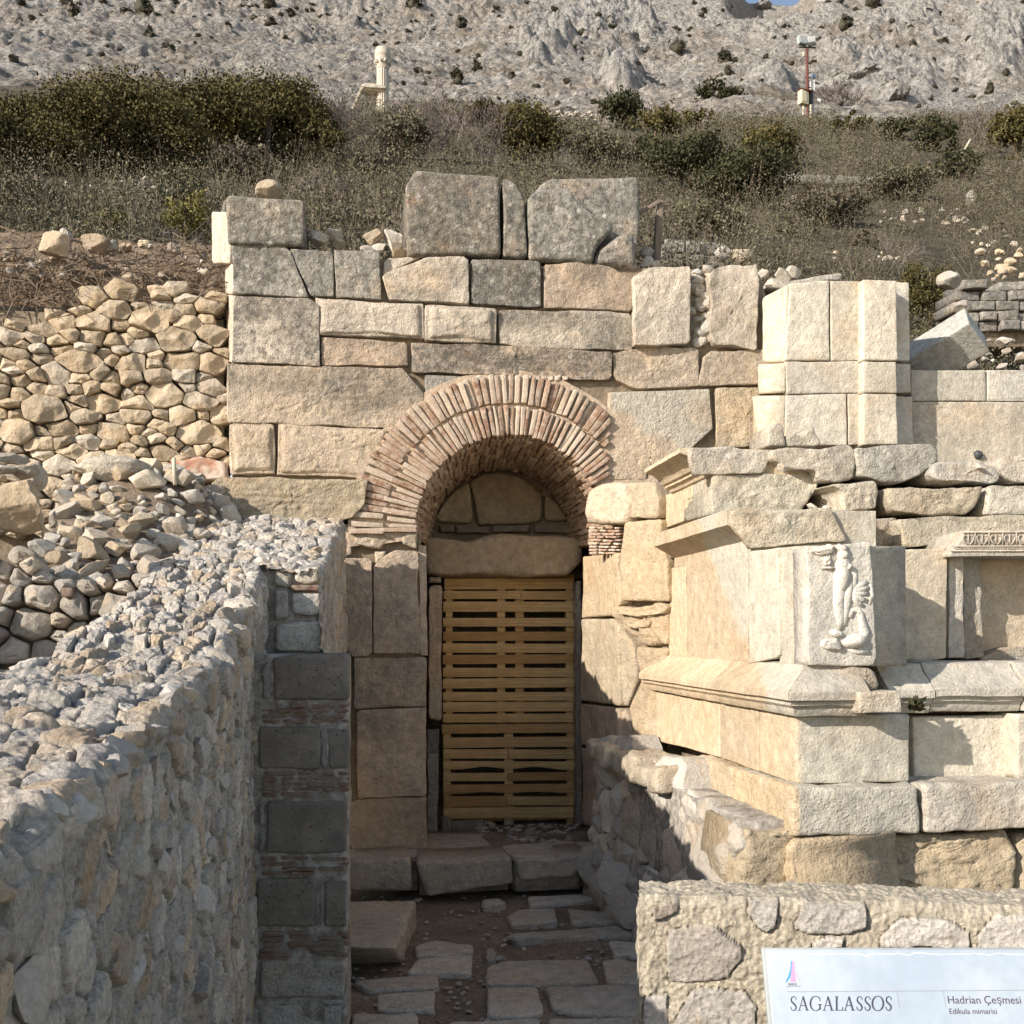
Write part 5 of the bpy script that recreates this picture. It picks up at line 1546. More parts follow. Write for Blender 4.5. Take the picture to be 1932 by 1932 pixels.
# ------------------------------------------------------------------ left foreground: mortared rubble wall
def profile_wall(Xin, Xout, ztop, zin, y0, y1, ny, kin, ktop, kout, seed, cap_far=True, amp_face=.022, amp_top=.034):
    ys = np.linspace(y0, y1, ny)
    rows = []
    arcs = []
    for y in ys:
        xi, xo, zt = Xin(y), Xout(y), ztop(y)
        a = np.stack([np.full(kin, xi), np.full(kin, y), np.linspace(zin, zt - .02, kin)], 1)
        b = np.stack([np.linspace(xi - .02, xo + .02, ktop), np.full(ktop, y), np.full(ktop, zt)], 1)
        c = np.stack([np.full(kout, xo), np.full(kout, y), np.linspace(zt - .02, zt - .9, kout)], 1)
        rows.append(np.concatenate([a, b, c]))
    P = np.array(rows)
    side_ = np.concatenate([np.zeros(kin), np.ones(ktop), np.full(kout, 2)])
    nrm = np.zeros_like(P)
    nrm[:, :kin] = (1, 0, 0); nrm[:, kin:kin + ktop] = (0, 0, 1); nrm[:, kin + ktop:] = (-1, 0, 0)
    for k in range(kin - 8, kin + 8):
        a_ = (k - kin + 8.5) / 16 * math.pi / 2; nrm[:, k] = (math.cos(a_), 0, math.sin(a_))
    for k in (kin + ktop - 2, kin + ktop - 1, kin + ktop): nrm[:, k] = (-.7, 0, .7)
    s = np.concatenate([np.linspace(0, 1, kin) * 2.0, 2.02 + np.linspace(0, 1, ktop) * .85, 2.9 + np.linspace(0, 1, kout) * .9])
    yy = P[..., 1].ravel(); ss = np.broadcast_to(s, P.shape[:2]).ravel()
    top = np.broadcast_to(side_ == 1, P.shape[:2]).ravel()
    flat = P.reshape(-1, 3)
    wob = vecnoise(flat, 4, 3, seed + 1) * .35
    q = np.stack([yy / .12, ss / .115], 1) + wob[:, :2] * .8
    f1, f2, cid = cell2(q, seed)
    q2 = np.stack([yy / .115, ss / .10], 1) + wob[:, :2]
    g1, g2, gid = cell2(q2, seed + 50)
    f1, f2, cid = np.where(top, g1, f1), np.where(top, g2, f2), np.where(top, gid, cid)
    e = f2 - f1
    has = (np.modf(cid * 17.3)[0] > np.where(top, .12, .16))
    mort = 1 - smooth(.05, .16, e)
    mort = np.where(has, mort, 1.0)
    hgt = (1 - mort) * (.45 + .75 * np.modf(cid * 5.77)[0]) * (1 - .2 * f1)
    holes = smooth(.5, .9, mort) * smooth(.18, .42, fbm(flat, 11, 3, seed + 31)) * np.where(top, .3, 1.0)
    tiltv = (np.modf(cid * 23.1)[0] - .5) * np.where(top, .6, .3)
    amp = np.where(top, amp_top, amp_face)
    big = fbm(flat, 2.1, 4, seed + 7) * np.where(top, .045, .016)
    fine = fbm(flat, 13, 4, seed + 8, .6) * np.where(top, .020, .014) + (1 - np.abs(fbm(flat, 24, 3, seed + 9)) * 2) * np.where(top, .009, .005) + fbm(flat, 30, 2, seed + 33) * .004
    d = amp * (hgt + .8 * tiltv * (1 - mort)) + big + fine - .045 * holes
    dd = d.reshape(P.shape[:2]); ds = dd.copy()
    for k in range(kin - 4, kin + 4): ds[:, k] = dd[:, k - 2:k + 3].mean(1)
    d = ds.ravel()
    V = flat + nrm.reshape(-1, 3) * d[:, None]
    V[:, 1] += fbm(flat, 9, 3, seed + 12) * .012
    a, b = P.shape[:2]
    k = np.arange(a * b).reshape(a, b)
    Q = np.stack([k[:-1, :-1], k[:-1, 1:], k[1:, 1:], k[1:, :-1]], -1).reshape(-1, 4)
    Q = Q[:, ::-1]
    Fs = [Q]
    if cap_far:
        # close the end facing the viewer with a fan of quads down the profile
        pass
    return V, Fs, cid, mort
zt = lambda y: float(np.interp(y, [.6, 1.6, 3.2, 4.6, 5.5, 6.9], [1.53, 1.545, 1.70, 2.0, 2.24, 2.60]))
lw = thing('rubble_wall', 'long mortared rubble wall in the left foreground with a jagged sunlit top', 'wall', (-.9, 3.5, 0))
V, Fs, cid, mort = profile_wall(lambda y: -.485, lambda y: -1.02 - .2 * smooth(3.6, 3.0, y), lambda y: zt(y), -.12, .55, 5.26, 900, 260, 150, 30, 5)
part('masonry', (V, Fs), M['rubble'], lw, attrs={'cell': cid, 'mortar': mort})
V, Fs, cid, mort = profile_wall(lambda y: -.205 + .08 * (y - 5.2) / 1.7, lambda y: -1.0 + .05 * smooth(5.2, 6.9, y), lambda y: zt(y), -.12, 5.15, 7.1, 300, 150, 130, 30, 6)
part('masonry', (V, Fs), M['rubble'], lw, attrs={'cell': cid, 'mortar': mort})
# stones standing proud of the top
rg = np.random.default_rng(21)
n = 0
big, rest = [], []
while n < 100:
    y = rg.uniform(1.0, 7.0); xo = -1.02 - .2 * smooth(3.6, 3.0, y); xi = -.485 if y < 5.2 else -.19
    x = rg.uniform(xo + .02, xi - .01)
    s = .03 + .075 * rg.random() ** 1.6 * (1.5 if rg.random() < .15 else 1)
    g = rock((x, y, zt(y) + s * rg.uniform(-.05, .15)), (s * rg.uniform(1.1, 1.9), s * rg.uniform(.9, 1.5), s * rg.uniform(.5, .9)), 3, 12, .08, seed=4000 + n, rot=Euler((rg.uniform(-.5, .5), rg.uniform(-.5, .5), rg.uniform(0, 6))))
    (big if n < 60 else rest).append(g); n += 1
for k, g in enumerate(big): part('stone', g, M[('pale_stone', 'grey_stone', 'pale_stone', 'yellow_stone', 'pale_stone', 'grey_stone')[k % 6]], lw)
part('small_stones', combine(rest), M['pale_stone'], lw, kind='stuff')

# stones bedded in the face and along its upper edge
rg = np.random.default_rng(313)
fs, spots = [], []
for t_ in range(4000):
    y = rg.uniform(1.0, 5.15); z = rg.uniform(.02, zt(y) - .05)
    s = rg.uniform(.045, .10) * (1.35 if rg.random() < .12 else 1)
    if any(abs(y - a) < (s + c) * .62 and abs(z - b) < (s + c) * .50 for a, b, c in spots): continue
    spots.append((y, z, s))
    fs.append(rock((-.492 + rg.uniform(-.006, .006), y, z), (s * .85, s * rg.uniform(1.2, 1.7), s * rg.uniform(.8, 1.25)), 3, 13, .07, seed=12000 + t_, rot=Euler((rg.uniform(-.3, .3), rg.uniform(-.15, .15), rg.uniform(-.15, .15)))))
    if len(spots) > 420: break
for k in range(80):
    y = 1.0 + 4.2 * k / 80 + rg.uniform(-.03, .03); s = rg.uniform(.05, .11)
    fs.append(rock((-.50 + rg.uniform(-.03, .015), y, zt(y) + rg.uniform(-.035, .015)), (s * rg.uniform(.9, 1.3), s * rg.uniform(1.0, 1.7), s * rg.uniform(.6, .9)), 3, 13, .08, seed=13000 + k, rot=Euler(rg.uniform(-.35, .35, 3))))
part('small_stones', combine(fs), M['wall_stone'], lw, kind='stuff')
# end pier of the wall with tufa blocks and brick courses, facing the viewer
PY = 4.58
def pier(px, mat, name, depth=.25, Y=PY, **kw):
    a = dict(r=.012, amp=.010, res=.016, rag=.8); a.update(kw)
    return part(name, slab([onY(u, v, Y) for u, v in px], NF, depth, **a), M[mat], lw, *(kw.get('col', ()) or ()))
for px in ([(514,1240),(548,1233),(660,1233),(659,1320),(516,1321)], [(489,1372),(604,1371),(605,1452),(487,1451)], [(617,1372),(661,1373),(660,1450),(619,1452)],
           [(503,1512),(655,1511),(654,1610),(500,1612)], [(484,1657),(588,1655),(600,1668),(600,1748),(484,1750)], [(613,1660),(655,1658),(655,1752),(613,1750)], [(545,1776),(650,1775),(650,1802),(540,1806)]):
    pier(px, 'tufa', 'tufa_block')
for px in ([(490,1813),(560,1808),(655,1812),(652,1885),(488,1884)], [(486,1898),(560,1894),(648,1896),(645,1990),(486,1990)], [(600,1886),(652,1888),(650,1896),(600,1896)]):
    part('limestone_block', slab([onY(u, v, PY) for u, v in px], NF, .25, r=.02, amp=.016, res=.018, pick=.003), M['stone'], lw, (.44,.42,.39), .3)
rg = np.random.default_rng(33)
for (v0, v1, nrow) in ((1326,1366,4),(1455,1505,5),(1616,1653,4),(1755,1808,5)):
    pb_ = []
    h = (v1 - v0) / nrow
    for r in range(nrow):
        u = 488 + rg.uniform(0, 8)
        while u < 655:
            w = rg.uniform(26, 70); u1 = min(u + w, 661)
            if u1 - u > 8 and rg.random() < .9:
                P = np.array([onY(u, v0 + r * h + 1.2, PY), onY(u1, v0 + r * h + 1.2, PY), onY(u1, v0 + (r + 1) * h - 1.2, PY), onY(u, v0 + (r + 1) * h - 1.2, PY)])
                pb_.append(slab(P + rg.normal(size=(4, 3)) * .0015 + np.array([0, rg.uniform(-.008, .012), 0]), NF, .2, r=.006, amp=.008, res=.014))
            u = u1 + 3
    part('brick_course', combine(pb_), M['pier_brick'], lw)
x0, x1 = onY(482, 1500, PY)[0], onY(659, 1500, PY)[0]
part('pier_bed', box(x0 - .1, x1 - .004, PY + .012, 5.3, -.1, 1.765, .02, .015, .03, 7), M['pier_mortar'], lw)
for px in ([(494,1262),(510,1244),(512,1320),(498,1322)], [(488,1516),(499,1514),(498,1560),(490,1562)], [(487,1570),(499,1566),(498,1608),(488,1610)], [(604,1668),(610,1668),(610,1748),(605,1748)], [(606,1376),(615,1376),(616,1450),(607,1450)]):
    part('chinking_stone', slab([onY(u, v, PY + .0) for u, v in px], NF, .2, r=.01, amp=.014, res=.014), M['stone'], lw, (.30,.29,.27), .3)
# upper setback of the pier
P5 = 5.16
for px, mt, nm, col in (([(556,1074),(606,1068),(604,1098),(580,1105),(556,1096)], 'stone', 'limestone_block', (.55,.50,.41)), ([(546,1103),(606,1102),(605,1115),(546,1116)], 'pier_brick', 'brick', None),
                        ([(549,1121),(606,1118),(606,1158),(590,1164),(549,1160)], 'stone', 'limestone_block', (.50,.49,.46)), ([(518,1178),(560,1172),(607,1172),(606,1232),(518,1232)], 'stone', 'limestone_block', (.45,.43,.39)),
                        ([(516,1075),(552,1078),(545,1110),(516,1105)], 'stone', 'limestone_block', (.42,.39,.34)), ([(516,1110),(544,1112),(546,1165),(516,1170)], 'stone', 'limestone_block', (.36,.34,.31))):
    part(nm, slab([onY(u, v, P5) for u, v in px], NF, .3, r=.02, amp=.022, res=.016), M[mt], lw, col, .3)
xu0, xu1 = onY(486, 1100, P5)[0], onY(607, 1100, P5)[0]
part('pier_bed', box(xu0 - .15, xu1 + .01, P5 + .035, 5.5, 1.6, zt(5.2) + .035, .03, .02, .03, 7), M['pier_mortar'], lw)

# ------------------------------------------------------------------ stone heap, boulder and small drystone wall at the far left
hp = thing('drystone_facing', 'shaded low drystone facing of grey stones below the stone heap at the left', 'wall', (-1.6, 5.1, 1.3))
LY = 5.1
reg = [(-40,1035),(60,1045),(110,1080),(170,1090),(240,1075),(300,1095),(330,1130),(345,1200),(300,1275),(-40,1290)]
reg3 = [tuple(onY(u, v, LY)[[0, 2]]) for u, v in reg]
stone_wall(hp, reg3, lambda x, y: (x, LY, y), (0, -1, .15), .13, 'grey_stone', 14, 1.15, relief=.035, limit=70, r=.028, amp=.02, res=.014, gap=.005, small=.62)
part('wall_core', box(-2.3, -.95, LY + .12, LY + .5, 1.1, 2.05), M['core'], hp)
part('brick', obox(onY(128, 1118, LY - .01), (.05, .06, .045), None, .006, .006, .02), M['pier_brick'], hp)
# heap body and its stones
gx = np.linspace(0, 1, 90); gy = np.linspace(0, 1, 90)
GX, GY = np.meshgrid(gx, gy, indexing='ij')
hy = 5.15 + GY * 2.2
x0_ = np.interp(GY, [0, .4, .75, 1], [-1.78, -1.75, -1.88, -1.85]); x1_ = np.interp(GY, [0, .5, 1], [-1.15, -.95, -.72])
hx = x0_ + (x1_ - x0_) * GX
hz = np.interp(GY, [0, .1, .6, .8, 1], [2.02, 2.12, 2.62, 2.95, 3.0]) - .10 * np.abs(GX - .35) - .35 * smooth(.6, 1, GX) * smooth(.4, .9, GY)
p = np.stack([hx, hy, hz], -1).reshape(-1, 3)
hz = hz + (fbm(p, 3, 4, 91) * .06).reshape(hz.shape)
structure('heap_earth', sheet(np.stack([hx, hy, hz], -1)), M['earth'])
structure('heap_edge', combine([box(-1.92, -1.80, 5.3, 7.5, 1.2, 2.2)]), M['core'])
rg = np.random.default_rng(55)
placed = []
kk = 0
names = []
for t_ in range(5000):
    i, j = rg.integers(2, 88), rg.integers(2, 88)
    s = rg.uniform(.05, .085) if len(placed) > 40 else rg.uniform(.10, .17)
    c = np.array([hx[i, j], hy[i, j], hz[i, j]])
    if any(np.linalg.norm((c - q) * (1, .8, 1)) < (s + s2) * .44 for q, s2 in placed): continue
    placed.append((c, s))
    if len(placed) > 170: break
big, rest = [], []
hs = thing('stone_heap', 'sunlit heap of tumbled cream stones between the drystone wall and the mortared wall', 'stone heap', (-1.3, 6.2, 1.9))
for n_, (c, s) in enumerate(placed):
    g = rock(c + np.array([0, 0, s * .25]), (s * rg.uniform(1.0, 1.5), s * rg.uniform(.85, 1.2), s * rg.uniform(.7, 1.05)), 4 if n_ < 60 else 3, 13, .05, rot=Euler(rg.uniform(-.6, .6, 3)))
    if n_ < 100: part('stone', g, M['pale_stone' if rg.random() < .6 else 'yellow_stone'], hs)
    else: rest.append(g)
if rest: part('small_stones', combine(rest), M['pale_stone'], hs, kind='stuff')
# mortared lump with a stick, red plaster
s = 6.9 / F
lump = rock(onY(228, 893, 6.95), (165 * s, .42, 66 * s), 5, 16, .14, seed=78, rot=Euler((0, 0, .2)), cut_lo=.62)
solo('mortar_lump', lump, M['pale_rubble'], 'big rounded lump of mortared rubble with a thin stick on top of the stone heap', 'masonry lump', attrs={'cell': np.full(len(lump[0]), .3), 'mortar': .6 + .4 * vnoise(lump[0] * 7, 2)})
solo('stick', tube([onY(328, 864, 6.75), onY(330, 915, 6.72)], .012, 8), M['pale_timber'], 'thin pale stick standing upright in the mortared lump', 'stick')
solo('plaster_patch', combine([slab([onY(u, v, 7.40) for u, v in [(375,858),(428,872),(432,905),(300,912),(296,880),(340,868)]], NF, .2, r=.03, amp=.03, res=.02)]), M['red_plaster'], 'reddish plastered wall stub in the corner left of the facade', 'wall stub')
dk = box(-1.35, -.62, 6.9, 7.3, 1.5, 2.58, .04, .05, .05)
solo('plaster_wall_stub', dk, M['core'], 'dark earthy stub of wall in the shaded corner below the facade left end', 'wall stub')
s = 5.0 / F
for i, (u, v, w, h, Y, lab) in enumerate([(22,958,120,120,4.9,'huge brown boulder at the left edge beside the dark hole'), (40,890,60,34,5.6,'grey stone above the huge boulder'), (20,862,60,24,5.7,'flat stone stacked above the huge boulder'),
                                      (64,905,40,60,5.8,'sloping grey stone behind the huge boulder'), (10,885,40,20,5.5,'thin stone at the left edge above the boulder'), (100,985,20,44,5.2,'narrow stone at the right side of the huge boulder')]):
    s = Y / F
    solo('boulder' if i == 0 else 'loose_stone', rock(onY(u, v, Y), (w * s, w * s * .9, h * s), 5 if i == 0 else 4, 15, .09, seed=800 + i), M['yellow_stone' if i == 0 else 'grey_stone'], lab, 'boulder' if i == 0 else 'stone')
gx = np.linspace(-7.5, -2.25, 70); gy = np.linspace(3.3, 6.3, 60)
GX, GY = np.meshgrid(gx, gy, indexing='ij')
p = np.stack([GX, GY, 0 * GX], -1).reshape(-1, 3)
gz = 1.2 + (1.25 + (fbm(p, 1.3, 5, 95) * .25).reshape(GX.shape)) * smooth(-2.28, -2.75, GX) * smooth(3.3, 3.7, GY) * smooth(6.3, 5.9, GY)
structure('unseen_shade_mound', sheet(np.stack([GX, GY, gz], -1)), M['bank'])  # earth mound added out of view, shaped to shade the low drystone facing

# ------------------------------------------------------------------ near right wall of mortared stones
f3 = np.array([SA, CA, 0]); r3 = np.array([CA, -SA, 0])
nw = thing('mortared_wall', 'low wall of big pale stones in lumpy cream mortar in the right foreground', 'wall', (1.2, 2.5, 0))
def camd(u, v, d): return O + f3 * d + r3 * ((u - CX) / F * d) + np.array([0, 0, (HY - v) / F * d])
A0, A1 = camd(1206, 1690, 2.42), camd(2300, 1722, 2.26)
ex = A1 - A0; zl, zr = A0[2], A1[2]; ex[2] = 0; LW = np.linalg.norm(ex); ex /= LW
nrm_ = np.array([ex[1], -ex[0], 0]); nrm_ = -nrm_ if nrm_[1] > 0 else nrm_
nx_, nf, nt = 440, 300, 24
xs = np.linspace(0, LW, nx_)
rows = []
for x in xs:
    zt_ = zl + (zr - zl) * x / LW
    b = A0 + ex * x
    fc = [np.array([b[0], b[1], z]) for z in np.linspace(-.1, zt_ - .02, nf)]
    tp = [np.array([b[0], b[1], zt_]) - nrm_ * t for t in np.linspace(.01, .14, nt)]
    rows.append(fc + tp)
P = np.array(rows)
flat = P.reshape(-1, 3)
uu_, vv_ = proj(P[:, :nf])
nr = np.zeros_like(P); nr[:, :nf] = nrm_; nr[:, nf:] = (0, 0, 1)
nr[:, nf - 3:nf + 2] = (nrm_ + np.array([0, 0, 1])) * .7
XQ = np.broadcast_to(xs[:, None], P.shape[:2]); ZQ = np.concatenate([P[:, :nf, 2], P[:, nf:, 2] + np.linspace(.01, .14, nt)[None]], 1)
# big flat stones traced from the photo, as polygons on the wall face; mortar between
ST = [[(1254,1733),(1330,1727),(1352,1745),(1395,1742),(1396,1800),(1372,1845),(1310,1850),(1258,1853)], [(1405,1728),(1418,1712),(1470,1705),(1460,1748),(1440,1757)], [(1497,1740),(1520,1695),(1560,1688),(1628,1690),(1637,1720),(1634,1752),(1600,1764),(1500,1752)],
      [(1660,1770),(1700,1732),(1790,1728),(1830,1755),(1835,1790),(1660,1790)], [(1845,1760),(1880,1730),(1960,1726),(2000,1790),(1845,1790)], [(1226,1712),(1276,1702),(1284,1716),(1246,1730),(1228,1734)], [(1780,1700),(1830,1690),(1838,1706),(1800,1720)],
      [(1300,1868),(1350,1857),(1400,1870),(1425,1900),(1430,1950),(1400,2000),(1290,2000),(1270,1920)], [(1530,1768),(1560,1760),(1592,1770),(1590,1788),(1535,1788)], [(1212,1880),(1255,1872),(1262,1960),(1215,1980)], [(1450,1800),(1600,1800),(1640,1900),(1600,1990),(1470,1980)], [(1660,1810),(1830,1800),(1850,1950),(1680,1980)]]
hst = np.zeros(P.shape[:2]); cidm = np.zeros(P.shape[:2]); em = np.zeros(P.shape[:2])
ptn = flat.reshape(P.shape)
jit = vecnoise(flat, 14, 3, 301).reshape(P.shape)
U2 = uu_ + jit[:, :nf, 0] * 9; V2 = vv_ + jit[:, :nf, 2] * 9
for k, poly in enumerate(ST):
    pl_ = np.array(poly, float); c = pl_.mean(0)
    d = np.full(U2.shape, 1e9)
    ar = .5 * np.sum(pl_[:, 0] * np.roll(pl_[:, 1], -1) - np.roll(pl_[:, 0], -1) * pl_[:, 1])
    for i in range(len(pl_)):
        a_, b_ = pl_[i], pl_[(i + 1) % len(pl_)]
        e_ = b_ - a_; e_ /= np.linalg.norm(e_)
        nn_ = np.array([-e_[1], e_[0]]) * np.sign(ar)
        d = np.minimum(d, (U2 - a_[0]) * nn_[0] + (V2 - a_[1]) * nn_[1])
    m = smooth(-1, 3.5, d)
    upd = m > hst[:, :nf]
    hst[:, :nf] = np.where(upd, m, hst[:, :nf]); cidm[:, :nf] = np.where(m > .05, (k * .37 + .1) % 1, cidm[:, :nf])
cidm[:, :nf] = np.where(hst[:, :nf] > .05, cidm[:, :nf], 0)
lump = cell2(np.stack([XQ.ravel() / .015, ZQ.ravel() / .015], 1) + vecnoise(flat, 20, 2, 305)[:, :2] * .5, 311)
lum = (1 - lump[0]) * .006
lump2 = cell2(np.stack([XQ.ravel() / .07, ZQ.ravel() / .07], 1) + vecnoise(flat, 8, 2, 306)[:, :2] * .5, 312)
H = hst.ravel()
d = (1 - H) * (lum + (1 - lump2[0]) * .006 + fbm(flat, 12, 5, 307, .65) * .014) + H * (.016 + fbm(flat, 7, 6, 308, .62) * .016)
d += fbm(flat, 2.5, 3, 309) * .008 - .016 * np.exp(-((H - .25) / .18) ** 2)
V = flat + nr.reshape(-1, 3) * d[:, None]
# soften the free end
V = V - ex * 0
k = np.arange(nx_ * (nf + nt)).reshape(nx_, nf + nt)
Q = np.stack([k[:-1, :-1], k[1:, :-1], k[1:, 1:], k[:-1, 1:]], -1).reshape(-1, 4)
part('masonry', (V, [Q]), M['pale_rubble'], nw, attrs={'cell': cidm.ravel(), 'mortar': 1 - H})
# free left end of this wall
e0 = P[0]
gd = np.linspace(0, .14, 20)
E = np.array([[q - nrm_ * t for q in e0[:nf]] for t in gd])
fl = E.reshape(-1, 3)
lp = cell2(np.stack([fl[:, 1] / .07, fl[:, 2] / .07], 1), 320)
E = fl + (-ex) * ((1 - lp[0]) * .014 + fbm(fl, 5, 4, 321) * .03)[:, None] * smooth(0, .03, np.repeat(gd, nf))[:, None]
k = np.arange(20 * nf).reshape(20, nf)
Q = np.stack([k[:-1, :-1], k[:-1, 1:], k[1:, 1:], k[1:, :-1]], -1).reshape(-1, 4)
part('masonry', (E, [Q]), M['pale_rubble'], nw, attrs={'cell': np.zeros(len(E)), 'mortar': np.ones(len(E))})
# ------------------------------------------------------------------ vegetation
def leaf_quads(c, size, rg, ratio=.5, up=0.0):
    n = len(c)
    d = rg.normal(size=(n, 3)); d[:, 2] += up; d /= np.linalg.norm(d, axis=1, keepdims=True)
    e = rg.normal(size=(n, 3)); e -= d * np.sum(d * e, 1, keepdims=True); e /= np.linalg.norm(e, axis=1, keepdims=True)
    s = size * rg.uniform(.6, 1.35, (n, 1))
    V = np.stack([c - d * s, c + e * s * ratio, c + d * s, c - e * s * ratio], 1).reshape(-1, 3)
    return V, [np.arange(4 * n).reshape(n, 4)]
def ribbons(a, b, w0, w1, rg):
    n = len(a)
    d = b - a; e = rg.normal(size=(n, 3)); e -= d * (np.sum(d * e, 1) / np.maximum(np.sum(d * d, 1), 1e-9))[:, None]
    e /= np.linalg.norm(e, axis=1, keepdims=True)
    w0 = np.broadcast_to(np.asarray(w0, float), (n,))[:, None]; w1 = np.broadcast_to(np.asarray(w1, float), (n,))[:, None]
    V = np.stack([a - e * w0, a + e * w0, b + e * w1, b - e * w1], 1).reshape(-1, 3)
    return V, [np.arange(4 * n).reshape(n, 4)]

def crown(base, W, Dp, H, leaf, nleaf, rg, lobes=7, floor_=0.05, rough=.8, peak=0.0):
    """leaf clumps spread over several overlapping lobes"""
    L = []
    for k in range(lobes):
        a = rg.uniform(0, 6.28); q = math.sqrt(rg.uniform(0, 1)) * .62
        fx, fy = math.cos(a) * q, math.sin(a) * q
        h = (1 - .55 * q * q) * rg.uniform(.78, 1.0)
        L.append((fx * W / 2, fy * Dp / 2, h))
    ncl = max(12, nleaf // 34)
    cl = []
    for k in range(ncl):
        lx, ly, h = L[rg.integers(len(L))]
        v = rg.normal(size=3); v /= np.linalg.norm(v); v[2] = abs(v[2]) if rg.random() < .75 else v[2]
        rr = rg.uniform(.72, 1.04) if rg.random() < .8 else rg.uniform(.2, .8)
        x = lx + v[0] * W * .27 * rr; y = ly + v[1] * Dp * .27 * rr; z = H * h * (.50 + v[2] * .48 * rr)
        if peak: s_ = 1 - peak * max(0, z / H); x *= s_; y *= s_
        cl.append((x, y, max(z, H * floor_)))
    cl = np.array(cl)
    cs = min(W, H, Dp) * .085 * rough
    c = np.repeat(cl, max(1, nleaf // ncl), 0)
    c = c + rg.normal(size=c.shape) * np.array([cs, cs, cs * .8])
    V, Fq = leaf_quads(c, leaf, rg, .6)
    return V + base, Fq
ZONES = []
def bush(name, label, u, v, w, h, mat='leaf_olive', seed=0, cat='shrub', group=None, lobes=6, dens=1.0, y0=8.5, depth=.8, leafpx=5.0, peak=0.0, sink=.06):
    P, s = hill_hit(u, v, y0)
    rg = np.random.default_rng(1000 + seed)
    W, H = w * s * 1.22, h * s * 1.22
    ZONES.append((u, v, w * 1.1, h))
    t = thing(name, label, cat, P, group)
    n = int(min(90000, max(500, w * h / 8 * 4.2 * dens)))
    base = P - np.array([0, 0, H * sink])
    part('crown', crown(base, W, W * depth, H, leafpx * s * .62, n, rg, lobes, peak=peak), M[mat], t, flat=True)
    g = []
    for k in range(5):
        a = rg.uniform(0, 6.28); q = rg.uniform(.1, .3)
        tip = base + np.array([math.cos(a) * W * q, math.sin(a) * W * depth * q, H * rg.uniform(.5, .8)])
        m = base + (tip - base) * .5 + rg.normal(size=3) * W * .03
        g.append(tube([base + np.array([0, 0, -.1]), m, tip], np.array([.045, .03, .012]) * H * .6, 6))
    part('trunk', combine(g), M['bark'], t)
    return t
def bare(name, label, u, v, w, h, mat='twig_grey', seed=0, n=90, y0=8.5, wid=.8):
    P, s = hill_hit(u, v, y0)
    rg = np.random.default_rng(3000 + seed)
    W, H = w * s, h * s
    A, B, w0, w1 = [], [], [], []
    def grow(p, d, l, wd, lev):
        q = p + d * l
        A.append(p); B.append(q); w0.append(wd); w1.append(wd * .72)
        if lev == 0: return
        for k in range(2 if lev > 2 else 3):
            nd = d + rg.normal(size=3) * .42 + np.array([0, 0, .08]); nd /= np.linalg.norm(nd)
            grow(q, nd, l * rg.uniform(.62, .92), wd * .62, lev - 1)
    stems = max(6, int(n / 6))
    for k in range(stems):
        x = rg.normal() * .16 * W; y = rg.normal() * .12 * W
        d = np.array([x / W * 2.2 + rg.normal() * .25, rg.normal() * .3, 1.0]); d /= np.linalg.norm(d)
        grow(P + np.array([x, y, -.1]), d, H * rg.uniform(.24, .34), wid * s * 1.1, 4)
    return solo(name, ribbons(np.array(A), np.array(B), np.maximum(w0, .42 * s), np.maximum(w1, .30 * s), rg), M[mat], label, 'bare shrub', 'leafless shrubs on the hillside', flat=True)

# wide evergreen thicket at the upper left: several crowns grown together into one mass
P, s = hill_hit(300, 318)
th = thing('evergreen_thicket', 'very wide dense olive-green evergreen thicket on the hillside at the upper left', 'thicket', P)
rg = np.random.default_rng(77)
gs = []
for (u, v, w, h) in [(40,322,210,150),(150,325,230,178),(260,322,230,186),(370,318,240,182),(470,312,230,172),(550,312,190,158),(600,318,120,124),(90,330,180,120),(310,330,200,130),(-60,322,200,140)]:
    Pk, sk = hill_hit(u, v)
    gs.append(crown(Pk - np.array([0, 0, .15]), w * sk, w * sk * .8, h * sk * 1.13, 3.1 * sk, int(w * h / 8 * 3.6), rg, 9, rough=.75))
part('crown', combine(gs), M['leaf_olive'], th, flat=True)
for u in (60, 180, 290, 400, 500, 580):
    part('trunk', tube([hill_hit(u, 322)[0] - np.array([0, 0, .2]), hill_hit(u, 322)[0] + np.array([.1, .2, 1.4])], [.12, .06], 7), M['bark'], th)

bush('evergreen_bush', 'dark round evergreen behind the gap between the top blocks, with a shaded right side', 985, 316, 150, 118, 'leaf_olive', 1, lobes=8)
bush('evergreen_bush', 'smaller evergreen adjoining the round one on its left side', 915, 240, 90, 52, 'leaf_olive', 2)
bush('evergreen_bush', 'bushy dark evergreen on the crest right of the stone row', 1178, 246, 92, 74, 'leaf_dark', 3)
bush('evergreen_bush', 'olive evergreen adjoining the dark crest one on its right', 1232, 268, 80, 70, 'leaf_olive', 4)
bush('evergreen_bush', 'dark evergreen standing alone on the crest left of the floodlight mast', 1352, 212, 84, 56, 'leaf_dark', 5)
bush('evergreen_bush', 'small rusty olive bush at the foot of the lone crest evergreen', 1318, 250, 56, 46, 'leaf_olive', 6)
bush('evergreen_bush', 'low spreading dark evergreen right above the broken top block', 1300, 372, 180, 104, 'leaf_dark', 7, lobes=9)
bush('evergreen_bush', 'low spreading dark evergreen left of the row of half buried blocks', 1410, 392, 170, 112, 'leaf_dark', 8, lobes=9)
bush('evergreen_bush', 'olive bush in the scrub below the floodlight mast', 1458, 322, 120, 84, 'leaf_olive', 9, lobes=7)
bush('evergreen_bush', 'brownish olive bush on the crest right of the mast', 1602, 252, 70, 38, 'leaf_olive', 10)
bush('evergreen_bush', 'left one of two touching dark bushes on the right crest', 1695, 268, 74, 46, 'leaf_dark', 11)
bush('evergreen_bush', 'right one of two touching dark bushes on the right crest, beside the leaning plank', 1768, 288, 86, 62, 'leaf_dark', 12)
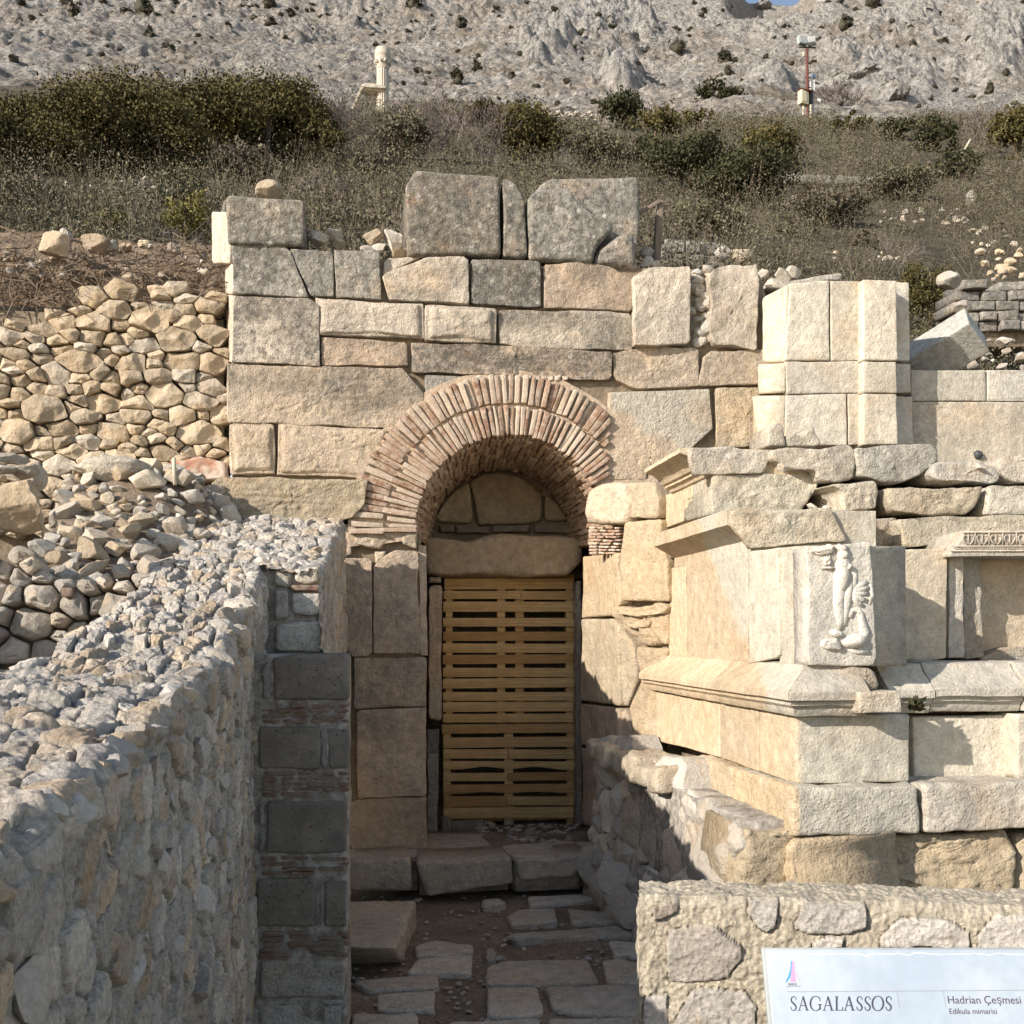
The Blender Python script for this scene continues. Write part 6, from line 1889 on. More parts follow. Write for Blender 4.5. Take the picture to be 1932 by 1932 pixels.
bush('evergreen_bush', 'tall olive bush cut by the right edge of the picture', 1922, 302, 90, 104, 'leaf_olive', 13)
bush('evergreen_bush', 'upright brownish green bush behind the pilaster wall on the right', 1752, 640, 96, 150, 'leaf_olive', 14, y0=8.2, lobes=6, leafpx=4.2, dens=1.3)
bush('evergreen_bush', 'wide low dark evergreen mass below the crest evergreens, left of centre on the right slope', 1235, 330, 120, 66, 'leaf_dark', 21, lobes=8)
bush('evergreen_bush', 'rounded grey-green bush behind the top of the broken block', 1120, 330, 110, 74, 'leaf_sage', 22, lobes=7)
bush('evergreen_bush', 'grey-green bush on the slope between the thicket and the round evergreen', 760, 300, 130, 80, 'leaf_sage', 23, lobes=8)
bush('evergreen_bush', 'brownish bush on the slope below the old column', 700, 345, 110, 56, 'leaf_sage', 24, lobes=7)
bush('evergreen_bush', 'grey-green bush in the middle of the right slope, left of the standing stone', 1700, 380, 130, 64, 'leaf_sage', 25, lobes=8)
bush('evergreen_bush', 'grey-green bush in the right slope under the half buried blocks', 1560, 430, 150, 70, 'leaf_sage', 26, lobes=8)
bush('evergreen_bush', 'grey-green bush right of the timber post', 1330, 450, 130, 66, 'leaf_sage', 27, lobes=8)
bush('evergreen_bush', 'low dark bush on the right slope below the crest bushes', 1800, 340, 120, 50, 'leaf_dark', 28, lobes=7)
bush('evergreen_bush', 'grey-green bush at the left edge below the thicket', 40, 400, 130, 70, 'leaf_sage', 29, lobes=8)
bush('evergreen_bush', 'grey-green bush below the middle of the thicket', 470, 350, 150, 70, 'leaf_sage', 30, lobes=8)
bush('green_bush', 'small yellow green bush in the scrub above the earth bank', 200, 452, 84, 56, 'leaf_yellow', 15, lobes=5, dens=.6)
bush('green_bush', 'yellow green leafy shrub left of the top corner block', 352, 490, 90, 130, 'leaf_yellow', 16, lobes=6, dens=.35, leafpx=5)
bush('green_bush', 'thin yellow green shrub in front of the thicket, right of the white rubble', 330, 420, 110, 100, 'leaf_sage', 17, lobes=6, dens=.4)
bare('bare_shrub', 'leafless purplish shrub below the old column', 615, 300, 110, 140, 'twig_grey', 1, 220)
bare('bare_shrub', 'leafless grey shrub with a pale trunk left of the round evergreen', 905, 310, 130, 120, 'twig_grey', 2, 220)
bare('bare_shrub', 'low leafless brownish shrub below and right of the old column', 800, 280, 130, 80, 'twig_grey', 8, 220)
bare('bare_shrub', 'leafless sapling on the slope just right of the old column', 795, 212, 60, 66, 'twig_grey', 3, 50)
bare('bare_shrub', 'wide leafless shrub on the crest right of the floodlight mast', 1590, 218, 100, 62, 'twig_grey', 4, 150)
bare('bare_shrub', 'leafless grey shrub between the leaning plank and the tall bush at the right edge', 1850, 290, 90, 90, 'twig_grey', 5, 120)
bare('bare_shrub', 'leafless grey shrub behind the left corner block', 620, 410, 100, 90, 'twig_grey', 6, 130)
bare('bare_shrub', 'pale leafless sapling in the scrub at the right, above the dark ruin', 1690, 520, 70, 90, 'twig_grey', 7, 40)

# scrub: dry stems with small grey green leaves
rg = np.random.default_rng(404)
A, B, W0, LC, LS_ = [], [], [], [], []
def scrub_batch(n, ya, yb, keep, hmul=1.0, leafy=1.0, stems=7, leaves=96):
    """rounded clumps: stems fanning out of one base, small leaves along them"""
    Y = ya * (yb / ya) ** rg.uniform(0, 1, n)
    q = rg.uniform(-.46, .86, n)
    X = q * Y
    z = hill_z(X, Y)
    P = np.stack([X, Y, z], 1)
    u, v = proj(P)
    dens = fbm(np.stack([X * .35, Y * .35, 0 * X], 1), 1, 3, 9)
    ok = keep(u, v, X, Y) & (dens > rg.uniform(-.55, .10, n))
    P, Y, dens = P[ok], Y[ok], dens[ok]
    m = len(P); s = Y / F
    H = rg.uniform(.35, .95, m) * hmul * (1 + .5 * dens)
    tuft = rg.random(m)
    for k in range(stems):
        sel = rg.random(m) < np.where(tuft > .6, 1, .55)
        sp_ = rg.uniform(.25, .85)
        lean = rg.normal(size=(m, 3)) * sp_; lean[:, 2] = 1
        lean /= np.linalg.norm(lean, axis=1, keepdims=True)
        a = P + rg.normal(size=(m, 3)) * np.array([.10, .10, 0]); b = a + lean * (H * rg.uniform(.45, .9, m))[:, None]
        A.append(a[sel]); B.append(b[sel]); W0.append(np.maximum(.005, .34 * s)[sel])
    for k in range(int(leaves * leafy)):
        lean = rg.normal(size=(m, 3)) * .55; lean[:, 2] = np.abs(lean[:, 2]) * .6 + .28
        lean /= np.linalg.norm(lean, axis=1, keepdims=True)
        c = P + lean * (H * rg.uniform(.2, 1.0, m) ** .6)[:, None] + rg.normal(size=(m, 3)) * .05
        keep_ = rg.random(m) < np.where(tuft > .7, .4, .95)
        LC.append(c[keep_]); LS_.append(np.maximum(.020, 1.95 * s)[keep_])
def keep_main(u, v, X, Y):
    ok = np.ones(len(u), bool)
    for (bu, bv, bw_, bh) in ZONES:
        ok &= ~((np.abs(u - bu) < bw_ * .52) & (v > bv - bh * .55) & (v < bv + 14))
    ok &= ~((u > 655) & (u < 760) & (v > 190) & (v < 232))
    ok &= ~((u < 660) & (v > 150) & (v < 322))
    ok &= ~((u > 1640) & (u < 1860) & (v > 385) & (v < 455) & (rg.random(len(u)) < .35))
    ok &= ~((u > 90) & (u < 330) & (v > 335) & (v < 375) & (rg.random(len(u)) < .75))
    ok &= ~((X < -.5) & (Y < 11))
    ok &= ~((u > 1790) & (v > 500) & (rg.random(len(u)) < .35))
    ok &= ~((Y < 9.5) & (rg.random(len(u)) < .6))
    return ok
scrub_batch(5600, 8.6, 96, keep_main, 1.3)
scrub_batch(4800, 24, 100, keep_main, 1.7, .9)
scrub_batch(2600, 8.6, 30, keep_main, .55, 1.0)
a, b, w = np.concatenate(A), np.concatenate(B), np.concatenate(W0)
g1 = ribbons(a, b, w, w * .5, rg)
lc, ls = np.concatenate(LC), np.concatenate(LS_)
Vl, Tl = leaf_quads(lc, 1.0, rg, .5, .4)
Vl = np.repeat(lc, 4, 0) + (Vl - np.repeat(lc, 4, 0)) * np.repeat(ls, 4)[:, None]
g = combine([g1, (Vl, Tl)])
o = solo('scrub', g, M['twig'], 'dense dry grey-green scrub covering the hillside behind the ruin', 'scrub', kind='stuff', flat=True)
o.data.materials.append(M['leaf_sage'])
mi = np.zeros(len(o.data.polygons), np.int32); mi[len(a):] = 1
o.data.polygons.foreach_set('material_index', mi)

# roots and dry twigs hanging over the drystone wall
A, B = [], []
for k in range(1500):
    x = rg.uniform(-3.0, -.95); t = rg.random() ** 1.6
    p = np.array([x, 7.60 + t * .35 + rg.normal() * .04, 4.25 + t * .62 + rg.normal() * .04])
    d = rg.normal(size=3) * np.array([.10, .05, .07]); d[2] -= .03
    A.append(p); B.append(p + d)
solo('dry_roots', ribbons(np.array(A), np.array(B), .005, .002, rg), M['bark'], 'tangle of dry roots and straw in the earth bank above the drystone wall', 'roots', kind='stuff', flat=True)

# low cushions of thorn on the near slope
for k, (u, v, w, h) in enumerate([(130,328,60,16),(120,420,70,18),(1360,412,80,26),(1268,448,60,20),(60,395,70,20),(420,400,60,20),(1600,380,70,20),(1500,452,80,26),(1630,470,70,26),(1320,330,60,16)]):
    bush('cushion_shrub', 'low grey-brown thorn cushion in the scrub, one of several alike', u, v, w, h, 'twig', 40 + k, 'shrub', 'low thorn cushions on the slope', 4, .8, leafpx=4)

# ------------------------------------------------------------------ stones and ruins on the hillside
def hill_rock(u, v, w, h, label, mat='pale_stone', group='white stones strewn on the slope', seed=0, name='loose_stone', sub=3, cat='stone'):
    P, s = hill_hit(u, v)
    return solo(name, rock(P + np.array([0, 0, h * s * .32]), (w * s, w * s * .8, h * s), sub, 12, .06, seed=9000 + seed), M[mat], label, cat, group)
rg = np.random.default_rng(66)
k = 0
for (u0, u1, v0, v1, n, nm) in [(1660,1830,398,425,30,'white stones strewn on the slope below the standing stone'), (110,330,342,368,34,'white stones strewn in front of the thicket'), (1570,1700,480,500,10,'white stones in the scrub behind the pilaster'), (150,260,440,470,8,'stones in the scrub above the bank'), (1830,1932,430,470,12,'stones on the rubble slope at the right edge')]:
    for _ in range(n):
        w = rg.uniform(6, 16); k += 1
        hill_rock(rg.uniform(u0, u1), rg.uniform(v0, v1), w, w * rg.uniform(.5, .9), {30: 'white stone on the slope below the standing stone, like its neighbours', 34: 'white stone on the bare patch before the thicket, like its neighbours', 10: 'pale stone half hidden in the scrub behind the pilaster', 8: 'pale stone in the scrub above the earth bank', 12: 'pale stone on the rubble slope at the right edge'}[n], group=nm, seed=k)
P, s = hill_hit(1830, 394)
solo('standing_stone', rock(P + np.array([0, 0, 16 * s]), (23 * s, 20 * s, 38 * s), 4, 12, .05, seed=771, rot=Euler((0, .05, .3))), M['pale_stone'], 'upright whitish standing stone in the scrub on the right slope', 'standing stone')
rbl = [(1050,1,'row of half buried')]
for k, (u, v, w, h) in enumerate([(1507,348,62,17),(1544,350,44,18),(1600,351,50,17),(1645,353,46,15),(1672,356,22,14)]):
    P, s = hill_hit(u, v)
    solo('stone_block', obox(P + np.array([0, 0, h * s * .4]), (w * s, 22 * s, h * s), Euler((0, 0, RS.uniform(-.1, .1))), 5 * s, 3 * s, 6 * s, 1.5), M['stone'], ['left end block of the half buried row on the right slope', 'second block of the half buried row on the right slope, beside the left end', 'block right of the gap in the half buried row on the right slope', 'white-spotted block near the right end of the half buried row', 'small right end block of the half buried row'][k], 'stone block', 'half buried blocks in the scrub', color=(.42,.41,.37), weather=.8)
# crest wall of heaped stones
cw = thing('crest_wall', 'low heaped wall of white stones on the crest between the bushes', 'wall', hill_hit(1060, 222)[0])
g = []
rg = np.random.default_rng(12)
for k in range(70):
    u, v = rg.uniform(1000, 1132), rg.uniform(212, 230)
    P, s = hill_hit(u, 232)
    w = rg.uniform(6, 12)
    part('stone', rock(P + np.array([0, 0, (232 - v) * s]), (w * s * 1.3, w * s, w * s * .8), 2, 10, .05), M['pale_stone'], cw)
# dark ruined walls
def ruin(name, label, px, Yp, rows, seed, color=(.27,.26,.235), wmin=26, wmax=52):
    rg = np.random.default_rng(seed)
    (u0, v0), (u1, v1) = px
    t = thing(name, label, 'wall', onY((u0 + u1) / 2, v1, Yp))
    h = (v1 - v0) / rows
    for r in range(rows):
        u = u0 + rg.uniform(-8, 8) + (abs(r - rows / 2) * 2 if r < 2 else 0)
        while u < u1:
            w = rg.uniform(wmin, wmax)
            if r == 0 and rg.random() < .35: u += w; continue
            vt = v0 + r * h + rg.uniform(-1, 1)
            P = [onY(u, vt, Yp), onY(u + w - 2, vt + rg.uniform(-1.5, 1.5), Yp), onY(u + w - 2, vt + h - 1.5, Yp), onY(u, vt + h - 1.5, Yp)]
            P = np.array(P) + np.array([0, rg.uniform(-.06, .06), 0])
            part('block', slab(P, NF, .5, r=.022, amp=.035, res=.06, freq=4, soft=0), M['stone'], t, tuple(np.array(color) * rg.uniform(.85, 1.25)), .7)
            u += w
    part('wall_core', slab([onY(a, b, Yp + .12) for a, b in ((u0 + 4, v0 + h), (u1 - 4, v0 + h), (u1 - 4, v1 + 30), (u0 + 4, v1 + 30))], NF, .6, res=.3), M['core'], t)
ruin('ruined_wall', 'dark course of old blocks behind the timber post on the wall top', ((1246,452),(1350,506)), 11.0, 2, 4)
ruin('ruined_wall', 'dark mossy ruin of coursed blocks at the right edge of the slope', ((1808,528),(1980,625)), 12.5, 5, 5)
for i, (u, v, w, h) in enumerate([(1395,498,56,34),(1362,492,36,34),(1790,545,50,40),(1818,590,40,30)]):
    s = 11 / F
    solo('stone_block', rock(onY(u, v - h / 2 + 4, 11.0), (w * s, w * s * .8, h * s), 4, 9, .05, cut_lo=.6), M['grey_stone'], ['grey-white block right of the dark course behind the post', 'pale block touching the dark course behind the post', 'pale tilted block left of the dark ruin', 'grey block at the foot of the dark ruin'][i], 'stone block')
P = onY(1905, 455, 13.0)
rg = np.random.default_rng(90)
for k in range(26):
    u, v = rg.uniform(1850, 1960), rg.uniform(470, 530)
    s = 12.8 / F; w = rg.uniform(10, 28)
    solo('loose_stone', rock(onY(u, v, 12.8 + (530 - v) * .01), (w * s, w * s, w * s * .8), 3, 12), M['yellow_stone'], 'tan rubble stone on the spill above the dark ruin', 'stone', 'rubble spill above the dark ruin')
for k in range(22):
    u, v = rg.uniform(1740, 1960), rg.uniform(640, 700)
    s = 8.6 / F; w = rg.uniform(10, 40)
    solo('loose_stone', rock(onY(u, v, 8.7 + (700 - v) * .02), (w * s, w * s, w * s * .7), 3, 12), M['grey_stone' if k % 2 else 'pale_stone'], 'weathered stone among the rubble behind the right back wall', 'stone', 'rubble behind the right back wall')
# timber post with a cross rail on the wall top
pt = thing('timber_post', 'weathered timber post with a short rail rising behind the wall top', 'post', onY(1240, 500, 7.9))
part('post', bar(onY(1238, 505, 7.9), onY(1245, 380, 7.9), .055, .06, .008, .004, .05), M['old_timber'], pt)
part('rail', bar(onY(1202, 405, 7.86), onY(1246, 379, 7.86), .022, .03, .004), M['old_timber'], pt)
# leaning plank
Pp, s = hill_hit(1812, 298)
solo('leaning_plank', bar(Pp, Pp + np.array([26 * s, .2, 40 * s]), 4.2 * s, 2.4 * s), M['pale_timber'], 'bleached plank leaning in the bushes on the right crest', 'plank')

# ------------------------------------------------------------------ antique column and gable on the crest
YC = 84.0
def cY(u, v, o=0.0): return onY(u, v, YC + o)
mC = np.linalg.norm(cY(1, 0) - cY(0, 0))
def c5(x, y): return (664.2 + x * .08594, 75.5 + y * .08594)
def fluted(u, v0, v1, r_px, nf=16):
    c0, c1 = cY(u, v1), cY(u, v0)
    zs = np.linspace(c0[2], c1[2], 16)
    m = 96; th = np.linspace(0, 2 * math.pi, m, endpoint=False)
    V = []
    for z in zs:
        r = r_px * mC * (1 - .09 * (np.abs(np.sin(th * nf / 2)) < .55)) * (1 - .06 * (z - c0[2]) / (c1[2] - c0[2]))
        V.append(np.stack([c0[0] + r * np.cos(th), c0[1] + r * np.sin(th), np.full(m, z)], 1))
    return sheet_closed(np.array(V))
def sheet_closed(P):
    a, b = P.shape[:2]
    k = np.arange(a * b).reshape(a, b); kk = np.roll(k, -1, 1)
    Q = np.stack([k[:-1], kk[:-1], kk[1:], k[1:]], -1).reshape(-1, 4)
    return P.reshape(-1, 3), [Q, k[0][::-1][None], k[-1][None]]
def lathe(u, prof, m=40):
    th = np.linspace(0, 2 * math.pi, m, endpoint=False); V = []
    for v, r in prof:
        c = cY(u, v)
        V.append(np.stack([c[0] + r * mC * np.cos(th), c[1] + r * mC * np.sin(th), np.full(m, c[2])], 1))
    return sheet_closed(np.array(V))
colu = thing('antique_column', 'pale fluted antique column with a leafy capital standing on the crest', 'column', cY(722, 222))
cst = (.44,.41,.35)
part('shaft', fluted(722, 132, 236, 13.4), M['marble'], colu, cst, .1)
pr = [(134, 11.5), (130, 13), (124, 13.5), (118, 15.5), (113, 16.5), (110, 15), (108, 17), (104, 17), (100, 15.5), (95, 16), (92, 13)]
g = lathe(722, pr); g[0][:] += vecnoise(g[0], 1.6, 3, 19) * .10
part('capital', g, M['marble'], colu, cst, .1)
leafs = []
for a in np.linspace(0, 2 * math.pi, 10, endpoint=False):
    c = cY(722, 120); leafs.append(rock(c + np.array([math.cos(a), math.sin(a), 0]) * 15.5 * mC, (.28, .28, .42), 2, 6, .1))
part('leaf_ring', combine(leafs), M['marble'], colu, cst, .3)
# the gable stands a little lower down the slope than the column
gab = thing('ruined_gable', 'pale broken gable end of an antique building left of the column', 'ruin', cY(698, 215))
def gb(px, o, d, name, c=cst, w=.1):
    part(name, slab([cY(*c5(x, y), o) for x, y in px], NF, d, r=.04, amp=.04, res=.12, freq=1.5), M['marble'], gab, c, w)
gb([(290,1150),(640,1150),(590,1800),(150,1800),(190,1400)], .15, 1.6, 'wall', (.55,.52,.46))
gb([(230,950),(400,935),(760,1020),(760,1060),(240,1030)], -.75, 1.0, 'cornice')
gb([(250,1035),(740,1065),(690,1115),(250,1085)], -.55, 1.0, 'cornice', (.52,.48,.40))
gb([(255,1095),(660,1125),(640,1165),(270,1150)], -.3, 1.0, 'cornice', (.40,.36,.31))
gb([(225,955),(290,960),(140,1240),(30,1560),(-40,1560),(60,1300)], -.65, 1.0, 'raking_cornice', (.52,.46,.38))
# floodlight mast with cabinet and weather instruments
YM = 80.0
def m5(x, y): return (1479.2 + x * .0977, 45.3 + y * .0977)
def mY(x, y, o=0.0): return onY(*m5(x, y), YM + o)
mast = thing('floodlight_mast', 'rusty red steel mast with two floodlights and a cream cabinet on the crest', 'floodlight mast', mY(450, 1800))
part('mast', bar(mY(455, 1850), mY(445, 470), .17, .17), M['rust'], mast)
for k, (y) in enumerate((760, 940, 1030, 1220)):
    part('bracket', bar(mY(400, y), mY(520, y + 5), .05, .05), M['rust'], mast)
part('bracket', bar(mY(280, 445), mY(610, 460), .10, .08), M['dark_metal'], mast)
l1 = part('floodlight', obox(mY(350, 325), (.80, .40, .75), Euler((math.radians(-18), 0, .25)), .04), M['grey_metal'], mast)
part('lens', obox(mY(350, 322, -.24), (.62, .06, .55), Euler((math.radians(-18), 0, .25)), .02), M['lamp_glass'], l1)
l2 = part('floodlight', obox(mY(535, 330), (.66, .50, .62), Euler((math.radians(15), 0, -.5)), .04), M['grey_metal'], mast)
part('lens', obox(mY(528, 380, -.22), (.50, .10, .28), Euler((math.radians(15), 0, -.5)), .02), M['dark_metal'], l2)
part('lamp_socket', obox(mY(375, 580), (.14, .14, .45), None, .03), M['cabinet'], mast)
cb = part('cabinet', obox(mY(370, 1430), (.78, .5, 1.15), Euler((0, 0, .25)), .03), M['cabinet'], mast)
part('door', obox(mY(392, 1400, -.27), (.55, .05, .85), Euler((0, 0, .25)), .02), M['cabinet'], cb)
part('cabinet', obox(mY(500, 1410, .3), (.42, .4, 1.1), None, .03), M['dark_metal'], mast)
part('roof', obox(mY(400, 1300), (1.2, .7, .08), Euler((0, .12, 0)), .01), M['rust'], mast)
for x in (375, 515): part('leg', bar(mY(x, 1560), mY(x, 1850), .16, .12), M['cabinet'], mast)
ws = thing('weather_station', 'small white weather station with a blue panel beside the floodlight mast', 'weather station', mY(580, 1800))
part('pole', bar(mY(560, 1850, .6), mY(570, 960, .6), .09), M['grey_metal'], ws)
part('panel', obox(mY(572, 1010, .5), (.36, .08, .34), Euler((-.5, 0, .2)), .01), M['blue_panel'], ws)
part('instrument_box', obox(mY(550, 1200, .4), (.36, .3, .9), None, .04), M['white_paint'], ws)
part('sensor', bar(mY(520, 1110, .5), mY(680, 1150, .5), .09), M['dark_metal'], ws)
part('instrument_box', obox(mY(665, 1490, .5), (.34, .25, .30), Euler((0, .4, 0)), .03), M['white_paint'], ws)

# ------------------------------------------------------------------ junipers dotted over the mountain
protos = []
for k in range(6):
    rg = np.random.default_rng(600 + k)
    conic = k < 2
    H = 1.0; W = .85 if conic else (1.2 if k < 4 else 1.7)
    V, Fq = crown(np.zeros(3), W, W, H, .085, 620, rg, 5, 0.0, 1.2, peak=.62 if conic else .15)
    core_V, core_T = ico(2)
    core_V = core_V * np.array([W * .36, W * .36, H * .40]) * (1 + .25 * vnoise(core_V * 3, k)[:, None]) + np.array([0, 0, H * .38])
    if conic: core_V[:, :2] *= (1.15 - .9 * np.clip(core_V[:, 2:], 0, 1))
    me = mesh_of('juniper', combine([(V, Fq), (core_V, [core_T])]), M['leaf_far'], (0, 0, 0), False)
    protos.append((me, W))
JN = [(129,12,22,16,1),(139,37,22,28,0),(269,27,34,28,1),(238,35,30,16,2),(294,41,24,14,1),(282,78,20,24,0),(322,98,20,14,1),(509,14,24,18,1),(551,29,16,14,0),(430,56,18,12,1),(507,47,22,12,1),(171,114,14,10,1),(27,118,20,12,1),(306,130,14,8,1),(460,18,16,8,2),(484,40,20,10,2),(600,134,18,8,2),
 (782,23,26,26,0),(868,52,22,18,1),(818,71,18,14,1),(865,159,22,30,0),(897,145,20,28,0),(967,150,14,14,0),(910,168,20,14,1),(806,146,16,10,1),(788,137,18,8,2),(711,98,12,18,0),(695,112,16,12,1),(1071,158,14,10,1),(1276,101,24,22,1),(853,203,26,12,2),(1028,65,16,8,2),(1097,64,14,10,1),(1236,155,18,10,1),(1186,148,16,8,2),(1122,198,16,8,1),
 (1367,128,26,32,0),(1374,141,16,14,1),(1419,81,12,10,1),(1480,135,16,18,0),(1592,56,26,22,1),(1616,51,18,12,1),(1516,42,20,12,1),(1868,176,16,18,1),(1809,228,14,10,1),(1735,203,10,6,1),(1797,158,16,10,1),(1898,145,14,12,1),(1780,83,18,10,2),(1720,91,16,12,1),(1673,81,14,10,1),(1666,115,12,12,0),(1760,118,14,8,2),(1827,134,16,10,1),(1861,125,20,14,1),(1646,12,30,18,1),(1740,18,26,14,2),(1763,32,26,12,2),(40,10,18,10,1),(60,40,16,8,2),(190,6,16,8,1),(330,8,16,8,1),(1330,30,18,12,1),(1300,60,14,8,2),(1545,80,14,8,1)]
rg = np.random.default_rng(99)
tiny = []
for _ in range(225):
    u = rg.uniform(0, 1932); v = rg.uniform(6, 200) if rg.random() < .7 else rg.uniform(5, 90)
    if u < 640 and v > 130: continue
    w = rg.uniform(6, 13) * (1.1 if u > 1500 else 1)
    tiny.append((u, v, w, w * rg.uniform(.45, .7), 2))
def jlabel(u, v, w, h, shape):
    sz = 'large' if w * h > 500 else ('medium-sized' if w * h > 240 else 'small')
    sh = {0: 'pointed dark juniper', 1: 'rounded dark juniper', 2: 'low flat juniper'}[shape]
    if u < 640: pl = 'on the bare slope above the wide thicket' if v < 60 else 'on the bare slope just above the wide thicket top'
    elif u < 780: pl = 'on the slope right behind the antique column'
    elif u < 1000: pl = 'on the slope between the column and the grey outcrop'
    elif u < 1300: pl = 'among the grey outcrops in the middle of the mountain'
    elif u < 1500: pl = 'on the slope left of the floodlight mast'
    elif u < 1700: pl = 'on the slope just right of the floodlight mast'
    else: pl = 'on the rocky slope at the far right'
    return f'{sz} {sh} {pl}'
for k, (u, v, w, h, sh) in enumerate(JN + tiny):
    P, s = mount_hit(u, v)
    sel = {0: (0, 1), 1: (2, 3), 2: (4, 5)}[sh]
    me, W = protos[sel[k % 2]]
    o = bpy.data.objects.new('juniper', me); COL.objects.link(o)
    o.location = tuple(P - np.array([0, 0, h * s * .12])); o.rotation_euler = (0, 0, rg.uniform(0, 6.28))
    o.scale = (w * s / W * 1.25, w * s / W * 1.25, h * s * 1.35)
    big_ = k < len(JN)
    props(o, jlabel(u, v, w, h, sh) if big_ else 'tiny dark shrub dotted on the bare mountainside, one of many alike', 'juniper' if big_ else 'shrub', 'junipers on the mountain' if big_ else 'tiny shrubs on the mountain')
# pale boulders and crags on the mountain
for k in range(60):
    u, v = rg.uniform(650, 1932), rg.uniform(5, 190)
    P, s = mount_hit(u, v); w = rg.uniform(6, 16)
    if k >= 40: continue
    g = rock(P, (w * s * 1.3, w * s, w * s * .9), 4, 8, .35, seed=7000 + k)
    solo('crag', g, M['mountain'], 'pale crag of limestone jutting from the mountainside, one of many alike', 'crag', 'limestone crags on the mountain', attrs={'outcrop': np.ones(len(g[0]))})
for k, (u, v, w, h, lab) in enumerate([(1128,40,30,34,'tall pointed grey crag at the left of the middle outcrop'),(1160,30,34,40,'tallest pale crag of the middle outcrop'),(1190,62,40,30,'broken grey crag at the right of the middle outcrop'),(1215,88,34,26,'low crag below the middle outcrop'),(1640,135,80,34,'broad pale rounded crag right of the floodlight mast'),(1690,165,70,50,'tall pale crag wall at the right of the broad one'),(1600,150,60,36,'ribbed crag behind the bare shrub by the mast'),(1905,120,60,70,'big pale crag at the right edge of the mountain'),(1870,95,50,40,'pale crag left of the big crag at the right edge'),(1440,8,40,14,'pale crag on the skyline inside the notch of sky')]):
    P, s = mount_hit(u, v + h * .3)
    g = rock(P + np.array([0, h * s * .25, -h * s * .15]), (w * s, w * s * 1.2, h * s * 1.2), 5, 8, .30, seed=7200 + k, rot=Euler((0, rg.uniform(-.2, .2), 0)))
    V = g[0]; V += vecnoise(V, 5 / (h * s), 4, 7300 + k) * h * s * .10; V[:, 2] += (1 - np.abs(fbm(V * np.array([1, 1, .3]), 6 / (h * s), 3, k)) * 2) * h * s * .07
    solo('crag', (V, g[1]), M['mountain'], lab, 'crag', 'limestone crags on the mountain', attrs={'outcrop': np.ones(len(V))})

# ------------------------------------------------------------------ information panel
TL, BLp = camd(1445, 1791, 1.80), camd(1458, 1932, 1.753)
ux = r3; uy = TL - BLp; uy = uy - ux * uy.dot(ux); uy /= np.linalg.norm(uy); un = np.cross(ux, uy)
if un.dot(f3) > 0: un = -un
sg = thing('information_panel', 'white information panel with dark lettering tilted in front of the near right wall', 'information sign', camd(1690, 1932, 1.75) * np.array([1, 1, 0]))
PW, PH, PT = .86, .56, .012
def pbox(x0, x1, y0, y1, z0, z1, r=.0):
    C = [TL + ux * (x1 if i & 1 else x0) + uy * (y1 if i & 2 else y0) + un * (z1 if i & 4 else z0) for i in range(8)]
    return rbox(C, r, 0, .2)
t = NT('panel_face'); co = t.coord('obj')
sm = t.noise(co, 5, 4, .6)
c = t.mix(t.ramp(sm, .35, .7), (.35, .42, .50), (.42, .48, .54))
c = t.mul(c, t.ramp(t.noise(co, 40, 4), .3, .7, .96, 1.03))
t.b.inputs['Roughness'].default_value = .28; t.b.inputs['Specular IOR Level'].default_value = .5
M['panel'] = t.done(c, t.bump(t.noise(co, 9, 3), .0015, .5))
def flatcol(name, c): 
    q = NT(name); q.b.inputs['Roughness'].default_value = .4; return q.done(c)
M['ink'] = flatcol('dark_ink', (.060, .058, .095)); M['ink2'] = flatcol('purple_ink', (.085, .05, .085)); M['grey_ink'] = flatcol('grey_ink', (.33, .33, .38))
M['blue_ink'] = flatcol('blue_ink', (.09, .32, .58)); M['pink_ink'] = flatcol('pink_ink', (.72, .30, .50)); M['mauve_ink'] = flatcol('mauve_ink', (.55, .42, .56)); M['edge_ink'] = flatcol('torn_film', (.72, .75, .76))
board = part('board', pbox(0, PW, -PH, 0, -PT, 0, .002), M['panel'], sg)
part('frame', pbox(-.004, PW + .004, -PH - .004, .004, -PT - .012, -PT - .001, .002), M['grey_metal'], sg)
for x in (.12, PW - .12):
    a = TL + ux * x - uy * .3 - un * .03; b = a.copy(); b[2] = -.1
    part('post', bar(b, a, .05, .05, .004), M['grey_metal'], sg)
def sp(u, v, off=.0006): return onP(u, v, TL + un * off, un)
LN = [0]
def strip(pts, wds, off=None):
    """flat stroke on the panel; pts in photograph pixels, widths in pixels"""
    LN[0] += 1
    o_ = .0004 + .00002 * (LN[0] % 30) if off is None else off
    p = np.array(pts, float); w = np.broadcast_to(np.asarray(wds, float), (len(p),)) / 2
    d = np.gradient(p, axis=0); d /= np.maximum(np.linalg.norm(d, axis=1, keepdims=True), 1e-9)
    nn = np.stack([-d[:, 1], d[:, 0]], 1)
    V = np.array([sp(*q, o_) for q in np.concatenate([p + nn * w[:, None], p - nn * w[:, None]])])
    n = len(p); j = np.arange(n - 1)
    return V, [np.stack([j, j + 1, n + j + 1, n + j], 1)]
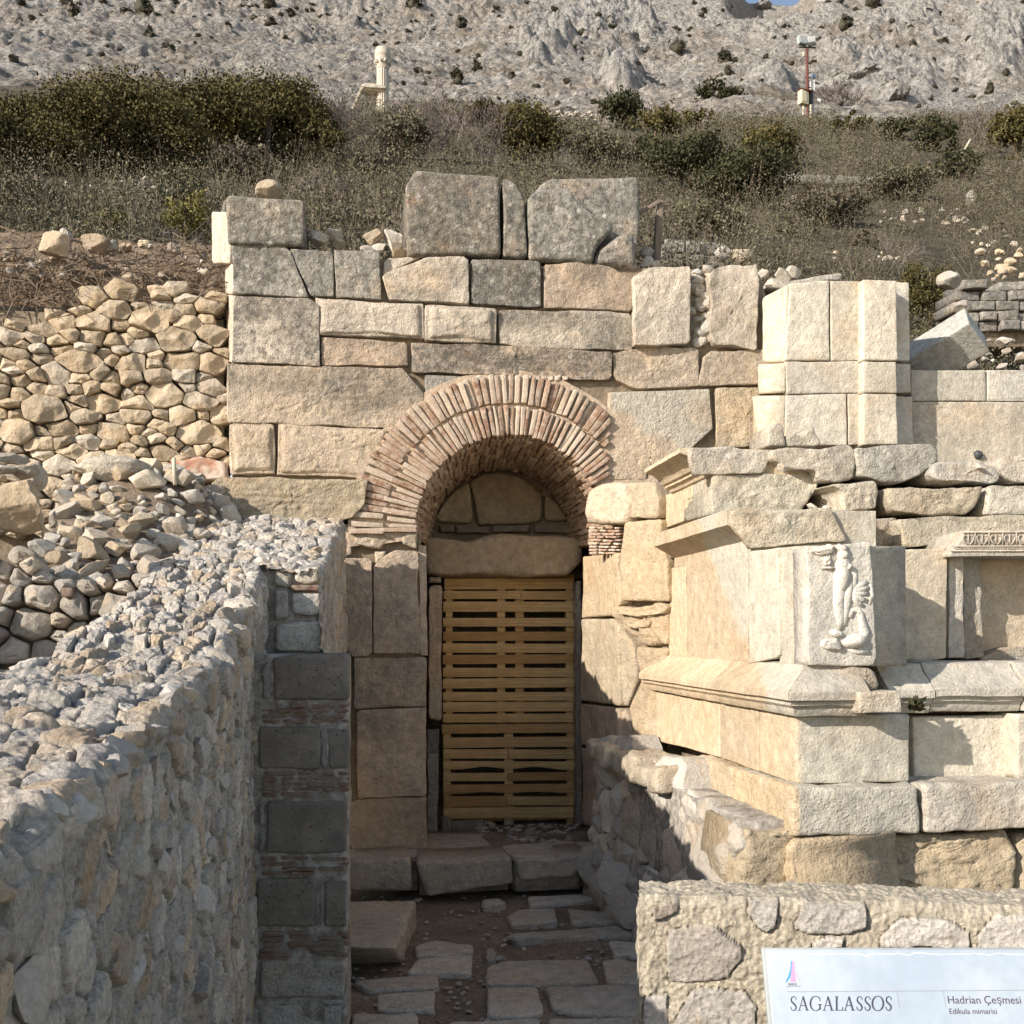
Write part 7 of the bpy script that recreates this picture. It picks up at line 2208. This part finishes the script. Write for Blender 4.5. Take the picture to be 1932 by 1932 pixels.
def serif_word(word, u0, u1, vt, vb):
    adv = {'S': .52, 'A': .78, 'G': .82, 'L': .58, 'O': .84}
    tot = sum(adv[c] for c in word); sc = (u1 - u0) / tot; h = vb - vt
    g = []; x = u0
    for c in word:
        w = adv[c] * sc * .88
        q = lambda a, b: (x + a * w, vb - b * h)
        tk, tn = 3.0, 1.3
        if c == 'A':
            g += [strip([q(.10, .0), q(.48, 1.0)], tn), strip([q(.46, 1.0), q(.86, .0)], tk), strip([q(.24, .36), q(.70, .36)], tn), strip([q(-.04, .02), q(.26, .02)], tn), strip([q(.70, .02), q(1.04, .02)], tn)]
        if c == 'L':
            g += [strip([q(.22, .0), q(.22, 1.0)], tk), strip([q(.02, .98), q(.44, .98)], tn), strip([q(.02, .02), q(.96, .02)], tn), strip([q(.95, .02), q(1.0, .24)], tn)]
        if c in 'OG':
            th = np.linspace(0, 2 * math.pi, 41) if c == 'O' else np.linspace(.75, 5.7, 36)
            p = [q(.5 + .48 * math.cos(a), .5 + .52 * math.sin(a)) for a in th]
            g.append(strip(p, [tn + (tk - tn) * abs(math.cos(a)) ** 1.5 for a in th]))
            if c == 'G': g += [strip([q(.88, .44), q(.88, .06)], tk * .9), strip([q(.68, .44), q(1.04, .44)], tn), strip([q(.86, .86), q(.88, .66)], tn)]
        if c == 'S':
            k = [(.86, .76), (.82, .92), (.55, 1.01), (.28, .96), (.14, .80), (.22, .62), (.50, .50), (.78, .36), (.88, .20), (.74, .04), (.46, -.02), (.18, .06), (.10, .26)]
            kk = np.array(k); tt = np.linspace(0, len(k) - 1, 40)
            P_ = np.stack([np.interp(tt, np.arange(len(k)), kk[:, i]) for i in (0, 1)], 1)
            for _ in range(3): P_[1:-1] = .5 * P_[1:-1] + .25 * (P_[:-2] + P_[2:])
            g.append(strip([q(*a) for a in P_], [tn + (tk - tn) * math.exp(-((z - 20) / 9) ** 2) for z in range(40)]))
        x += adv[c] * sc
    return combine(g)
part('lettering', serif_word('SAGALASSOS', 1490.5, 1685, 1880, 1906.5), M['ink'], board, label='dark serif capitals reading SAGALASSOS', flat=True)
part('line', combine([strip([(1485, 1871), (2100, 1867)], 1.0), strip([(1692.5, 1871), (1697, 1903)], 1.0), strip([(1779.5, 1870), (1785, 1903)], 1.0)]), M['grey_ink'], board, flat=True)
def text(body, u0, u1, vb, mat, label):
    cu = bpy.data.curves.new('lettering', 'FONT'); cu.body = body; cu.size = 1.0
    o = bpy.data.objects.new('lettering_tmp', cu); COL.objects.link(o)
    bpy.context.view_layer.update()
    me = bpy.data.meshes.new_from_object(o.evaluated_get(bpy.context.evaluated_depsgraph_get()))
    n = len(me.vertices); V = np.zeros(n * 3); me.vertices.foreach_get('co', V); V = V.reshape(-1, 3)
    polys = [list(p.vertices) for p in me.polygons]
    bpy.data.objects.remove(o); bpy.data.meshes.remove(me)
    x0, x1 = V[:, 0].min(), V[:, 0].max()
    P0, P1 = sp(u0, vb, .0005), sp(u1, vb, .0005)
    k = np.linalg.norm(P1 - P0) / (x1 - x0); dx = (P1 - P0) / np.linalg.norm(P1 - P0)
    W_ = P0 + (V[:, :1] - x0) * k * dx + V[:, 1:2] * k * uy
    by = {}
    for q in polys: by.setdefault(len(q), []).append(q)
    part('lettering', (W_, [np.array(q) for q in by.values()]), mat, board, label=label, flat=True)
text('Hadrian Çeşmesi', 1789.5, 1927, 1893.5, M['ink2'], 'dark sans lettering reading Hadrian Çeşmesi')
text('Edikula mimarisi', 1792, 1881.5, 1913, M['ink2'], 'smaller dark lettering reading Edikula mimarisi')
text('BAKA', 1488, 1503.5, 1859.0, M['ink'], 'tiny lettering below the emblem')
em_ = [strip([(1493.5, 1813), (1493, 1828), (1488.5, 1844), (1483, 1853)], [2.2, 3.6, 4.2, 2.6])]
part('emblem', combine(em_), M['blue_ink'], board, flat=True, label='blue curved stroke of the tower-like emblem')
part('emblem', combine([strip([(1495.6, 1813), (1496, 1830), (1496.5, 1853)], [1.6, 4.5, 10])]), M['pink_ink'], board, flat=True, label='pink flared stroke of the tower-like emblem')
part('emblem', combine([strip([(1497.5, 1813), (1499, 1828), (1503.5, 1842), (1508.5, 1851)], [1.2, 2.2, 2.8, 2.0])]), M['mauve_ink'], board, flat=True, label='mauve curved stroke of the tower-like emblem')
part('line', combine([strip([(1483.5, 1861), (1510, 1860.6)], 2.4)]), M['grey_ink'], board, flat=True)
rg = np.random.default_rng(2)
us = np.linspace(1451, 2050, 60); vs = 1800 + rg.normal(size=60) * 1.2 + 9 * np.exp(-((us - 1451) / 14) ** 2) + 4 * np.exp(-((us - 1636) / 8) ** 2)
part('torn_edge', combine([strip(list(zip(us, vs)), 1.0 + 1.2 * rg.random(60))]), M['edge_ink'], board, flat=True)
